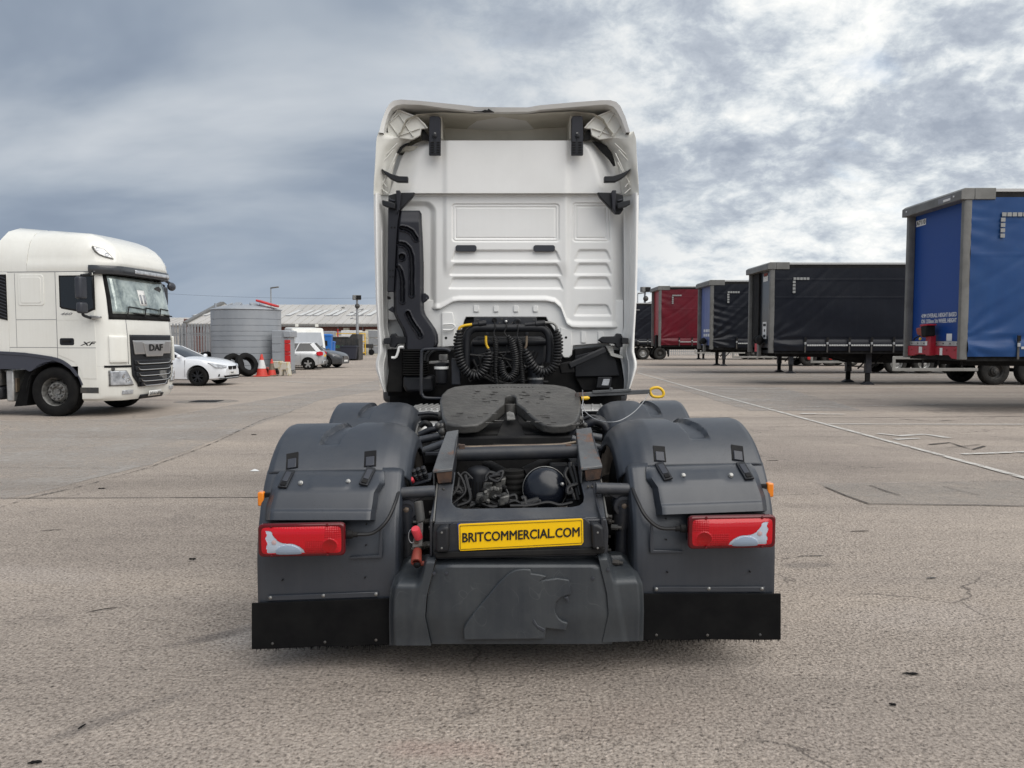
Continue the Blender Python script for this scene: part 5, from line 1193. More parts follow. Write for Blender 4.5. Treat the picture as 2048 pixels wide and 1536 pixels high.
PX('duct_tab', [C8(*p) for p in ((120, 810), (140, 815), (143, 830), (120, 832))], 7.05, 0.04, 'matt_black', DU, 0.004)
b = MB(); bl = []
for i in range(11):
    y0 = lerp(1180, 1365, i / 11); dy = 185 / 11
    for k, off in ((0.1, 0.0), (0.35, 0.03), (0.65, 0.03), (0.9, 0.0)):
        y = y0 + dy * k; p0, p1 = T(*C8(232 - off * 120, y), 7.0), T(*C8(400 + off * 100, y), 7.0)
        bl.append([Vector((q[0], q[1], p0.z)) for q in rrect(p0.x, p1.x, 6.98 - off, 7.25, 0.04, 3)])
b.rings(bl, True, True); b.build('intake_bellows', 'rubber', TR, smooth=40)
PX('air_filter_box', [C8(*p) for p in ((228, 1365), (440, 1365), (445, 1480), (250, 1485), (228, 1440))], 6.98, 0.3, 'black_plastic', None, 0.03, 3)
PX('inner_guard', [C8(*p) for p in ((120, 1180), (230, 1180), (228, 1485), (112, 1480), (130, 1330))], 7.1, 0.2, 'matt_black', None, 0.01)
b = MB(); b.tube(spline([T(*C8(*p), 7.0) for p in ((150, 1240), (180, 1236), (195, 1200), (205, 1168), (235, 1166))], 5), 0.012, 8); b.build('fairing_stay', 'white_paint', TR)
# water separator, hoop
b = MB(); p = T(*C8(498, 1310), 6.9); b.lathe(p, (0, 0, 1), [(0.0, -0.15), (0.03, -0.15), (0.05, -0.14), (0.055, -0.13), (0.055, -0.02), (0.062, -0.015), (0.062, 0.012), (0.066, 0.02), (0.066, 0.04), (0.03, 0.05), (0.03, 0.07), (0, 0.07)], 24); ws = b.build('fuel_filter', 'black_plastic', TR)
b = MB(); b.lathe(p, (0, 0, 1), [(0.0635, -0.012), (0.0645, -0.010), (0.0645, 0.010), (0.0635, 0.012)], 24); b.build('filter_label', 'paper', ws)
b = MB(); b.obox(p + Vector((-0.02, 0, 0.05)), (0.09, 0, 0.004), (0, 0.03, 0), (0, 0, 0.014)); b.obox(p + Vector((0.02, 0, 0.09)), (0.04, 0, 0), (0, 0.03, 0), (0, 0, 0.03)); b.build('filter_head', 'cast_grey', ws, 0.008)
b = MB(); hp = [C8(*p) for p in ((560, 1195), (520, 1180), (400, 1180), (368, 1190), (360, 1220), (358, 1460), (366, 1500), (390, 1520), (500, 1524))]; b.tube(spline([T(x, y, 6.78) for x, y in hp], 6), 0.014, 10); b.build('guard_hoop', 'frame_paint', TR)
for q in ([(380, 1260), (392, 1215), (430, 1185), (500, 1170)], [(400, 1265), (410, 1225), (450, 1190), (540, 1180)], [(470, 1172), (560, 1180), (600, 1220), (610, 1300)]):
    b = MB(); b.tube(spline([T(*C8(*p), 6.86) for p in q], 6), 0.012, 8); b.build('air_hose', 'hose_black', TR)
PX('hose_post', [C8(*p) for p in ((568, 1245), (630, 1245), (632, 1430), (568, 1430))], 6.85, 0.06, 'frame_paint', None, 0.008)

# cavity with the hose rack
PX('cavity_back', [(908, 628), (1122, 628), (1122, 700), (1250, 700), (1250, 792), (776, 792), (776, 700), (908, 700)], 7.262, 0.02, 'matt_black', None, 0.0)  # black sheet added over the white shell to keep the cavity dark
PX('rear_tank', [(942, 680), (955, 672), (1085, 672), (1096, 684), (1094, 722), (1085, 735), (945, 735), (938, 722)], 7.05, 0.3, 'black_plastic', None, 0.05, 4)
b = MB(); b.tube([T(945, 686, 7.03), T(1092, 684, 7.03)], 0.03, 16); b.build('tank_rib', 'black_plastic', TR)
b = MB(); b.tube(spline([T(x, y, 6.88) for x, y in ((932, 748), (932, 700), (934, 672), (944, 659), (962, 656), (1016, 656), (1075, 656), (1090, 660), (1098, 674), (1100, 700), (1098, 725))], 6), 0.036, 14); RK = b.build('hose_rack', 'black_plastic', TR)
CPn = PX('coupling_panel', [(948, 634), (1073, 634), (1075, 655), (947, 656)], 6.95, 0.03, 'frame_paint', None, 0.004)
for (x, y, r, mt_) in ((989, 640, .022, 'matt_black'), (1012, 642, .024, 'frame_paint'), (1012, 643, .013, 'alu'), (1035, 645, .036, 'black_plastic'), (1035, 645, .022, 'matt_black')):
    b = MB(); b.lathe(T(x, y, 6.95), (0, -1, 0), [(r, -0.01), (r, 0.02 if r > .02 else 0.03), (r * .8, 0.026 if r > .02 else 0.036), (0, 0.024 if r > .02 else .04)], 20); b.build('socket', mt_, CPn)
for i in range(14):
    x, y = rnd.choice([(978, 641), (998, 646), (1003, 638), (1021, 638), (1022, 648), (1047, 638), (1046, 650), (1025, 645), (966, 650), (1060, 650), (955, 640), (1068, 640), (985, 650), (1058, 640)]); b = MB(); b.lathe(T(x + rnd.uniform(-2, 2), y, 6.95), (0, -1, 0), [(0.006, -.01), (0.006, 0.006), (0, 0.007)], 8); b.build('bolt', 'steel_dark', CPn)
for s, (x0, x1) in ((0, (942, 972)), (1, (1050, 1090))):
    b = MB(); b.tube([T(x0, 650, 6.86), T((x0 + x1) / 2, 648, 6.86), T((x0 + x1) / 2 + 1, 648, 6.86), T(x1, 646, 6.87)], [0.018, 0.018, 0.026, 0.026], 12); b.build('hose_coupling', 'black_plastic', TR)
b = MB(); b.tube(spline([T(x, y, 6.84) for x, y in ((944, 649), (930, 651), (920, 655), (917, 662))], 5), 0.013, 10); b.build('yellow_hose_end', 'yellow', TR)
b = MB(); b.tube(spline([T(x, y, 6.84) for x, y in ((1090, 645), (1104, 646), (1112, 652), (1113, 662))], 5), 0.012, 10); b.build('grey_hose_end', 'cast_grey', TR)
for x, q in ((973, ((972, 669), (972, 684), (974, 692), (977, 697))), (1053, ((1053, 669), (1053, 684), (1052, 692), (1050, 697)))):
    b = MB(); b.tube(spline([T(a, c, 6.84) for a, c in q], 4), 0.011, 10); b.build('hose_sleeve', 'yellow' if x < 1000 else 'brass_pipe', TR)
    b = MB(); b.lathe(T(x, 669, 6.84), (0, 0, 1), [(0.014, -0.01), (0.017, 0.0), (0.017, 0.02), (0, 0.02)], 12); b.build('hose_clip', 'black_plastic', TR)
def coil(path, rad, wire, pitch, Y, name='coiled_air_line', mt_='hose_black'):
    P = spline([T(x, y, Y + (q[2] if len(q) > 2 else 0)) for q in path for x, y in [q[:2]]], 14); L_ = [0]
    for a, c in zip(P, P[1:]): L_.append(L_[-1] + (c - a).length)
    n = int(L_[-1] / pitch * 12); pts = []; x = None
    for i in range(n + 1):
        s = L_[-1] * i / n; k = 0
        lo, hi = 0, len(L_) - 2
        while lo < hi:
            m = (lo + hi + 1) // 2
            if L_[m] <= s: lo = m
            else: hi = m - 1
        t = (s - L_[lo]) / max(1e-9, L_[lo + 1] - L_[lo]); p = P[lo].lerp(P[lo + 1], t); d = (P[lo + 1] - P[lo]).normalized()
        e1 = d.cross(Vector((0, 1, 0))).normalized(); e2 = d.cross(e1); a = s / pitch * 2 * math.pi; rr_ = rad * min(1, 0.35 + 8 * s / L_[-1], 0.35 + 8 * (1 - s / L_[-1]))
        pts.append(p + (e1 * math.cos(a) + e2 * math.sin(a)) * rr_)
    b = MB(); b.tube(pts, wire, 6); return b.build(name, mt_, TR, smooth=60)
coil([(919, 660), (916, 690), (922, 725), (938, 748), (955, 752), (970, 738), (977, 715), (977, 699)], 0.034, 0.0105, 0.027, 6.80)
coil([(1113, 660), (1117, 690), (1112, 725), (1098, 742), (1080, 744), (1063, 728), (1054, 710), (1051, 699)], 0.034, 0.0105, 0.027, 6.80)
coil([(1016, 672), (1024, 685), (1031, 715), (1030, 742), (1019, 757), (1006, 746), (1004, 722)], 0.030, 0.0075, 0.019, 6.80, 'coiled_cable')
coil([(989, 672), (992, 700), (991, 735), (994, 768)], 0.019, 0.006, 0.015, 6.82, 'coiled_cable')
coil([(1036, 676), (1041, 700), (1043, 735), (1046, 768)], 0.021, 0.006, 0.016, 6.82, 'coiled_cable')
for q in ([(989, 644), (991, 655), (988, 664), (989, 674)], [(1012, 645), (1013, 655), (1009, 664), (1014, 674)], [(1035, 650), (1036, 660), (1034, 670), (1036, 678)], [(1014, 690), (1013, 705), (1004, 716), (998, 722)]):
    b = MB(); b.tube(spline([T(x, y, 6.84) for x, y in q], 5), 0.006, 8); b.build('cable', 'hose_black', TR)
b = MB(); b.lathe(T(1071, 735, 6.95), (0, 0, 1), [(0.07, -.16), (0.07, 0), (0.066, .01), (0, .012)], 24); ss = b.build('silencer_pipe', 'frame_paint', TR)
for y in (734, 757):
    b = MB(); b.lathe(T(1071, y, 6.95), (0, 0, 1), [(0.0715, -.01), (0.0735, -.008), (0.0735, .006), (0.0715, .008)], 24); b.build('clamp_band', 'alu', ss)
# right wheel bay: matt black guard, stay, reflector
PX('inner_guard', [(1150, 698), (1215, 692), (1232, 712), (1244, 735), (1248, 760), (1250, 782), (1165, 782), (1150, 755)], 7.2, 0.1, 'matt_black', None, 0.01)
PX('guard_panel', [(1150, 712), (1205, 698), (1232, 720), (1240, 752), (1150, 754)], 7.16, 0.03, 'black_plastic', None, 0.008)
b = MB(); b.bar(T(1210, 699, 7.05), T(1138, 732, 6.98), 0.05, 0.05); b.build('cab_stay', 'black_plastic', TR, 0.008)
PX('stay_foot', [(1118, 728), (1146, 722), (1150, 745), (1122, 748)], 6.98, 0.1, 'matt_black', None, 0.01)
rf = PX('reflector_bracket', [(1196, 754), (1224, 754), (1222, 776), (1192, 776)], 7.08, 0.05, 'black_plastic', None, 0.006)
PX('reflector', [(1207, 758), (1220, 758), (1217, 771), (1203, 771)], 7.07, 0.02, 'lens_clear', rf, 0.002)
b = MB(); b.prism([T(x, y, 7.1) for x, y in ((1212, 692), (1226, 692), (1228, 706), (1246, 712), (1246, 718), (1222, 712))], (0, 0.04, 0)); b.build('fairing_stay', 'white_plastic', TR, 0.004)
for i in range(10):
    b = MB(); q = [(rnd.uniform(925, 1110), rnd.uniform(700, 768)) for _ in range(4)]; q.sort(); b.tube(spline([T(x, y, 7.0) for x, y in q], 6), rnd.uniform(0.008, 0.018), 8); b.build('air_hose', 'hose_black', TR)
CTX.org = Vector((0, 0, 0)); CTX.xf = None
# ------------------------------------------------------------------ parked curtain-sided trailers on the right
def wheel_mesh(key, r, w_, rim_mat, tyre='tyre_dusty'):
    if key in WM: return WM[key]
    b = MB(); b.lathe((0, 0, 0), (0, -1, 0), tyre_prof(r, w_), 36, caps=False); t = b.mesh('tyre', tyre)
    b = MB(); b.lathe((0, 0, 0), (0, -1, 0), rim_prof(r, w_), 28, caps=False)
    for i in range(10):
        a = 2 * math.pi * i / 10; b.lathe((math.cos(a) * r * 0.23, -w_ * 0.3, math.sin(a) * r * 0.23), (0, -1, 0), [(r * .028, 0), (r * .028, 0.03), (0, 0.035)], 6)
    m = b.mesh('rim', rim_mat); WM[key] = (t, m); return WM[key]
WM = {}
def add_wheel(key, r, w_, rim, parent, loc, far=False):
    t, m = wheel_mesh(key, r, w_, rim); o = inst('wheel', t, parent, loc, (0, 0, math.pi if far else 0)); inst('rim', m, o)
def trailer(x0, Yn, H, curt, panel, label, rz=0.0, zb=1.13, leg=3.8, axle=8.2, rim='steel_dark', extra=None, seed=1, folds=1.0, Lg=13.6, guard0=4.7, hub=None, zp=1.05):
    r = thing('curtain_trailer', label, 'trailer', (x0, Yn, 0), rz, 'curtain trailers parked in a row'); rd = random.Random(seed); Wd = 2.5
    CTX.org = Vector((0, 0, 0))
    for y0 in (0.0, Wd - 0.14):
        b = MB(); b.prism([(0.0, y0 + 0.02, zp), (0.0, y0 + 0.12, zp), (0.05, y0 + 0.14, zp), (0.17, y0 + 0.14, zp), (0.17, y0, zp), (0.05, y0, zp)], (0, 0, H - 0.22 - zp)); b.build('corner_post', 'alu_dull', r, 0.012)
    b = MB(); b.prism([(-0.10, -0.02, H - 0.25), (-0.10, Wd + 0.02, H - 0.25), (-0.10, Wd + .02, H - 0.06), (-0.03, Wd + .02, H), (0.2, Wd + .02, H), (0.2, -0.02, H), (-0.03, -0.02, H), (-0.10, -0.02, H - 0.06)][:4] and [(-0.10, -0.03, H - 0.25), (-0.10, -0.03, H - 0.06), (-0.02, -0.03, H), (0.2, -0.03, H), (0.2, -0.03, H - 0.25)], (0, Wd + 0.06, 0)); hd = b.build('header_beam', 'alu_dull', r, 0.01)
    b = MB(); b.prism([(0.2, -0.035, H - 0.25), (0.66, -0.035, H - 0.25), (0.66, -0.035, H), (0.2, -0.035, H)], (0, 0.1, 0)); b.build('corner_cap', 'alu_dull', r, 0.01)
    b = MB(); b.box(0.17, 0.2, 0.12, Wd - 0.12, zb + 0.02, H - 0.2); fp = b.build('front_panel', panel, r)
    b = MB(); b.box(0.66, Lg, -0.02, 0.06, H - 0.085, H - 0.01); b.build('roof_rail', 'reflect_tape', r, 0.01)
    b = MB(); b.box(0.66, Lg, 0.0, 0.06, H - 0.22, H - 0.088); b.build('curtain_track', 'matt_black', r)
    b = MB(); b.box(0.2, Lg, 0.03, Wd - 0.02, H - 0.06, H - 0.02); b.build('roof', 'roof_sheet', r)
    ph = [rd.uniform(0, 6.28) for _ in range(8)]
    def cur(u, v):
        x = 0.16 + (Lg - 0.3) * u; z = lerp(zb, H - 0.20, v); y = -0.01
        y += 0.010 * math.sin(x * 2.1 + ph[0]) + 0.006 * math.sin(z * 3 + x * 1.2 + ph[1])
        e = math.exp(-(x - 0.24) / 0.8)
        hb = sstep(zb + 2.4, zb + 0.3, z)
        y += folds * math.exp(-(x - 0.24) / 0.5) * 0.009 * math.sin(z * (13 + 2 * math.sin(z * 1.3 + ph[4])) + x * 5 + ph[2]) * (0.5 + 0.5 * math.sin(z * 1.9 + ph[3]))
        ang = math.atan2(z - (zb + 0.35), x + 0.05); rr2 = math.hypot(x, z - zb - 0.35)
        y += folds * 0.016 * math.sin(ang * 15 + ph[5]) * math.exp(-((rr2 - 0.7) / 0.55) ** 2) * hb
        dg = (z - zb) * 0.85 - x * 0.62 + 0.1 * math.sin(x * 1.7 + ph[6])
        y += folds * 0.011 * math.exp(-((x - 1.4) / 1.3) ** 2) * sum(math.exp(-((dg - q_) / 0.07) ** 2) * k_ for q_, k_ in ((-0.5, .6), (0.1, 1), (0.62, -.8), (1.15, 1), (1.9, .7), (2.5, -.6)))
        if abs(z - zb - 0.42) < 0.05: y += 0.012
        y -= 0.035 * math.exp(-((z - zb - 0.20) / 0.14) ** 2)
        for q in (0.64, 0.86): y -= 0.008 * math.exp(-((v - q) / 0.004) ** 2)
        y -= 0.005 * math.exp(-(((x % 1.2) - 0.6) / 0.03) ** 2)
        return Vector((x, y, z))
    b = MB(); vs_ = []; nx = [0.5 * (i / 60) ** 1.0 * 0.6 for i in range(60)] + [0.30 + 0.70 * (i / 40) for i in range(41)]; nz = 84
    for j in range(nz + 1):
        for u in nx: vs_.append(cur(u, j / nz))
    n = len(nx); b.add(vs_, [(j * n + i, j * n + i + 1, (j + 1) * n + i + 1, (j + 1) * n + i) for j in range(nz) for i in range(n - 1)])
    ct = b.build('curtain', curt, r, smooth=70)
    b = MB(); b.box(0.24, Lg, Wd - 0.03, Wd, zb, H - 0.2); b.build('far_curtain', curt, r)
    b = MB(); b.box(Lg - .06, Lg, 0.02, Wd - .02, zb, H - .05); b.build('rear_door', 'dirty_white', r)
    nb = 9
    for i in range(nb):                    # buckles and tape
        x = 1.25 + i * 0.78; q = cur((x - .24) / (Lg - .4), 0.10)
        b = MB(); b.box(x - 0.025, x + 0.025, -0.075, -0.055, zb - 0.06, zb + 0.46); st = b.build('buckle_strap', 'steel_dark', ct, 0.004)
        b = MB(); b.box(x - 0.04, x + 0.04, -0.095, -0.07, zb + 0.34, zb + 0.47); b.build('buckle', 'matt_black', st, 0.006)
        b = MB(); b.box(x - 0.035, x + 0.035, -0.092, -0.072, zb + 0.22, zb + 0.30); b.build('buckle', 'galv', st, 0.006)
        for k in range(8):
            a = x + 0.07 + k * 0.083
            b = MB(); b.box(a, a + 0.072, -0.064, -0.050, zb + 0.17, zb + 0.225); b.build('reflective_tape', 'reflect_tape', ct)
    for k in range(5):
        b = MB(); b.box(0.80 + k * 0.115, 0.80 + k * 0.115 + 0.095, -0.05, -0.035, H - 0.62, H - 0.535); b.build('reflective_tape', 'corner_tape', ct)
        if k:
            b = MB(); b.box(0.78, 0.875, -0.05, -0.035, H - 0.62 - k * 0.115, H - 0.535 - k * 0.115); b.build('reflective_tape', 'corner_tape', ct)
    b = MB(); b.box(0.17, Lg, 0.05, Wd - 0.05, zb - 0.10, zb + 0.10); b.build('floor_frame', 'matt_black', r)
    for y0 in (0.72, 1.68):
        b = MB(); b.prism([(0.5, y0, zb - 0.1), (0.5, y0, zb - 0.22), (2.6, y0, zb - 0.24), (3.4, y0, zb - 0.45), (Lg - .3, y0, zb - 0.45), (Lg - .3, y0, zb - .1)], (0, 0.1, 0)); b.build('chassis_beam', 'matt_black', r)
    if leg:
        for y0 in (0.42, 2.02):
            b = MB(); b.box(leg - 0.10, leg + 0.10, y0 - 0.09, y0 + 0.09, 0.42, zb - 0.08); lg = b.build('landing_leg', 'frame_paint', r, 0.008)
            b = MB(); b.box(leg - 0.075, leg + 0.075, y0 - 0.055, y0 + 0.055, 0.08, 0.45); b.build('leg_inner', 'matt_black', lg, 0.006)
            b = MB(); b.prism([(leg - 0.2, y0 - .12, 0.0), (leg + 0.2, y0 - .12, 0.0), (leg + 0.2, y0 - .12, 0.03), (leg + 0.07, y0 - .12, 0.11), (leg - 0.07, y0 - .12, 0.11), (leg - 0.2, y0 - .12, 0.03)], (0, 0.24, 0)); b.build('leg_foot', 'frame_paint', lg, 0.006)
        b = MB(); b.bar((leg, 0.45, 0.62), (leg, 2.0, 0.62), 0.04, 0.04); b.bar((leg, 0.5, 0.9), (leg, 1.2, 0.55), 0.04, 0.04); b.bar((leg + .05, 0.45, 0.5), (leg + 0.7, 0.6, zb - .1), 0.04, 0.04); b.build('leg_brace', 'matt_black', r)
    if guard0:
        g1 = axle - 0.65
        for z0 in (0.50, 0.92):
            b = MB(); b.box(guard0, g1, 0.05, 0.08, z0, z0 + 0.11); b.build('side_guard_rail', 'guard_alu', r, 0.008)
        b = MB(); b.box(guard0 - 0.1, guard0 + 0.02, 0.045, 0.085, 0.50, 1.03); b.build('side_guard_post', 'guard_alu', r, 0.03)
        for x in (lerp(guard0, g1, .33), lerp(guard0, g1, .8)):
            b = MB(); b.box(x, x + 0.06, 0.085, 0.13, 0.5, zb - .1); b.build('side_guard_post', 'matt_black', r)
    if axle:
        for k in range(3):
            for far in (0, 1): add_wheel('tr' + rim, 0.5, 0.36, rim, r, (axle + k * 1.31, 0.25 if not far else Wd - 0.25, 0.5), far)
            b = MB(); b.tube([(axle + k * 1.31, 0.4, 0.5), (axle + k * 1.31, 2.1, 0.5)], 0.07, 12); b.build('axle', 'matt_black', r)
            if hub:
                b = MB(); b.lathe((axle + k * 1.31, 0.07, 0.5), (0, -1, 0), [(0.12, 0), (0.12, .04), (0.09, .06), (0, .06)], 16); b.build('hub_cap', hub, r)
        b = MB(); b.prism([(axle - .62, 0.12, 1.05), (axle - .62, 0.12, .75), (axle - .52, .12, .75), (axle - .45, .12, 1.0), (axle + .45, .12, 1.06), (axle + .45, .12, 1.1), (axle - .55, .12, 1.1)], (0, 0.35, 0)); b.build('mudguard', 'matt_black', r)
    if extra: extra(r, fp, hd, H, zb)
    return r
def sticker(par, y, z, w_, h_, mt_='paper', name='sticker', x=0.166):
    b = MB(); b.box(x - 0.004, x, y - w_ / 2, y + w_ / 2, z - h_ / 2, z + h_ / 2); return b.build(name, mt_, par)
def blue_front(r, fp, hd, H, zb):
    rt, up = (0, -1, 0), (0, 0, 1)
    text('lettering', '4.9M OVERALL HEIGHT BASED', 0.135, 'ink_white', (0.165, 1.2, 2.19), rt, up, fp, 0.002, 0.003, width=1.5)
    text('lettering', 'ON 1250mm 5th WHEEL HEIGHT', 0.135, 'ink_white', (0.165, 1.2, 2.055), rt, up, fp, 0.002, 0.003, width=1.5)
    s = sticker(fp, 2.10, H - 0.44, 0.44, 0.15); text('lettering', 'A7110', 0.15, 'ink', (0.160, 2.10, H - 0.44), rt, up, s, 0.001, 0.003, width=0.40)
    s = sticker(hd, 0.62, H - 0.15, 0.52, 0.12, 'ink_grey', 'maker_plate', -0.1); sticker(s, 0.52, H - 0.17, 0.28, 0.05, 'paper', 'maker_text', -0.105)
    for y in (0.25, 2.3):
        b = MB(); b.lathe((-0.1, y, H - 0.14), (-1, 0, 0), [(0.02, -.01), (0.02, .015), (0, .02)], 10); b.build('marker_light', 'ink_white', hd)
    b = MB(); b.box(0.10, 0.16, 0.14, 2.36, 1.47, 1.58); kr = b.build('kick_rail', 'alu', r, 0.006)
    for i in range(8):
        y = 0.28 + i * 0.28; b = MB(); b.lathe((0.10, y, 1.525), (-1, 0, 0), [(0.016, 0), (0.016, .01), (0, .012)], 8); b.build('bolt', 'steel_dark', kr)
    b = MB(); b.prism([(0.06, 0.14, 1.17), (0.06, 0.42, 1.19), (0.06, 0.55, 1.26), (0.06, 1.95, 1.26), (0.06, 2.1, 1.22), (0.06, 2.36, 1.22), (0.06, 2.36, 1.462), (0.06, 0.14, 1.462)], (0.08, 0, 0)); hb = b.build('headboard', 'headboard_red', r, 0.01)
    for y, z, w_, h_ in ((1.75, 1.37, .15, .15), (0.85, 1.34, .11, .17), (1.36, 1.31, .05, .12)): sticker(hb, y, z, w_, h_, 'paper', 'sticker', 0.059)
    b = MB(); b.box(-0.05, 0.10, 1.14, 1.34, 1.24, 1.72); rc = b.build('coupling_post', 'headboard_red', r, 0.02)
    b = MB(); b.prism([(-0.14, 1.32, 1.66), (-0.14, 1.58, 1.74), (-0.14, 1.64, 1.90), (-0.14, 1.30, 1.92)], (0.2, 0, 0)); b.build('coupling_box', 'red_rusty', rc, 0.03, seg=3)
    b = MB(); b.prism([(-0.16, 1.10, 1.70), (-0.16, 1.34, 1.68), (-0.16, 1.38, 1.94), (-0.16, 1.12, 1.96)], (0.22, 0, 0)); b.build('coupling_hood', 'matt_black', rc, 0.03, seg=3)
    b = MB(); b.prism([(-0.17, 1.08, 1.95), (-0.17, 1.40, 1.93), (-0.17, 1.38, 1.98), (-0.17, 1.10, 1.99)], (0.24, 0, 0)); b.build('coupling_lid', 'headboard_red', rc, 0.01)
    b = MB(); b.tube(spline([(-0.12, 1.4, 1.72), (-0.18, 1.46, 1.68), (-0.2, 1.55, 1.64), (-0.18, 1.62, 1.60)], 5), 0.016, 8); b.build('coupling_hose', 'matt_black', rc)
    b = MB(); b.lathe((-0.16, 1.40, 1.64), (-1, 0, 0.2), [(0.035, -.03), (0.035, 0.0), (0, 0.01)], 12); b.build('coupling_lamp', 'yellow', rc)
    sticker(rc, 1.3, 1.53, 0.1, 0.1, 'paper', 'sticker', -0.052); sticker(fp, 0.72, 1.67, 0.22, 0.17); sticker(fp, 0.17, 1.78, 0.06, 0.4, 'reflect_tape', 'reflective_tape')
    for i in range(7):
        b = MB(); b.lathe((0.05, 0.3 + i * 0.31, 1.38), (-1, 0, 0), [(0.014, 0), (0.014, .012), (0, .014)], 8); b.build('bolt', 'red_rusty', hb)
    b = MB(); b.lathe((1.0, 1.25, zb - .1), (0, 0, -1), [(0.4, 0), (0.4, 0.02), (0.05, .02), (0.05, .1), (0, .1)], 20); b.build('kingpin_plate', 'rust', r)
trailer(9.92, 17.05, 4.93, 'curtain_blue', 'panel_blue', 'bright blue curtain trailer with white height lettering on its front, nearest the camera', 0.0, 1.24, zp=1.17, extra=blue_front, seed=4, folds=0.8)
def blk_front(r, fp, hd, H, zb):
    b = MB(); b.box(0.10, 0.168, 1.55, 2.3, zb + .2, H - .25); b.build('door_leaf', 'matt_black', r)
    s = sticker(fp, 1.02, 1.95, 0.42, 0.62); 
    for k, w_ in enumerate((0.3, 0.12, 0.26)): sticker(s, 1.02, 2.15 - k * 0.2, w_, 0.09, 'ink', 'sticker_print', 0.161)
    sticker(fp, 1.0, H - 0.5, 0.5, 0.2, 'paper', 'maker_sticker'); sticker(fp, 1.0, H - 0.36, 0.4, 0.12, 'red_rusty', 'maker_sticker')
    b = MB(); b.sphere((0.0, 1.05, 1.6), 0.2, 12, 8, (0.7, 1, .9)); b.sphere((0.02, 1.5, 1.62), 0.14, 10, 8); b.build('coupling_cluster', 'matt_black', r)
    sticker(r, 1.6, 1.32, 0.3, 0.3, 'red_cap', 'reflector_board', 0.05); b = MB(); b.box(0.0, 0.1, 1.15, 1.35, 1.0, 1.5); b.build('coupling_post', 'alu_dull', r, 0.01)
trailer(9.08, 27.2, 4.33, 'curtain_black', 'panel_black', 'black curtain trailer with black front, standing just behind the blue one', 0.0, 1.22, zp=1.14, leg=3.7, guard0=4.5, axle=8.1, extra=blk_front, seed=8, folds=0.7)
def nav_front(r, fp, hd, H, zb):
    for z_, ws_ in ((2.05, (.30, .42, .36)), (1.83, (.26, .34, .44))):
        y_ = 1.85
        for w_ in ws_: sticker(fp, y_ - w_ / 2, z_, w_, .13, 'ink_white', 'worn_print'); y_ -= w_ + .1
    b = MB(); b.sphere((0.0, 1.2, 1.55), 0.2, 12, 8, (0.7, 1.2, .8)); b.sphere((0.0, 1.6, 1.5), 0.12, 10, 6); b.build('coupling_cluster', 'matt_black', r); b = MB(); b.box(0.0, 0.1, 1.1, 1.35, 1.0, 1.5); b.build('coupling_post', 'alu_dull', r, 0.01)
trailer(9.35, 36.4, 4.42, 'curtain_black', 'panel_blue_faded', 'black curtain trailer with a faded blue front panel between the red and black trailers', 0.0, 1.24, zp=1.15, leg=4.0, guard0=4.9, axle=8.9, rim='alu', extra=nav_front, seed=11, folds=2.0)
def red_front(r, fp, hd, H, zb):
    b = MB(); b.box(0.02, 0.16, 1.0, 1.5, 1.1, 1.9); b.build('coupling_cluster', 'matt_black', r, 0.05); sticker(fp, 0.4, 2.2, 0.2, 1.2, 'reflect_tape', 'reflective_tape'); sticker(fp, 0.3, 3.5, 0.12, 0.3, 'reflect_tape', 'reflective_tape')
trailer(8.9, 46.8, 4.86, 'curtain_red', 'panel_red', 'dark red curtain trailer with a grey front frame', 0.0, 1.28, leg=4.1, guard0=4.6, axle=9.2, extra=red_front, seed=15, folds=1.2, hub='red_plastic', zp=1.2)
trailer(8.8, 61.5, 4.55, 'curtain_black', 'panel_black', 'far black curtain trailer at the end of the row, coupled to a lorry', 0.0, 1.25, leg=6.6, guard0=5.9, axle=10.5, seed=19, folds=2.0)
def far_tractor():
    r = thing('tractor_unit', 'far dark tractor unit with rear fenders under the last black trailer', 'truck', (8.6, 62.7, 0))
    for x in (1.9, 3.25):
        for y, f in ((-1.0, 0), (1.0, 1)): add_wheel('ft' + ('w' if x < 2 else 'd'), 0.5, 0.4, 'alu' if x < 2 else 'steel_dark', r, (x, y, 0.5), f)
        for y in (-1.22, 0.75):
            b = MB(); b.rings([[Vector((x + math.cos(R(a)) * q, y + w0, 0.5 + math.sin(R(a)) * q)) for q, w0 in ((0.66, 0), (0.66, 0.47), (0.62, 0.47), (0.62, 0))] for a in range(-5, 186, 10)], True, True); b.build('fender', 'matt_black', r)
    for y in (-0.45, 0.4):
        b = MB(); b.box(-2.5, 3.9, y, y + .07, 0.7, 0.95); b.build('frame_rail', 'matt_black', r)
    b = MB(); b.rings([[Vector((x, y, z)) for y, z in rrect(-1.22, 1.22, 1.0, zt, 0.15)] for x, zt in ((-0.4, 3.6), (-2.0, 3.7), (-2.5, 3.2), (-2.7, 2.3))], True, True); cb_ = b.build('cab', 'car_dark', r)
    b = MB(); b.rings([[Vector((x, y, z)) for y, z in rrect(-1.05, 1.05, 1.9, 2.8, 0.1)] for x in (-2.55, -2.68)], True, True); b.build('windscreen', 'glass_dark', cb_)
    b = MB(); b.box(-2.75, -1.9, -1.22, 1.22, 0.35, 1.0); b.build('bumper', 'car_dark', r, 0.06)
    for y, f in ((-1.03, 0), (1.03, 1)): add_wheel('ftd', 0.5, 0.4, 'steel_dark', r, (-1.3, y, 0.5), f)
    b = MB(); b.box(3.92, 3.96, -1.2, -0.75, 0.25, 0.8); b.build('mudflap', 'mudflap_rubber', r)
far_tractor()
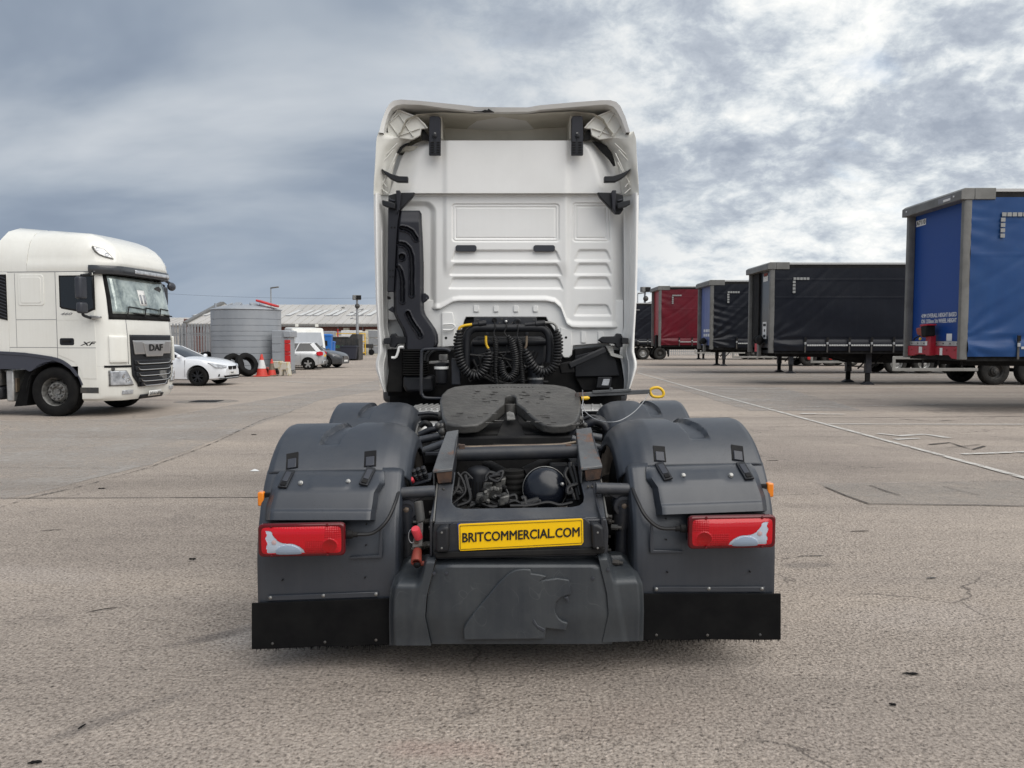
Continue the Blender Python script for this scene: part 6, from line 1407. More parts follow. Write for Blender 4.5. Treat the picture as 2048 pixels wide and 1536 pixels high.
# ------------------------------------------------------------------ cream lorry on the left
def lorry():
    r = thing('lorry', 'cream white lorry cab with domed roof and black grille parked on the left, facing right', 'truck', (-9.50, 17.35, 0), R(-5.5)); CTX.org = Vector((0, 0, 0))
    xft = [(0.3, 1.36), (0.42, 1.43), (0.7, 1.47), (1.05, 1.46), (1.75, 1.45), (2.08, 1.42), (2.5, 1.335), (2.95, 1.22), (3.03, 1.20)]
    def xf(z, y, tab=xft, w=1.25):
        a = abs(y); return interp(tab, z) - 0.07 * (a / w) ** 2 - 0.40 * max(0, (a - 0.82) / (w - 0.82)) ** 2.4
    def plan(z, w, xr, tab=xft, n=28):
        xc = xf(z, w, tab, w); p = [Vector((lerp(xr, xc, t), -w, z)) for t in (0, .33, .66)]
        for i in range(n + 1):
            t = -1 + 2 * i / n; y = w * math.copysign(abs(t) ** 0.8, t); p.append(Vector((max(xr + .05, xf(z, y, tab, w)), y, z)))
        return p + [Vector((lerp(xr, xc, t), w, z)) for t in (.66, .33, 0)]
    cut = MB().lathe((0, -1.5, 0.52), (0, 1, 0), [(0.66, 0), (0.66, 3.0)], 40)
    b = MB(); b.rings([plan(z, 1.25, -0.95) for z in (1.06, 1.3, 1.75, 2.08, 2.5, 2.95, 3.03)], True, True); body = b.build('cab_body', 'cream_paint', r, smooth=40); bool_cut(body, [cut])
    b = MB(); b.rings([plan(z, w, 0.56) for z, w in ((0.33, 1.17), (0.38, 1.235), (0.45, 1.25), (0.8, 1.25), (1.058, 1.25))], True, True); bmp = b.build('bumper', 'cream_paint', r, smooth=40); bool_cut(bmp, [MB().lathe((0, -1.5, 0.52), (0, 1, 0), [(0.64, 0), (0.64, 3.0)], 40)])
    rt = [(3.034, 1.30), (3.2, 1.38), (3.35, 1.35), (3.5, 1.27), (3.65, 1.14), (3.77, 0.95), (3.86, 0.72), (3.92, 0.45), (3.96, 0.1), (3.975, -0.2)]
    b = MB(); b.rings([plan(z, w, -0.5, rt) for z, w in ((3.034, 1.245), (3.1, 1.255), (3.2, 1.25), (3.26, 1.225), (3.35, 1.215), (3.5, 1.18), (3.65, 1.12), (3.77, 1.04), (3.86, 0.93), (3.92, 0.8), (3.96, 0.66), (3.975, 0.5))], True, True); roof = b.build('roof', 'cream_paint', r, smooth=50)
    b = MB(); b.rings([[Vector((x - (0.0 if x > -1 else 0.42 * (1 - clamp((z - 3.03) / .75))), y * k, z0 + (z - 3.03) * zk)) for y, z in ((-1.25, 3.035), (-1.255, 3.2), (-1.215, 3.4), (-1.13, 3.65), (-0.95, 3.86), (-0.6, 3.975), (0.6, 3.975), (0.95, 3.86), (1.13, 3.65), (1.215, 3.4), (1.255, 3.2), (1.25, 3.035))] for x, k, z0, zk in ((-0.506, 1, 3.03, 1.0), (-0.8, 1.0, 3.03, 1.03), (-1.12, 1.0, 3.03, 1.06))], True, True); b.build('roof_extension', 'cream_paint', r, smooth=50)
    for s in (-1, 1):
        b = MB(); b.prism([(-0.956, s * 1.25, 1.3), (-0.956, s * 1.25, 3.028), (-1.6, s * 1.25, 3.028), (-1.6, s * 1.25, 1.36)], (0, -s * 0.04, 0)); sd_ = b.build('side_deflector', 'cream_paint', r, 0.01)
        b = MB(); b.prism([(-0.97, s * 1.252, 2.98), (-1.20, s * 1.252, 2.98), (-1.24, s * 1.252, 2.2), (-1.16, s * 1.252, 2.06), (-0.97, s * 1.252, 2.02)], (0, s * 0.012, 0)); lv = b.build('air_louvre', 'matt_black', sd_, 0.004)
        for i in range(13):
            z = 2.10 + i * 0.068; b = MB(); b.bar((-0.98, s * 1.268, z - 0.03), (-1.2, s * 1.268, z + 0.05), 0.018, 0.012, (0, s, 0)); b.build('louvre_slat', 'charcoal', lv)
    # dark grey arch trim
    for s in (-1, 1):
        outer = [(-1.62, 1.34), (-1.2, 1.37), (-0.6, 1.34), (0.0, 1.26), (0.25, 1.18), (0.45, 1.03), (0.58, 0.85), (0.66, 0.68)]; inner = [(0.645 * math.cos(R(a)), 0.52 + 0.645 * math.sin(R(a))) for a in range(12, 145, 8)] + [(-0.62, 1.0), (-1.62, 1.0)]
        b = MB(); ou_ = spline([Vector((x, s * 1.267, z)) for x, z in outer], 5); m_ = len(ou_) - 1; inner = inner[::-1]; il = [0]
        for q1, q2 in zip(inner, inner[1:]): il.append(il[-1] + math.hypot(q2[0] - q1[0], q2[1] - q1[1]))
        in_ = [Vector((interp(list(zip(il, [q[0] for q in inner])), il[-1] * k / m_), s * 1.267, interp(list(zip(il, [q[1] for q in inner])), il[-1] * k / m_))) for k in range(m_ + 1)]
        back = lambda P: [p - Vector((0, s * .03, 0)) for p in P]; b.rings([ou_, in_, back(in_), back(ou_), ou_], False, False); ar = b.build('arch_trim', 'trim_grey', r, 0.008)
        b = MB(); b.prism([(x, s * 1.267, z) for x, z in [(-1.62, 1.345), (-1.2, 1.375), (-0.6, 1.345), (0.0, 1.265), (0.25, 1.185), (0.45, 1.035), (0.58, 0.85), (0.52, 0.85), (0.4, 1.0), (0.22, 1.12), (0.0, 1.20), (-0.6, 1.28), (-1.2, 1.31), (-1.62, 1.29)]], (0, s * 0.012, 0)); b.build('trim_edge', 'trim_grey', ar, 0.004)
        b = MB(); b.prism([(0.66, s * 1.12, 0.68), (-0.62, s * 1.12, 1.15), (-0.62, s * 1.12, 1.0), (-0.5, s * 1.12, 1.0), (0.64, s * 1.12, 0.6)], (0, -s * 0.5, 0))
        inn = MB(); inn.rings([[Vector((0.64 * math.cos(R(a)), y, 0.52 + 0.64 * math.sin(R(a)))) for y in (s * 1.22, s * 0.7)] for a in range(0, 181, 10)], False, False); inn.build('wheel_arch_liner', 'matt_black', r, solid=0.01)
        b = MB(); b.prism([(-0.64, s * 1.2, 1.0), (-0.50, s * 1.2, 1.0), (-0.66, s * 1.2, 0.22), (-0.94, s * 1.2, 0.2)], (0, -s * 0.42, 0)); b.build('mudflap', 'mudflap_rubber', r, 0.004)
    # wheels
    for y, f in ((-1.08, 0), (1.08, 1)):
        b = MB(); b.lathe((0, 0, 0), (0, -1, 0), tyre_prof(0.52, 0.33), 44, caps=False); t = inst('wheel', b.mesh('tyre', 'rubber'), r, (0, y, 0.52), (0, 0, math.pi * f))
        b = MB(); b.lathe((0, 0, 0), (0, -1, 0), [(0.31, 0.14), (0.30, 0.13), (0.285, 0.06), (0.27, -0.03), (0.24, -0.06)], 36, caps=False); b.lathe((0, 0, 0), (0, -1, 0), [(0.24, -0.05), (0.235, 0.0), (0.19, 0.055), (0.19, 0.075), (0.185, 0.08), (0.115, 0.08), (0.11, 0.07), (0.11, 0.03), (0.06, 0.02), (0.055, 0.05), (0, 0.05)], 32, caps=False); inst('rim', b.mesh('rim', 'cast_grey'), t)
        for i in range(10):
            a = 2 * math.pi * i / 10; b = MB(); b.lathe((math.cos(a) * 0.15, -0.08, math.sin(a) * 0.15), (0, -1, 0), [(0.02, 0), (0.02, 0.02), (0.012, .024), (0.012, .04), (0, .04)], 6); inst('wheel_nut', b.mesh('wheel_nut', 'steel_dark'), t)
        for i in range(10):
            a = 2 * math.pi * (i + .5) / 10; b = MB(); b.lathe((math.cos(a) * 0.222, -0.012, math.sin(a) * 0.222), (0, -1, 0), [(0.026, 0), (0.026, 0.012), (0, 0.012)], 10); inst('rim_hole', b.mesh('rim_hole', 'matt_black'), t)
    b = MB(); b.tube([(0, -0.95, 0.5), (0, 0.95, 0.5)], 0.06, 10); b.build('axle', 'matt_black', r)
    # front patches
    def patch(name, y0, y1, z0, z1, mt_, off, par, nu=26, nv=14, tab=xft, shape=None, bev=0, w=1.25, solid=0.012, depth=None):
        b = MB()
        def fn(u, v):
            z = lerp(z0, z1, v); a, c = (y0, y1) if shape is None else shape(v); y = lerp(a, c, u); return Vector((xf(z, y, tab, w) + off + (depth(u, v) if depth else 0), y, z))
        b.grid(fn, nu, nv); return b.build(name, mt_, par, bev, 50, solid=solid, off=0)
    patch('windscreen_surround', -1.15, 1.15, 2.04, 2.98, 'matt_black', 0.004, body, shape=lambda v: (-1.13 + 0.05 * v, 1.13 - 0.05 * v))
    ws = patch('windscreen', -1.1, 1.1, 2.16, 2.95, 'windscreen_painted_reflection', 0.02, body, shape=lambda v: (-1.08 + 0.04 * v, 1.08 - 0.04 * v))
    for y in (-0.75, -0.15, 0.45):
        b = MB(); p = [Vector((xf(z, yy) + 0.05, yy, z)) for yy, z in ((y - 0.1, 2.10), (y + 0.02, 2.32), (y + 0.35, 2.30), (y + 0.62, 2.27))]; b.tube(p, [0.014, 0.012, 0.010, 0.008], 6)
        b.tube([Vector((xf(2.2, y + .2) + 0.045, y + 0.15, 2.18)), Vector((xf(2.2, y + .5) + 0.045, y + 0.55, 2.16))], 0.016, 6); b.build('wiper', 'matt_black', ws)
    patch('cab_notice', -0.28, -0.02, 2.36, 2.70, 'paper', 0.028, ws, 4, 4, solid=0.004)
    for y in (-0.21, -0.08): patch('notice_print', y - 0.035, y + 0.035, 2.40, 2.60, 'tank_grey', 0.033, ws, 2, 2, solid=0.003)
    b = MB(); b.prism([Vector((xf(2.75, 0.5) + 0.022, y, z)) for y, z in ((0.42, 2.72), (0.5, 2.62), (0.66, 2.60), (0.72, 2.66), (0.68, 2.72), (0.74, 2.78), (0.62, 2.84), (0.48, 2.80))], (0.006, 0, 0)); b.build('hanging_sticker', 'interior_dark', ws)
    # visor
    vt = [(2.9, 1.36), (3.0, 1.42), (3.12, 1.42), (3.2, 1.40)]
    b = MB(); b.rings([plan(z, w, 0.86, vt) for z, w in ((2.985, 1.24), (3.04, 1.268), (3.11, 1.268), (3.16, 1.258))], True, True); vz = b.build('sun_visor', 'car_dark', r, smooth=50)
    patch('visor_lamp_strip', -0.5, 1.05, 3.035, 3.115, 'lens_clear', 0.008, vz, 20, 3, vt, w=1.27)
    for s in (-1, 1):                      # roof spotlights
        q = [(0.88, 3.54), (1.00, 3.52), (1.10, 3.50), (1.20, 3.40), (1.27, 3.30), (1.16, 3.33), (1.04, 3.38), (0.95, 3.45)]
        def ry(x, z):
            lo, hi = 0.5, 1.3; wz = interp([(3.2, 1.25), (3.26, 1.225), (3.35, 1.215), (3.5, 1.18), (3.65, 1.12)], z)
            for _ in range(30):
                m = (lo + hi) / 2
                if m < wz and xf(z, m, rt, wz) > x: lo = m
                else: hi = m
            return lo
        pts = [Vector((x, s * (ry(x, z) + 0.035), z)) for x, z in q]; cq = sum(pts, Vector()) / 8; nq = Vector((0.62, s * 0.72, 0.3)).normalized(); mx_ = max((p - cq).dot(nq) for p in pts); pts = [p + nq * (mx_ - (p - cq).dot(nq)) for p in pts]; b = MB(); b.prism(pts, -nq * 0.14); sl = b.build('roof_spotlight', 'cast_grey', roof, 0.004)
        c = sum(pts, Vector()) / 8; pts2 = [c + (p - c) * 0.84 + nq * 0.006 for p in pts]; b = MB(); b.prism(pts2, -nq * 0.02); b.build('lens', 'silver_trim', sl)
        for k_ in (-0.28, 0.28):
            e_ = (pts[4] - pts[0]); b = MB(); b.lathe(c + e_ * k_ * 0.75 + nq * 0.008, nq, [(0.042, -0.01), (0.042, 0.004), (0.03, 0.0), (0, -.004)], 16); b.build('reflector', 'lens_clear', sl)
    # grille
    gs = lambda v: (-0.56 - 0.20 * sstep(0, 0.25, v) - 0.03 * v, 0.56 + 0.20 * sstep(0, 0.25, v) + 0.03 * v)
    gr = patch('grille', -0.8, 0.8, 0.60, 1.72, 'black_plastic', 0.012, r, 24, 24, shape=gs, solid=0.03)
    lg = patch('badge_panel', -0.74, 0.74, 1.30, 1.60, 'silver_trim', 0.045, gr, 16, 6, shape=lambda v: (-0.70 - .05 * v, 0.70 + .05 * v), solid=0.03, bev=0.01)
    patch('badge_center', -0.4, 0.4, 1.245, 1.56, 'silver_trim', 0.062, lg, 10, 6, shape=lambda v: (-0.32 - .12 * v, 0.32 + .12 * v), solid=0.03, bev=0.01)
    text('lettering', 'DAF', 0.20, 'ink', (xf(1.43, 0) + 0.083, 0.03, 1.435), (0, 1, 0), (0, 0, 1), lg, 0.004, 0.008, width=0.52)
    for i, (z, w_) in enumerate(((1.08, .66), (0.95, .64), (0.82, .62), (0.70, .56), (0.60, .46))):
        sl = patch('grille_bar', -w_ - .06, w_ + .06, z, z + 0.10, 'black_plastic', 0.04, gr, 16, 3, solid=0.05, bev=0.012)
        b = MB(); pz = [Vector((xf(z, y) + 0.074, y, z + dz)) for y, dz in ((-w_, 0.075), (-w_ + .07, 0.02), (-w_ * .4, 0.012), (w_ * .4, 0.012), (w_ - .07, 0.02), (w_, 0.075))]; b.tube(spline(pz, 4), 0.009, 6); b.build('chrome_strip', 'chrome', sl)
    b = MB(); b.box(1.50, 1.53, 0.16, 0.46, 0.72, 0.92); b.build('toll_box', 'cast_grey', gr, 0.01)
    pt = patch('front_panel_line', -0.86, -0.845, 1.1, 2.04, 'ink_grey', 0.002, body, 1, 8, solid=0.003); patch('front_panel_line', 0.845, 0.86, 1.1, 2.04, 'ink_grey', 0.002, body, 1, 8, solid=0.003)
    for s in (-1, 1):
        q = [Vector((xf(z, y) + 0.012, s * y, z)) for y, z in ((0.98, 1.70), (1.16, 1.71), (1.18, 1.14), (0.88, 1.12), (0.90, 1.2), (0.96, 1.28))]
        patch('wind_deflector', min(s * .9, s * 1.16), max(s * .9, s * 1.16), 1.13, 1.70, 'cream_paint', 0.03, body, 8, 8, solid=0.05, bev=0.02)
        hl = patch('headlight', min(s * .78, s * 1.13), max(s * .78, s * 1.13), 0.66, 0.96, 'lens_clear', 0.012, bmp, 10, 8, shape=(lambda v: (-1.15, -0.74 - 0.20 * v)) if s < 0 else (lambda v: (0.74 + 0.20 * v, 1.15)), solid=0.03, bev=0.01)
        patch('headlight_surround', min(s * .78, s * 1.13), max(s * .78, s * 1.13), 0.645, 0.972, 'cast_grey', 0.004, bmp, 10, 8, shape=(lambda v: (-1.165, -0.725 - 0.20 * v)) if s < 0 else (lambda v: (0.725 + 0.20 * v, 1.165)), solid=0.02)
        for y, z in ((0.98, 0.83), (0.92, 0.75)):
            b = MB(); b.lathe((xf(z, y) + 0.028, s * y, z), (1, s * .4, 0), [(0.055, -.02), (0.055, 0.004), (0.03, -.004), (0, .006)], 16); b.build('bulb', 'chrome', hl)
        patch('fog_lamp', min(s * .72, s * 1.0), max(s * .72, s * 1.0), 0.46, 0.545, 'lens_clear', 0.012, bmp, 8, 4, solid=0.02, bev=0.006)
        patch('bumper_gap', min(s * .72, s * 1.2), max(s * .72, s * 1.2), 1.03, 1.075, 'matt_black', 0.006, bmp, 10, 2, solid=0.01)
        b = MB(); b.lathe((xf(1.0, 1.12) + 0.02, s * 1.13, 1.0), (1, s * .9, 0), [(0.035, -.02), (0.035, .01), (0.02, .014), (0, .01)], 14); b.build('sensor', 'steel_dark', bmp)
    lw = patch('bumper_lip', -0.45, 0.45, 0.33, 0.41, 'black_plastic', 0.02, bmp, 12, 3, solid=0.03)
    np_ = patch('number_plate', -0.24, 0.24, 0.37, 0.49, 'plate_white', 0.075, bmp, 4, 2, solid=0.01)
    text('lettering', 'DF18 GEU', 0.10, 'ink', (xf(0.43, 0) + 0.083, 0, 0.43), (0, 1, 0), (0, 0, 1), np_, 0.002, 0.0, width=0.43)
    # near and far sides: door, windows, panel lines, mirrors, handle
    for s in (-1, 1):
        yo = s * 1.25
        def sp(name, pts, h, mt_, par, bev=0.004, y=None):
            b = MB(); b.prism([(x, (yo if y is None else y) - s * 0.004, z) for x, z in pts], (0, s * (h + 0.004), 0)); return b.build(name, mt_, par, bev)
        dr = sp('door', [(0.13, 3.0), (0.95, 3.0), (0.97, 1.62), (0.97, 0.80), (0.66, 0.80), (0.62, 0.98), (0.48, 1.16), (0.13, 1.30)], 0.008, 'cream_paint', r, 0.004)
        gl = sp('window_frame', [(0.20, 2.95), (0.98, 2.95), (0.985, 2.24), (0.80, 2.16), (0.24, 2.26), (0.20, 2.30)], 0.012, 'matt_black', dr, 0.01)
        sp('window', [(0.23, 2.92), (0.95, 2.92), (0.955, 2.27), (0.79, 2.20), (0.26, 2.29), (0.23, 2.32)], 0.016, 'glass_dark', gl, 0.004)
        hn = sp('door_handle', rrect(0.18, 0.50, 1.50, 1.65, 0.04), 0.016, 'black_plastic', dr, 0.01); sp('handle_grip', rrect(0.24, 0.44, 1.56, 1.61, 0.02), 0.03, 'matt_black', hn, 0.006)
        sp('door_line', [(0.13, 2.02), (0.97, 2.02), (0.97, 2.03), (0.13, 2.03)], 0.010, 'white_plastic', dr, 0); sp('door_line', [(0.13, 1.44), (0.97, 1.44), (0.97, 1.452), (0.13, 1.452)], 0.009, 'ink_grey', dr, 0)
        sp('locker_panel', rrect(-0.72, -0.14, 2.33, 2.97, 0.06), 0.010, 'cream_paint', body, 0.008); sp('locker_panel', rrect(-0.66, -0.20, 2.38, 2.92, 0.05), 0.016, 'cream_paint', body, 0.006)
        for q in (([(0.112, 1.2), (0.122, 1.2), (0.122, 3.02), (0.112, 3.02)]), ([(-0.79, 1.45), (-0.782, 1.45), (-0.782, 3.0), (-0.79, 3.0)]), ([(-0.95, 1.45), (0.11, 1.45), (0.11, 1.46), (-0.95, 1.46)]), ([(-0.78, 2.03), (0.11, 2.03), (0.11, 2.04), (-0.78, 2.04)]), ([(-0.95, 3.02), (1.0, 3.02), (1.0, 3.034), (-0.95, 3.034)])): sp('panel_gap', q, 0.003, 'ink_grey', body, 0)
        if s < 0:
            text('lettering', 'XF', 0.11, 'ink', (0.78, yo - 0.010, 1.53), (1, 0, 0), (0, 0, 1), dr, 0.002, 0.004, width=0.34, shear=0.4); text('lettering', '460', 0.07, 'ink_grey', (0.33, yo - 0.010, 2.15), (1, 0, 0), (0, 0, 1), dr, 0.002, 0.002, width=0.26, shear=0.4)
        st = sp('step', [(0.60, 0.62), (1.0, 0.62), (1.0, 0.50), (0.60, 0.50)], 0.006, 'steel_dark', bmp, 0.004)
        b = MB(); b.box(0.80, 0.95, min(s * 1.42, s * 1.65), max(s * 1.42, s * 1.65), 2.44, 2.90); mr = b.build('mirror', 'charcoal', r, 0.05, seg=4)
        b = MB(); b.box(0.82, 0.96, min(s * 1.42, s * 1.65), max(s * 1.42, s * 1.65), 2.15, 2.38); b.build('mirror_lower', 'charcoal', mr, 0.05, seg=4)
        b = MB(); b.tube(spline([(0.92, s * 1.26, 2.06), (0.92, s * 1.4, 2.08), (0.92, s * 1.55, 2.12), (0.92, s * 1.55, 2.2)], 5), 0.03, 10); b.tube([(0.92, s * 1.26, 2.98), (0.90, s * 1.55, 2.92)], 0.025, 8); b.build('mirror_arm', 'black_plastic', mr)
        sp('mirror_base', [(0.90, 2.12), (1.12, 2.10), (1.12, 2.06), (0.90, 2.03)], 0.08, 'silver_trim', mr, 0.01)
    b = MB(); b.sphere((1.24, 1.27, 2.88), 0.12, 14, 10, (0.6, 1.25, 0.85)); b.tube([(1.16, 1.12, 3.02), (1.23, 1.24, 2.95)], 0.035, 8); b.build('kerb_mirror', 'charcoal', r)
    # frame behind the cab
    for y in (-0.45, 0.38):
        b = MB(); b.box(-3.2, 0.8, y, y + 0.07, 0.72, 0.98); b.build('frame_rail', 'matt_black', r)
    b = MB(); b.box(-1.15, -0.98, -1.15, -0.6, 0.30, 0.98); cz = b.build('exhaust_box', 'alu', r, 0.03)
    b = MB(); b.box(-0.965, -0.93, -1.12, -1.02, 0.5, 0.8); b.build('exhaust_band', 'brass_pipe', cz, 0.005)
    b = MB(); b.box(-2.6, -1.22, -1.2, -0.55, 0.34, 0.62); b.build('tank', 'black_plastic', r, 0.06, seg=3)
    b = MB(); b.box(-2.6, -1.25, -1.16, -0.5, 0.63, 1.12); bb = b.build('battery_box', 'steel_dark', r, 0.03)
    b = MB(); b.box(-2.6, -1.20, -1.18, -0.5, 1.14, 1.22); b.build('battery_lid', 'fender_plastic', bb, 0.02); b = MB(); b.box(-1.5, -1.4, -1.175, -1.16, 0.75, 1.0); b.build('label', 'paper', bb)
    b = MB(); b.lathe((-1.22, -1.05, 0.95), (1, -.4, 0), [(0.03, -.02), (0.03, .02), (0, .03)], 10); b.build('cap', 'bolt_steel', bb)
    b = MB(); b.box(-0.9, 0.9, -0.9, 0.9, 0.9, 1.05); b.build('engine_tunnel', 'matt_black', r)
def wsmat():
    m = bpy.data.materials.new('windscreen_painted_reflection'); m.use_nodes = True; t = m.node_tree; b = t.nodes['Principled BSDF']
    b.inputs['Base Color'].default_value = (0.20, 0.235, 0.23, 1); b.inputs['Roughness'].default_value = 0.03; b.inputs['Coat Weight'].default_value = 0.4; b.inputs['Specular IOR Level'].default_value = 0.9
    b.inputs['Metallic'].default_value = 0.35
    v = N(t, 'ShaderNodeTexCoord').outputs['Object']
    L(t, mixc(t, ramp(t, noise(t, v, 3.0, 5, 0.6, 0.4), [(0.35, 0.0), (0.62, 1.0)]), (0.16, 0.20, 0.20), (0.55, 0.62, 0.58)), b.inputs['Base Color']); MT['windscreen_painted_reflection'] = m  # pale reflections of the surroundings painted into the glass colour
wsmat(); lorry()
# ------------------------------------------------------------------ cars
def car(name, label, loc, rz, paint, kind, group=None):
    r = thing(name, label, 'car', loc, rz, group); CTX.org = Vector((0, 0, 0))
    if kind == 'sedan':                    # origin on the ground under the front axle, nose towards +x
        wb, R_ = 2.8, 0.335
        top = [(-3.72, 0.88), (-3.6, 0.98), (-3.1, 1.03), (-2.6, 1.02), (-0.55, 0.985), (-0.1, 0.96), (0.3, 0.90), (0.6, 0.82), (0.76, 0.72), (0.84, 0.60)]
        ends, wmax = (-3.72, 0.86), 0.905
        belt, roofz = (-3.05, -0.42), 1.43; rx = (-2.45, -1.35); axles = (0, -wb)
    else:
        wb, R_ = 2.6, 0.31
        top = [(-3.35, 0.80), (-3.32, 0.95), (-3.1, 1.0), (-2.6, 1.0), (-0.5, 0.98), (-0.1, 0.96), (0.3, 0.90), (0.6, 0.80), (0.75, 0.68), (0.82, 0.58)]
        ends, wmax = (-3.38, 0.83), 0.87
        belt, roofz = (-3.22, -0.40), 1.47; rx = (-2.75, -1.25); axles = (0, -wb)
    xs = [lerp(ends[0], ends[1], i / 44) for i in range(45)]; rs = []
    for x in xs:
        e = min((x - ends[0]) / 0.55, 1); f = min((ends[1] - x) / 0.75, 1)
        w_ = wmax * (0.70 + 0.30 * math.sin(clamp(e) * math.pi / 2) ** .8) * (0.60 + 0.40 * math.sin(clamp(f) * math.pi / 2) ** .75)
        zt = interp(top, x); zb_ = 0.20 + 0.10 * (1 - clamp(e)) ** 2 + 0.04 * (1 - clamp(f)) ** 2; zb_ = min(zb_, zt - 0.25)
        zm = lerp(zb_, zt, 0.55)
        half = [(0, zb_), (w_ * .86, zb_), (w_ * .96, zb_ + .05), (w_ * .985, lerp(zb_, zt, .3)), (w_, zm), (w_ * .985, lerp(zb_, zt, .72)), (w_ * .955, zt - .07), (w_ * .90, zt - .015), (w_ * .72, zt + .012), (w_ * .35, zt + .03), (0, zt + .035)]
        rs.append([Vector((x, y, z)) for y, z in half] + [Vector((x, -y, z)) for y, z in half[-2:0:-1]])
    b = MB(); b.rings(rs, True, True); body = b.build('body', paint, r, smooth=40)
    bool_cut(body, [MB().lathe((ax, -1.2, R_), (0, 1, 0), [(R_ + .065, 0), (R_ + .065, 2.4)], 32) for ax in axles])
    b = MB(); b.box(-wb - .45, .45, -0.68, 0.68, 0.22, 0.72); b.build('underbody', 'matt_black', r)
    wb_ = wmax * 0.90
    def gh(t, z):                          # greenhouse ring: t 0 belt, 1 roof
        x0, x1 = lerp(belt[0], rx[0], t), lerp(belt[1], rx[1], t); w_ = lerp(wb_, wmax * 0.66, t); k = 0.16
        return [Vector((x, y, z)) for x, y in rrect(x0, x1, -w_, w_, k, 3)]
    b = MB(); b.rings([gh(0, 0.93), gh(0.5, lerp(.96, roofz, .5)), gh(0.9, roofz - .05)], True, True); g = b.build('windows', 'glass_dark', r, smooth=40)
    b = MB(); b.rings([gh(0.86, roofz - .075), gh(0.95, roofz - .025), [Vector((lerp(q.x, (rx[0] + rx[1]) / 2, .12), q.y * .9, roofz + .005)) for q in gh(1, roofz)], [Vector((lerp(q.x, (rx[0] + rx[1]) / 2, .5), q.y * .5, roofz + .03)) for q in gh(1, roofz)]], True, True); b.build('roof', paint, r, smooth=50)
    for s in (-1, 1):
        for (xa, xb_, wd) in ((belt[1] - .02, rx[1] + .02, .07), (lerp(belt[0], belt[1], .47), lerp(rx[0], rx[1], .42), .06), (belt[0] + .02, rx[0] - .02,   .14 if kind == 'sedan' else .22)):
            b = MB(); b.bar((xa, s * (wb_ + .004), 0.93), (xb_, s * (wmax * .66 + .03), roofz - .06), wd, 0.03, (0, s, .4)); b.build('pillar', paint, r, 0.01)
        b = MB(); b.sphere((belt[1] - .18, s * (wmax + .07), 1.02), 0.1, 10, 8, (.75, 1, .75)); b.build('mirror', paint, r)
        for xx in (lerp(belt[0], belt[1], .36), belt[1] - 0.02, lerp(belt[0], belt[1], .02)):
            b = MB(); b.box(xx - .004, xx + .004, min(s * .86, s * (wmax + .002)), max(s * .86, s * (wmax + .002)), 0.33, 0.90); b.build('door_gap', 'ink_grey', body)
        for xx in (lerp(belt[0], belt[1], .42), lerp(belt[0], belt[1], .03)):
            b = MB(); b.box(xx, xx + .18, min(s * .87, s * (wmax + .02)), max(s * .87, s * (wmax + .02)), 0.80, 0.83); b.build('door_handle', paint, body, 0.008)
    for ax in axles:
        for s in (-1, 1):
            key = kind + paint
            if key not in WM:
                b = MB(); b.lathe((0, 0, 0), (0, -1, 0), tyre_prof(R_, 0.22, False), 32, caps=False); t = b.mesh('tyre', 'rubber')
                b = MB(); b.lathe((0, 0, 0), (0, -1, 0), [(R_ * .72, .10), (R_ * .68, .085), (R_ * .66, -.06), (R_ * .1, -.06), (0, -.06)], 28, caps=False)
                bk = b.mesh('rim', 'matt_black'); b = MB()
                for i in range(5):
                    for d in (-.14, .14) if kind == 'sedan' else (0,):
                        a = 2 * math.pi * i / 5 + d * .6 + .3; a2 = 2 * math.pi * i / 5 + d * 1.6 + .3; b.bar((math.cos(a) * R_ * .12, -.085, math.sin(a) * R_ * .12), (math.cos(a2) * R_ * .70, -.09, math.sin(a2) * R_ * .70), 0.035 if kind == 'sedan' else .085, 0.03, (0, -1, 0))
                b.lathe((0, 0, 0), (0, -1, 0), [(R_ * .2, .06), (R_ * .2, .095), (0, .10)], 14); b.lathe((0, 0, 0), (0, -1, 0), [(R_ * .72, .085), (R_ * .72, .105), (R_ * .65, .105), (R_ * .65, .085)], 28, closed=True)
                WM[key] = (t, bk, b.mesh('spokes', 'black_plastic' if paint == 'car_white' else 'silver_trim'))
            t, bk, sp_ = WM[key]; o = inst('wheel', t, r, (ax, s * (wmax - .12), R_), (0, 0, 0 if s < 0 else math.pi)); inst('rim', bk, o); inst('spokes', sp_, o)
    return r, body, ends, wmax
def on(body, pts, d, mt_, name, par, bev=0.01):
    b = MB(); b.prism(pts, d); return b.build(name, mt_, par, bev)
r, body, e, wm = car('white_saloon_car', 'white saloon car with black wheels parked behind the cream lorry', (-10.86, 27.55, 0), R(-4), 'car_white', 'sedan')
for s in (-1, 1):
    hl = on(body, [(0.30, s * .80, .80), (0.52, s * .72, .755), (0.70, s * .56, .715), (0.79, s * .40, .69), (0.80, s * .40, .62), (0.72, s * .60, .61), (0.55, s * .75, .63)], (0.075, s * .07, .022), 'lens_clear', 'headlight', body)
    on(body, [(0.845, s * .03, .68), (0.845, s * .30, .685), (0.845, s * .32, .60), (0.845, s * .28, .56), (0.845, s * .06, .56), (0.845, s * .03, .6)], (.03, 0, 0), 'matt_black', 'grille', body)
    on(body, [(0.70, s * .50, .40), (0.64, s * .66, .42), (0.62, s * .68, .33), (0.70, s * .48, .31)], (.06, s * .06, 0), 'matt_black', 'fog_lamp', body)
on(body, [(0.82, -.62, .36), (0.82, .62, .36), (0.82, .55, .29), (0.82, -.55, .29)], (.05, 0, 0), 'matt_black', 'lower_grille', body)
pl = on(body, [(0.865, -.26, .50), (0.865, .26, .50), (0.865, .26, .39), (0.865, -.26, .39)], (.02, 0, 0), 'plate_white', 'number_plate', body, 0.002)
text('lettering', 'VH62', .085, 'ink', (0.887, -.08, .445), (0, 1, 0), (0, 0, 1), pl, .002, .002, width=.26)
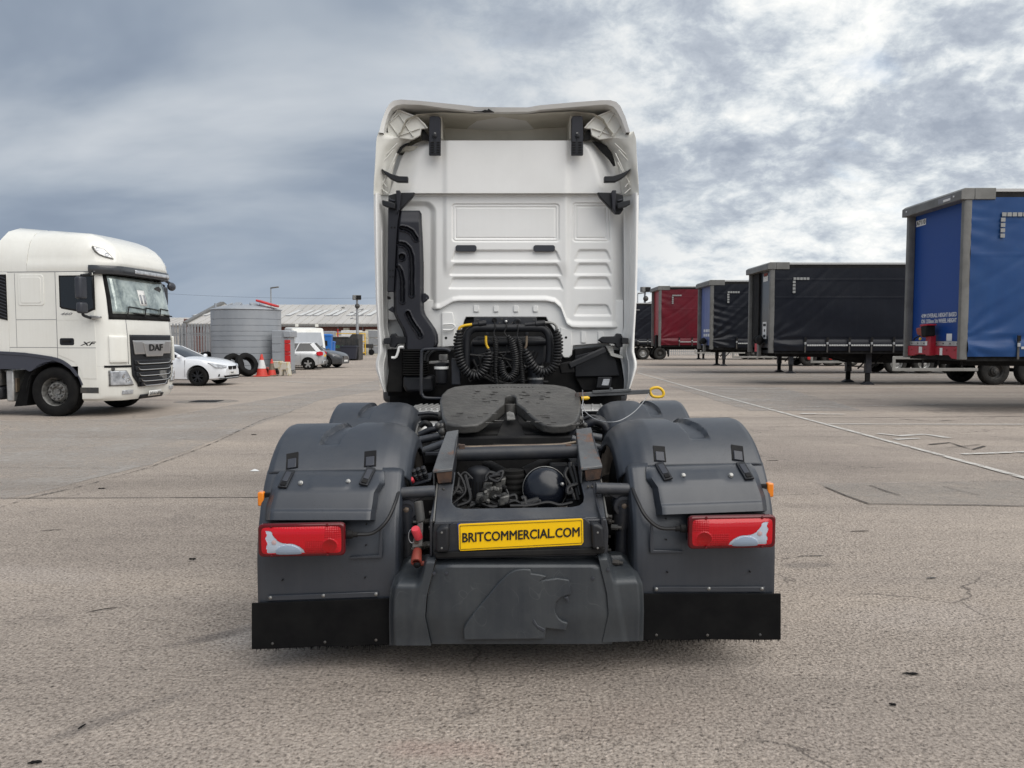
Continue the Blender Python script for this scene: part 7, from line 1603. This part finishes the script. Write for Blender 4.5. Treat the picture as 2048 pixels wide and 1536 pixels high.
on(body, [(0.70, -.78, .24), (0.88, -.5, .24), (0.92, 0, .24), (0.88, .5, .24), (0.70, .78, .24)], (0, 0, .03), 'black_plastic', 'splitter', body)
r, body, e, wm = car('silver_hatchback', 'silver hatchback with red tail lamp beside the grey tank, facing left', (-13.6, 41.75, 0), R(180 + 6), 'silver_paint', 'hatch')
for s in (-1, 1):
    on(body, [(-3.20, s * .80, .98), (-3.05, s * .86, .95), (-3.02, s * .87, .80), (-3.16, s * .85, .74), (-3.32, s * .70, .76), (-3.33, s * .66, .92)], (-.06, s * .03, .01), 'lens_red', 'tail_lamp', body)
pl = on(body, [(-3.38, -.26, .80), (-3.38, .26, .80), (-3.38, .26, .69), (-3.38, -.26, .69)], (-.02, 0, 0), 'yellow_plate', 'number_plate', body, .002)
on(body, [(-3.40, -.75, .50), (-3.40, .75, .50), (-3.34, .80, .28), (-3.34, -.80, .28)], (-.05, 0, 0), 'silver_paint', 'bumper', body, .03)
r, body, e, wm = car('dark_saloon_car', 'dark grey saloon car nosing out behind the silver hatchback', (-10.42, 44.4, 0), R(-10), 'car_dark', 'sedan')
for s in (-1, 1):
    on(body, [(0.38, s * .80, .78), (0.58, s * .70, .75), (0.72, s * .52, .70), (0.74, s * .50, .58), (0.60, s * .68, .58), (0.42, s * .80, .64)], (0.035, s * .035, .015), 'lens_clear', 'headlight', body)
on(body, [(0.82, -.36, .68), (0.82, .36, .68), (0.82, .34, .52), (0.82, -.34, .52)], (.05, 0, 0), 'matt_black', 'grille', body)
for z in (.545, .60, .655): on(body, [(0.88, -.34, z - .012), (0.88, .34, z - .012), (0.88, .34, z + .012), (0.88, -.34, z + .012)], (.015, 0, 0), 'chrome', 'grille_bar', body, .004)
pl = on(body, [(0.87, -.26, .46), (0.87, .26, .46), (0.87, .26, .35), (0.87, -.26, .35)], (.02, 0, 0), 'plate_white', 'number_plate', body, .002)

# ------------------------------------------------------------------ tank, tyres, cones, blocks
def tank():
    c = Vector((-12.88, 37.4, 0)); r = thing('storage_tank', 'big grey ribbed plastic storage tank with domed top and red lid', 'tank', c); CTX.org = Vector((0, 0, 0)); Rr = 1.62
    zs = [0.0, 0.40, 0.66, 0.96, 1.26, 1.56, 1.78, 2.0, 2.28, 2.58, 3.02]; z = []
    for a, q in zip(zs, zs[1:]):
        b = MB(); b.lathe((0, 0, 0), (0, 0, 1), [(Rr - .02, a + .001), (Rr, a + .016), (Rr, q - .012), (Rr - .02, q - .001)], 80, caps=False); b.build('wall_band', 'tank_grey', r, smooth=22)
    b = MB(); b.lathe((0, 0, 0), (0, 0, 1), [(Rr - .05, 0), (Rr - .05, 3.0)], 48); b.build('inner_wall', 'tank_grey', r)
    b = MB(); b.lathe((0, 0, 0), (0, 0, 1), [(Rr + .02, 3.01), (Rr + .04, 3.04), (Rr + .02, 3.08), (Rr - .25, 3.16), (1.1, 3.22), (0.8, 3.25), (0.5, 3.28), (0, 3.3)], 64); b.build('dome', 'tank_grey', r, smooth=60)
    for i in range(6):
        a = i * math.pi / 3 + .3; b = MB(); u = Vector((math.cos(a), math.sin(a), 0)); v = Vector((-u.y, u.x, 0))
        b.prism([u * 1.25 + v * .28 + Vector((0, 0, 3.12)), u * 1.25 - v * .28 + Vector((0, 0, 3.12)), u * .6 - v * .16 + Vector((0, 0, 3.40)), u * .6 + v * .16 + Vector((0, 0, 3.40))], (0, 0, -.12)); b.build('dome_rib', 'tank_grey', r, 0.03)
    b = MB(); b.prism([(0.75, -0.9, 3.42), (1.66, -0.75, 3.15), (1.66, -0.2, 3.15), (0.75, -0.2, 3.42)], (0.02, 0, 0.1)); b.build('lid', 'red_plastic', r, 0.03)
    b = MB(); b.tube([(-1.1, -1.0, 3.1), (-1.1, -1.0, 3.32)], .05, 10); b.build('vent', 'tank_grey', r)
    b = MB(); b.box(1.66, 2.46, -1.45, -0.45, 0.15, 2.05); cb_ = b.build('pump_cabinet', 'tank_grey', r, 0.04, seg=3)
    for i in range(4):
        b = MB(); b.box(1.68, 2.10, -1.475, -1.455, 0.28 + i * .38, 0.63 + i * .38); b.build('cabinet_panel', 'tank_grey', cb_, 0.012)
    b = MB(); b.box(2.22, 2.56, -1.53, -0.4, 1.72, 2.02); b.build('cabinet_hood', 'tank_grey', cb_, 0.03)
    for i, (a, q) in enumerate(((0.20, .40), (.42, .88), (.90, 1.03), (1.05, 1.42), (1.44, 1.60))):
        b = MB(); b.box(2.27, 2.54, -1.50, -1.46, a, q); b.build('red_slat', 'red_plastic', cb_, 0.012)
    b = MB(); b.box(1.66, 2.5, -1.4, -.5, 0, .146); b.build('plinth', 'cast_grey', cb_)
tank()
def loose_tyre(px, py, R_, w_, tilt, yaw, label):
    c = G(px, py); r = thing('loose_tyre', label, 'tyre', c, yaw, 'worn lorry tyres against the tank')
    b = MB(); b.lathe((0, 0, 0), (0, -1, 0), tyre_prof(R_, w_), 40, caps=False); b.lathe((0, 0, 0), (0, -1, 0), [(R_ * .575, -w_ * .41), (R_ * .62, -w_ * .3), (R_ * .64, 0), (R_ * .62, w_ * .3), (R_ * .575, w_ * .41)], 40, caps=False)
    o = inst('casing', b.mesh('casing', 'rubber'), r, (0, 0, 0), (R(tilt), 0, 0)); z = min((Matrix.Rotation(R(tilt), 4, 'X') @ v.co).z for v in o.data.vertices); o.location.z = -z
CTX.org = Vector((0, 0, 0))
loose_tyre(494, 753, 0.52, 0.32, -24, R(56), 'worn lorry tyre leaning nearest the red and white cone')
loose_tyre(468, 752, 0.50, 0.30, -16, R(62), 'worn lorry tyre second from the red and white cone')
loose_tyre(440, 744, 0.50, 0.30, -10, R(66), 'worn lorry tyre third from the cone, behind the white car bonnet')
loose_tyre(415, 743, 0.50, 0.30, -8, R(70), 'leftmost worn lorry tyre beside the fence')
def cone(px, py, h, mats, label):
    c = G(px, py); r = thing('traffic_cone', label, 'traffic cone', c, 0, 'cones by the tank'); r0, r1 = h * .26, h * .04
    b = MB(); b.box(-h * .3, h * .3, -h * .3, h * .3, 0, .05); b.build('base', mats[0], r, .02)
    for i, (a, q, m) in enumerate(((.04, .36, mats[1]), (.36, .74, mats[2]), (.74, 1.0, mats[3]))):
        b = MB(); b.lathe((0, 0, 0), (0, 0, 1), [(lerp(r0, r1, a), a * h + (.002 if i else 0)), (lerp(r0, r1, q), q * h)], 24); b.build('sleeve' if i else 'lower_cone', m, r)
cone(524, 753, 0.98, ('cone_red', 'cone_red', 'cone_white', 'cone_red'), 'red and white banded traffic cone standing in front of the tank')
cone(544, 752, 0.76, ('cone_dirty', 'cone_red', 'cone_dirty', 'cone_red'), 'smaller dirty red traffic cone next to the concrete blocks')
def block(px, py, w_, d_, h, label, legs=True):
    c = G(px, py); r = thing('concrete_block', label, 'barrier block', c, R(-8), 'blocks by the tank')
    b = MB(); b.prism([(-w_ / 2, 0, 0), (-w_ * .25, 0, 0), (-w_ * .12, 0, h * .45), (w_ * .12, 0, h * .45), (w_ * .25, 0, 0), (w_ / 2, 0, 0), (w_ * .36, 0, h), (-w_ * .36, 0, h)], (0, d_, 0)); b.build('block', 'concrete_block', r, .03)
block(568, 752, 0.50, 0.3, 0.62, 'small white concrete block with an arched foot, right of the cones')
block(552, 749, 0.70, 0.3, 0.62, 'yellow-stained white concrete block behind the smaller cone')
c = G(533, 751); r = thing('red_drum', 'small red drum lying behind the red and white cone', 'drum', c); b = MB(); b.lathe((0, 0, .19), (0, -1, 0), [(0.19, -.2), (0.19, .2), (0.16, .2), (0.15, .05), (0, .05)], 20); b.build('shell', 'red_rusty', r)
# ------------------------------------------------------------------ palisade fence
def palisade(a, c, h, label):
    a, c = Vector(a), Vector(c); d = (c - a); ln = d.length; d.normalize(); r = thing('palisade_fence', label, 'fence', a, math.atan2(d.y, d.x)); n = int(ln / 0.155)
    b = MB(); b.prism([(-.033, -.01, 0.08), (-.015, 0, .08), (.015, 0, .08), (.033, -.01, .08), (.033, -.01, h - .12), (.018, -.004, h - .03), (.006, -.004, h - .1), (0, 0, h - .1), (-.006, -.004, h - .1), (-.018, -.004, h - .03), (-.033, -.01, h - .12)][:0] or [(-.035, 0, .08), (.035, 0, .08), (.035, 0, h - .14), (.028, 0, h), (.01, 0, h - .07), (0, 0, h - .01), (-.01, 0, h - .07), (-.028, 0, h), (-.035, 0, h - .14)], (0, -.02, 0)); me = b.mesh('pale', 'galv')
    for i in range(n): inst('pale', me, r, (0.08 + i * .155, -.03, 0))
    for z in (.45, h - .55):
        b = MB(); b.box(0, ln, 0.0, .05, z, z + .06); b.build('rail', 'galv', r)
    for i in range(int(ln / 2.75) + 1):
        b = MB(); b.box(i * 2.75 - .05, i * 2.75 + .05, .05, .12, 0, h); b.build('post', 'galv', r)
palisade((-19.4, 38.9, 0), (-13.0, 39.3, 0), 2.45, 'galvanised palisade fence with pointed pales behind the white car and tank')
palisade((-25.0, 45.0, 0), (-15.2, 45.4, 0), 2.4, 'second galvanised palisade fence further back behind the tank')
# ------------------------------------------------------------------ van, bins, skip, cages, poles, warehouse
def van():
    r = thing('white_van', 'dirty white panel van with its cab door open behind the dark saloon', 'van', (-13.2, 49.5, 0), R(-68)); CTX.org = Vector((0, 0, 0))
    b = MB(); pr = [(1.75, .35), (1.85, .6), (1.78, .95), (1.3, 1.15), (0.72, 2.05), (0.45, 2.35), (-3.6, 2.45), (-3.7, 2.3), (-3.7, .4)]
    b.prism([(x, -1.0, z) for x, z in pr], (0, 2.0, 0)); bd = b.build('body', 'van_white', r, .12, seg=4)
    b = MB(); b.prism([(1.33, -.86, 1.20), (1.33, .86, 1.20), (0.78, .80, 2.05), (0.78, -.80, 2.05)], (.03, 0, .02)); b.build('windscreen', 'tank_grey', bd, .03)
    b = MB(); b.prism([(1.20, 1.0, 1.15), (0.25, 1.0, 1.15), (0.25, 1.0, 1.9), (0.75, 1.0, 1.9)], (0, .02, 0)); b.build('side_window', 'glass_dark', bd, .02)
    b = MB(); b.prism([(0.1, 1.0, .5), (-1.1, 1.0, .5), (-1.1, 1.0, 2.2), (0.1, 1.0, 2.2)], (0, .012, 0)); b.build('door_opening', 'interior_dark', bd)
    b = MB(); b.box(-2.3, -1.12, 1.02, 1.07, .45, 2.25); dr = b.build('sliding_door', 'van_white', r, .03)
    for x in (-1.9, -1.5):
        b = MB(); b.box(x, x + .02, 1.07, 1.08, .6, 2.1); b.build('door_line', 'ink_grey', dr)
    for y in (-1.0, 1.0):
        for x in (1.0, -2.6):
            b = MB(); b.lathe((x, y - (.12 if y > 0 else -.12), .33), (0, math.copysign(1, y), 0), tyre_prof(.33, .22, False), 24); b.build('wheel', 'rubber', r)
        b = MB(); b.box(.75, .95, y * 1.1 - .08, y * 1.1 + .08, 1.2, 1.55); b.build('mirror', 'matt_black', r, .04)
    b = MB(); b.box(1.70, 1.82, -.95, .95, .35, .65); b.build('bumper', 'black_plastic', r, .05)
    for y in (-.75, .75):
        b = MB(); b.box(1.62, 1.84, y - .18, y + .18, .72, .95); b.build('headlight', 'lens_clear', r, .04)
    b = MB(); b.box(-.1, .05, -.7, -.5, 2.44, 2.62); b.box(-.1, .05, .55, .75, 2.44, 2.62); b.build('roof_bar', 'white_plastic', r)
van()
def blue_bins():
    for i, (x, z0) in enumerate(((655.5, 0), (661, 0))):
        Y = 53.5 + i * .9; p = PT(x, 690, Y); r = thing('blue_bin', ('tall blue plastic bin directly beside the white van', 'blue plastic bin between the taller blue bin and the black skip')[i], 'bin', (p.x, Y, 0), 0, 'blue bins'); h = 2.0 - i * .5
        b = MB(); b.rings([[Vector((a, q, z)) for a, q in rrect(-w_, w_, -w_, w_, .06)] for z, w_ in ((.08, .24), (h * .55, .28), (h * .93, .3))], True, True); b.build('bin_body', 'blue_plastic', r)
        b = MB(); b.rings([[Vector((a, q, z)) for a, q in rrect(-w_, w_, -w_, w_, .06)] for z, w_ in ((h * .93, .33), (h * .97, .33), (h, .22))], True, True); b.build('lid', 'blue_plastic', r)
        for k in (-1, 1):
            b = MB(); b.lathe((k * .2, .2, .08), (1, 0, 0), [(.08, -.03), (.08, .03), (0, .03)], 12); b.build('wheel', 'rubber', r)
blue_bins()
def skip():
    Y = 60.0; a, c = PT(664, 700, Y), PT(716, 700, Y); r = thing('skip', 'large black steel skip with sloping ends and yellow rail behind it', 'skip', ((a.x + c.x) / 2, Y, 0)); w_ = (c.x - a.x) / 2; h = 1.75
    b = MB(); b.prism([(-w_, 0, .0), (w_, 0, .0), (w_, 0, 2.05), (w_ * .55, 0, 2.05), (w_ * .3, 0, h), (-w_, 0, h)], (0, 2.0, 0)); sk = b.build('skip_body', 'skip_black', r, .03)
    for i in range(5):
        x = -w_ + .15 + i * w_ * .46; b = MB(); b.box(x, x + .08, -.06, 0, .1, h - .1); b.build('stiffener', 'skip_black', sk)
    b = MB(); b.box(-w_, w_ * .3, -.05, .05, h, h + .08); b.build('rim', 'skip_black', sk)
    text('lettering', 'ecco', .42, 'green_print', (-w_ * .5, -.004, 1.1), (1, 0, 0), (0, 0, 1), sk, .004, .01, width=.85)
mat('green_print', (0.03, 0.16, 0.06), .6); skip()
def wheelie(px, py, w_, h, d_, label, mt_):
    p = G(px, py); r = thing('wheeled_bin', label, 'bin', p, 0, 'dark wheeled bins')
    b = MB(); b.rings([[Vector((a, q, z)) for a, q in rrect(-w_ * k, w_ * k, 0, d_, .05)] for z, k in ((.12, .42), (h * .9, .5))], True, True); b.build('bin_body', mt_, r)
    b = MB(); b.rings([[Vector((a, q, z)) for a, q in rrect(-w_ * k, w_ * k, -.04, d_ + .04, .05)] for z, k in ((h * .9, .53), (h * .95, .53), (h, .46))], True, True); b.build('lid', mt_, r)
    for x in (-.35, .35):
        b = MB(); b.lathe((x * w_, .1, .09), (1, 0, 0), [(.09, -.03), (.09, .03), (0, .03)], 12); b.build('wheel', 'rubber', r)
wheelie(697, 721, 1.3, 1.15, .9, 'dark navy wheeled bin in front of the black skip', 'bin_navy')
wheelie(674, 719, .7, 1.25, .7, 'dark bin with rounded lid left of the navy wheeled bin', 'skip_black')
def cage(px, py, w_, h, label):
    p = PT(px, 690, py); p.z = 0; r = thing('stillage', label, 'stillage', p, R(-12), 'yellow framed stillages')
    for x in (-w_ / 2, w_ / 2):
        for y in (0, 1.1):
            b = MB(); b.box(x - .04, x + .04, y - .04, y + .04, .1, h); b.build('post', 'yellow', r)
    for z in (.35, h * .65, h):
        b = MB(); b.box(-w_ / 2, w_ / 2, -.03, .03, z - .05, z + .03); b.build('rail', 'yellow', r); b = MB(); b.box(w_ / 2 - .03, w_ / 2 + .03, 0, 1.1, z - .05, z + .03); b.build('rail', 'yellow', r)
    b = MB(); b.box(-w_ / 2 + .1, w_ / 2 - .1, .15, 1.0, .35, h * .9); b.build('load', 'cone_white', r, .05); b = MB(); b.box(-w_ / 2, w_ / 2, 0, 1.1, .1, .3); b.build('base', 'steel_dark', r)
cage(741, 84, 1.3, 2.3, 'yellow framed stillage nearest the white cab'); cage(729, 86, 1.6, 2.2, 'yellow framed stillage with white sacks beside the skip'); cage(692, 74, 3.0, 2.2, 'long yellow framed stillage behind the black skip')
def trolley():
    p = PT(731, 690, 80); p.z = 0; r = thing('flat_trolley', 'black flat trolley standing before the yellow stillages', 'trolley', p); b = MB(); b.box(-1.2, .8, 0, 1, .75, 1.15); b.build('deck', 'skip_black', r, .03)
    for x in (-1, .6):
        b = MB(); b.lathe((x, .1, .3), (0, -1, 0), [(.3, -.1), (.3, .1), (.1, .12), (0, .12)], 16); b.build('wheel', 'rubber', r); b = MB(); b.box(x - .05, x + .05, .05, .15, .3, .8); b.build('leg', 'steel_dark', r)
trolley()
def clutter():
    items = [(668, 62, .5, 1.6, 'red_plastic', 'red machine part behind the skip, next to the blue bins'), (749, 80, 1.4, 2.6, 'galv', 'pale metal cabinet beside the white cab edge'), (740, 84, 1.2, 2.7, 'dirty_white', 'pale cabinet behind the yellow stillages'), (702, 82, 2.2, 2.6, 'cone_white', 'white wrapped pallet behind the skip'), (680, 84, 2.0, 2.5, 'galv', 'grey wrapped pallet behind the long stillage'), (718, 82, 1.6, 2.5, 'dirty_white', 'off-white wrapped pallet by the camera pole'), (655, 70, 1.2, 2.4, 'tank_grey', 'grey wrapped pallet behind the blue bins')]
    for px, Y, w_, h, m, lb in items:
        p = PT(px, 690, Y); r = thing('wrapped_load', lb, 'stored goods', (p.x, Y, 0), R(random.uniform(-10, 10)), 'goods stored before the warehouse'); z = .15
        b = MB(); b.box(-w_ / 2, w_ / 2, 0, 1.1, 0, .15); b.build('pallet', 'dirty_white', r)
        for k in range(3):
            q = (h - .15) / 3; i_ = random.uniform(0, .06); b = MB(); b.box(-w_ / 2 + i_, w_ / 2 - i_, i_, 1.1 - i_, z + .004, z + q - .02); b.build('load_layer', m, r, .05); z += q
    p = PT(676, 690, 68); r = thing('red_post', 'thin red post standing behind the skip', 'post', (p.x, 68, 0)); b = MB(); b.tube([(0, 0, 0), (0, 0, 2.55)], .05, 10); b.build('shaft', 'red_plastic', r); b = MB(); b.lathe((0, 0, 0), (0, 0, 1), [(.2, 0), (.2, .04), (.06, .06)], 16); b.build('foot', 'red_plastic', r)
clutter()
def lamp(px, pytop, Y, label):
    p = PT(px, pytop, Y); r = thing('street_lamp', label, 'street lamp', (p.x, Y, 0)); b = MB(); b.tube([(0, 0, 0), (0, 0, 1), (0, 0, p.z)], [.12, .1, .06], 12); b.build('pole', 'galv', r)
    b = MB(); b.bar((0, 0, p.z), (.9, -.2, p.z + .1), .22, .14); b.build('lamp_head', 'cast_grey', r, .04)
lamp(541.5, 576, 82, 'slim street lamp rising behind the grey tank'); lamp(1275.5, 587, 95, 'thin lamp post just right of the white cab')
def cctv(px, pytop, Y, label, n):
    p = PT(px, pytop, Y); H = p.z; r = thing('camera_pole', label, 'camera pole', (p.x, Y, 0), 0, 'floodlight and camera poles'); b = MB(); b.tube([(0, 0, 0), (0, 0, H)], [.16, .09], 14); b.build('pole', 'galv', r)
    b = MB(); b.obox((.0, -.1, H - .05), (.38, .1, 0), (-.06, .22, 0), (0, 0, .22)); b.build('floodlight', 'cast_grey', r, .04); b = MB(); b.obox((.2, -.2, H - .05), (.22, .06, 0), (-.04, .18, 0), (0, 0, .19)); b.build('floodlight_glass', 'matt_black', r, .03)
    b = MB(); b.sphere((.05, -.15, H - .85), .24, 12, 8); b.build('camera_dome', 'steel_dark', r)
    for k in range(n):
        z = H - 1.25 - .28 * k; b = MB(); s = -1 if k % 2 else 1; b.tube([(0, 0, z), (s * .45, -.05, z + .1)], .03, 8); b.obox((s * .5, -.1, z + .1), (.12, 0, .03), (0, .08, 0), (0, 0, .05)); b.build('bracket', 'galv', r)
cctv(714, 594, 72, 'camera pole with floodlight in front of the warehouse', 4); cctv(1290, 578, 68, 'floodlight pole at the edge of the red trailer', 4)
def warehouse():
    Y = 100.0; x0 = PT(382, 640, Y).x; x1 = 6.0; eave, ridge = PT(600, 648, Y).z, PT(600, 612, Y + 12).z; r = thing('warehouse', 'long low brick warehouse with pale sheet roof and rows of skylights', 'building', (x0, Y, 0)); Ln = x1 - x0
    b = MB(); b.box(0, Ln, 0.0, 24, 0, eave); wl = b.build('wall', 'brick', r)
    b = MB(); b.prism([(-.4, -.6, eave - .15), (-.4, 12, ridge), (-.4, 24.6, eave - .15), (-.4, 24.6, eave), (-.4, 12, ridge + .2), (-.4, -.6, eave + .05)], (Ln + .8, 0, 0)); rf = b.build('roof', 'roof_sheet', r)
    sl = (ridge - eave) / 12.6; 
    for i in range(int(Ln / 1.1)):
        x = i * 1.1; b = MB(); b.bar((x, -.62, eave + .08), (x, 11.9, ridge + .22), .08, .06); b.build('roof_seam', 'roof_sheet', rf)
    for k, px in enumerate((395, 412, 578, 603, 619, 634, 657, 671, 701, 716, 738, 445, 460, 490, 510, 535)):
        x = PT(px, 628, Y + 5).x - x0
        b = MB(); p, q = Vector((x, 4.0, eave + (4.6) * sl + .14)), Vector((x + .75, 8.2, eave + 8.8 * sl + .14)); b.bar(p, q, .85, .05); sk = b.build('skylight_frame', 'ink_grey', rf); b = MB(); b.bar(p + Vector((0.02, .2, .22 * sl + .03)), q - Vector((0.02, .2, .2 * sl - .03)), .66, .05); b.build('skylight', 'skylight', sk)
    b = MB(); b.prism([(-.05, -.3, 0), (-.05, 12, 0), (-.05, 24, 0), (-.05, 24, eave), (-.05, 12, ridge - .2), (-.05, -.3, eave)], (-.1, 0, 0)); b.build('gable_wall', 'brick', r)
    for a, c in (((-.45, -.8, eave), (-.45, 12, ridge + .35)), ((-.45, 24.8, eave), (-.45, 12, ridge + .35))):
        b = MB(); b.bar(a, c, .5, .55); b.build('verge_board', 'cast_grey', r)
    b = MB(); b.box(0, Ln, -.62, -.45, eave - .35, eave - .05); b.build('gutter', 'cast_grey', r)
    for i in range(14):
        x = 3 + i * (Ln - 6) / 13; b = MB(); b.box(x, x + .12, -.12, 0, 0, eave - .2); b.build('downpipe', 'ink_grey', wl)
    x = PT(693, 655, Y).x - x0; b = MB(); b.box(x - .4, x + .4, -.1, 0, eave - 1.2, eave - .5); b.build('wall_sign', 'dirty_white', wl)
    b = MB(); b.lathe((PT(682, 621, Y + 8).x - x0, 9.4, ridge - .6), (0, 0, 1), [(.25, -.6), (.25, .3), (0, .4)], 12); b.build('roof_vent', 'cast_grey', rf)
    Y2 = 120.0; xa, xb = PT(200, 640, Y2).x, PT(384, 640, Y2).x; z2 = PT(360, 634, Y2).z; r2 = thing('low_warehouse', 'lower pale-roofed shed beyond the fence, left of the brick warehouse', 'building', (xa, Y2, 0))
    b = MB(); b.box(0, xb - xa, 0, 14, 0, z2 - 1.2); b.build('wall', 'wall_cream', r2); b = MB(); b.prism([(0, -.4, z2 - 1.3), (0, 7, z2 + .1), (0, 14.4, z2 - 1.3)], (xb - xa, 0, 0)); b.build('roof', 'roof_sheet', r2)
    b = MB(); b.box(xb - xa - 1.2, xb - xa, -.2, 0, 0, z2 - .3); b.build('corner_pier', 'brick', r2)
    for k in range(14):
        b = MB(); x = 1 + k * (xb - xa - 2) / 13; b.bar((x, -.42, z2 - 1.27), (x, 6.9, z2 + .12), .1, .06); b.build('roof_seam', 'roof_sheet', r2)
warehouse()
def wires():
    r = thing('power_line', 'thin power line strung across the sky above the warehouse roof', 'power line', (-60, 130, 0))
    for dz in (0,):
        b = MB(); n = 24; b.tube([(t / n * 58, 0, PT(500, 586, 130).z + dz - .9 * 4 * (t / n) * (1 - t / n)) for t in range(n + 1)], .014, 5); b.build('wire', 'matt_black', r)
    for x in (0, 58):
        b = MB(); b.tube([(x, 0, 0), (x, 0, PT(500, 586, 130).z + 1.6)], .16, 8); b.build('pole', 'interior_dark', r)
wires()
def far_fence():
    xa, xb = PT(1335, 700, 75).x, 40.0; r = thing('palisade_fence', 'far grey palisade fence seen under the parked trailers', 'fence', (xa, 78, 0)); b = MB(); b.prism([(-.04, 0, .05), (.04, 0, .05), (.04, 0, 1.9), (0, 0, 2.05), (-.04, 0, 1.9)], (0, .02, 0)); me = b.mesh('pale', 'galv'); n = min(150, int((xb - xa) / .2))
    for i in range(n): inst('pale', me, r, (i * .2, 0, 0))
    for z in (.4, 1.5):
        b = MB(); b.box(0, n * .2, .02, .07, z, z + .06); b.build('rail', 'galv', r)
far_fence()
def blue_trailer_left():
    r = thing('blue_box_trailer', 'sliver of a blue trailer roof behind the cream lorry at the left edge', 'trailer', (-30.2, 24.2, 0)); b = MB(); b.box(0, 13.6, 0, 2.5, 1.2, 4.68); b.build('box', 'curtain_blue', r, .03); b = MB(); b.box(0, 13.62, -.02, 2.52, 4.69, 4.86); b.build('roof_rail', 'panel_blue', r, .02)
    for x in (9.0, 10.3, 11.6):
        for y, f in ((.25, 0), (2.25, 1)): add_wheel('trsteel_dark', .5, .36, 'steel_dark', r, (x, y, .5), f)
    b = MB(); b.box(.3, 13.3, .7, 1.8, .75, 1.2); b.build('chassis', 'matt_black', r)
blue_trailer_left()
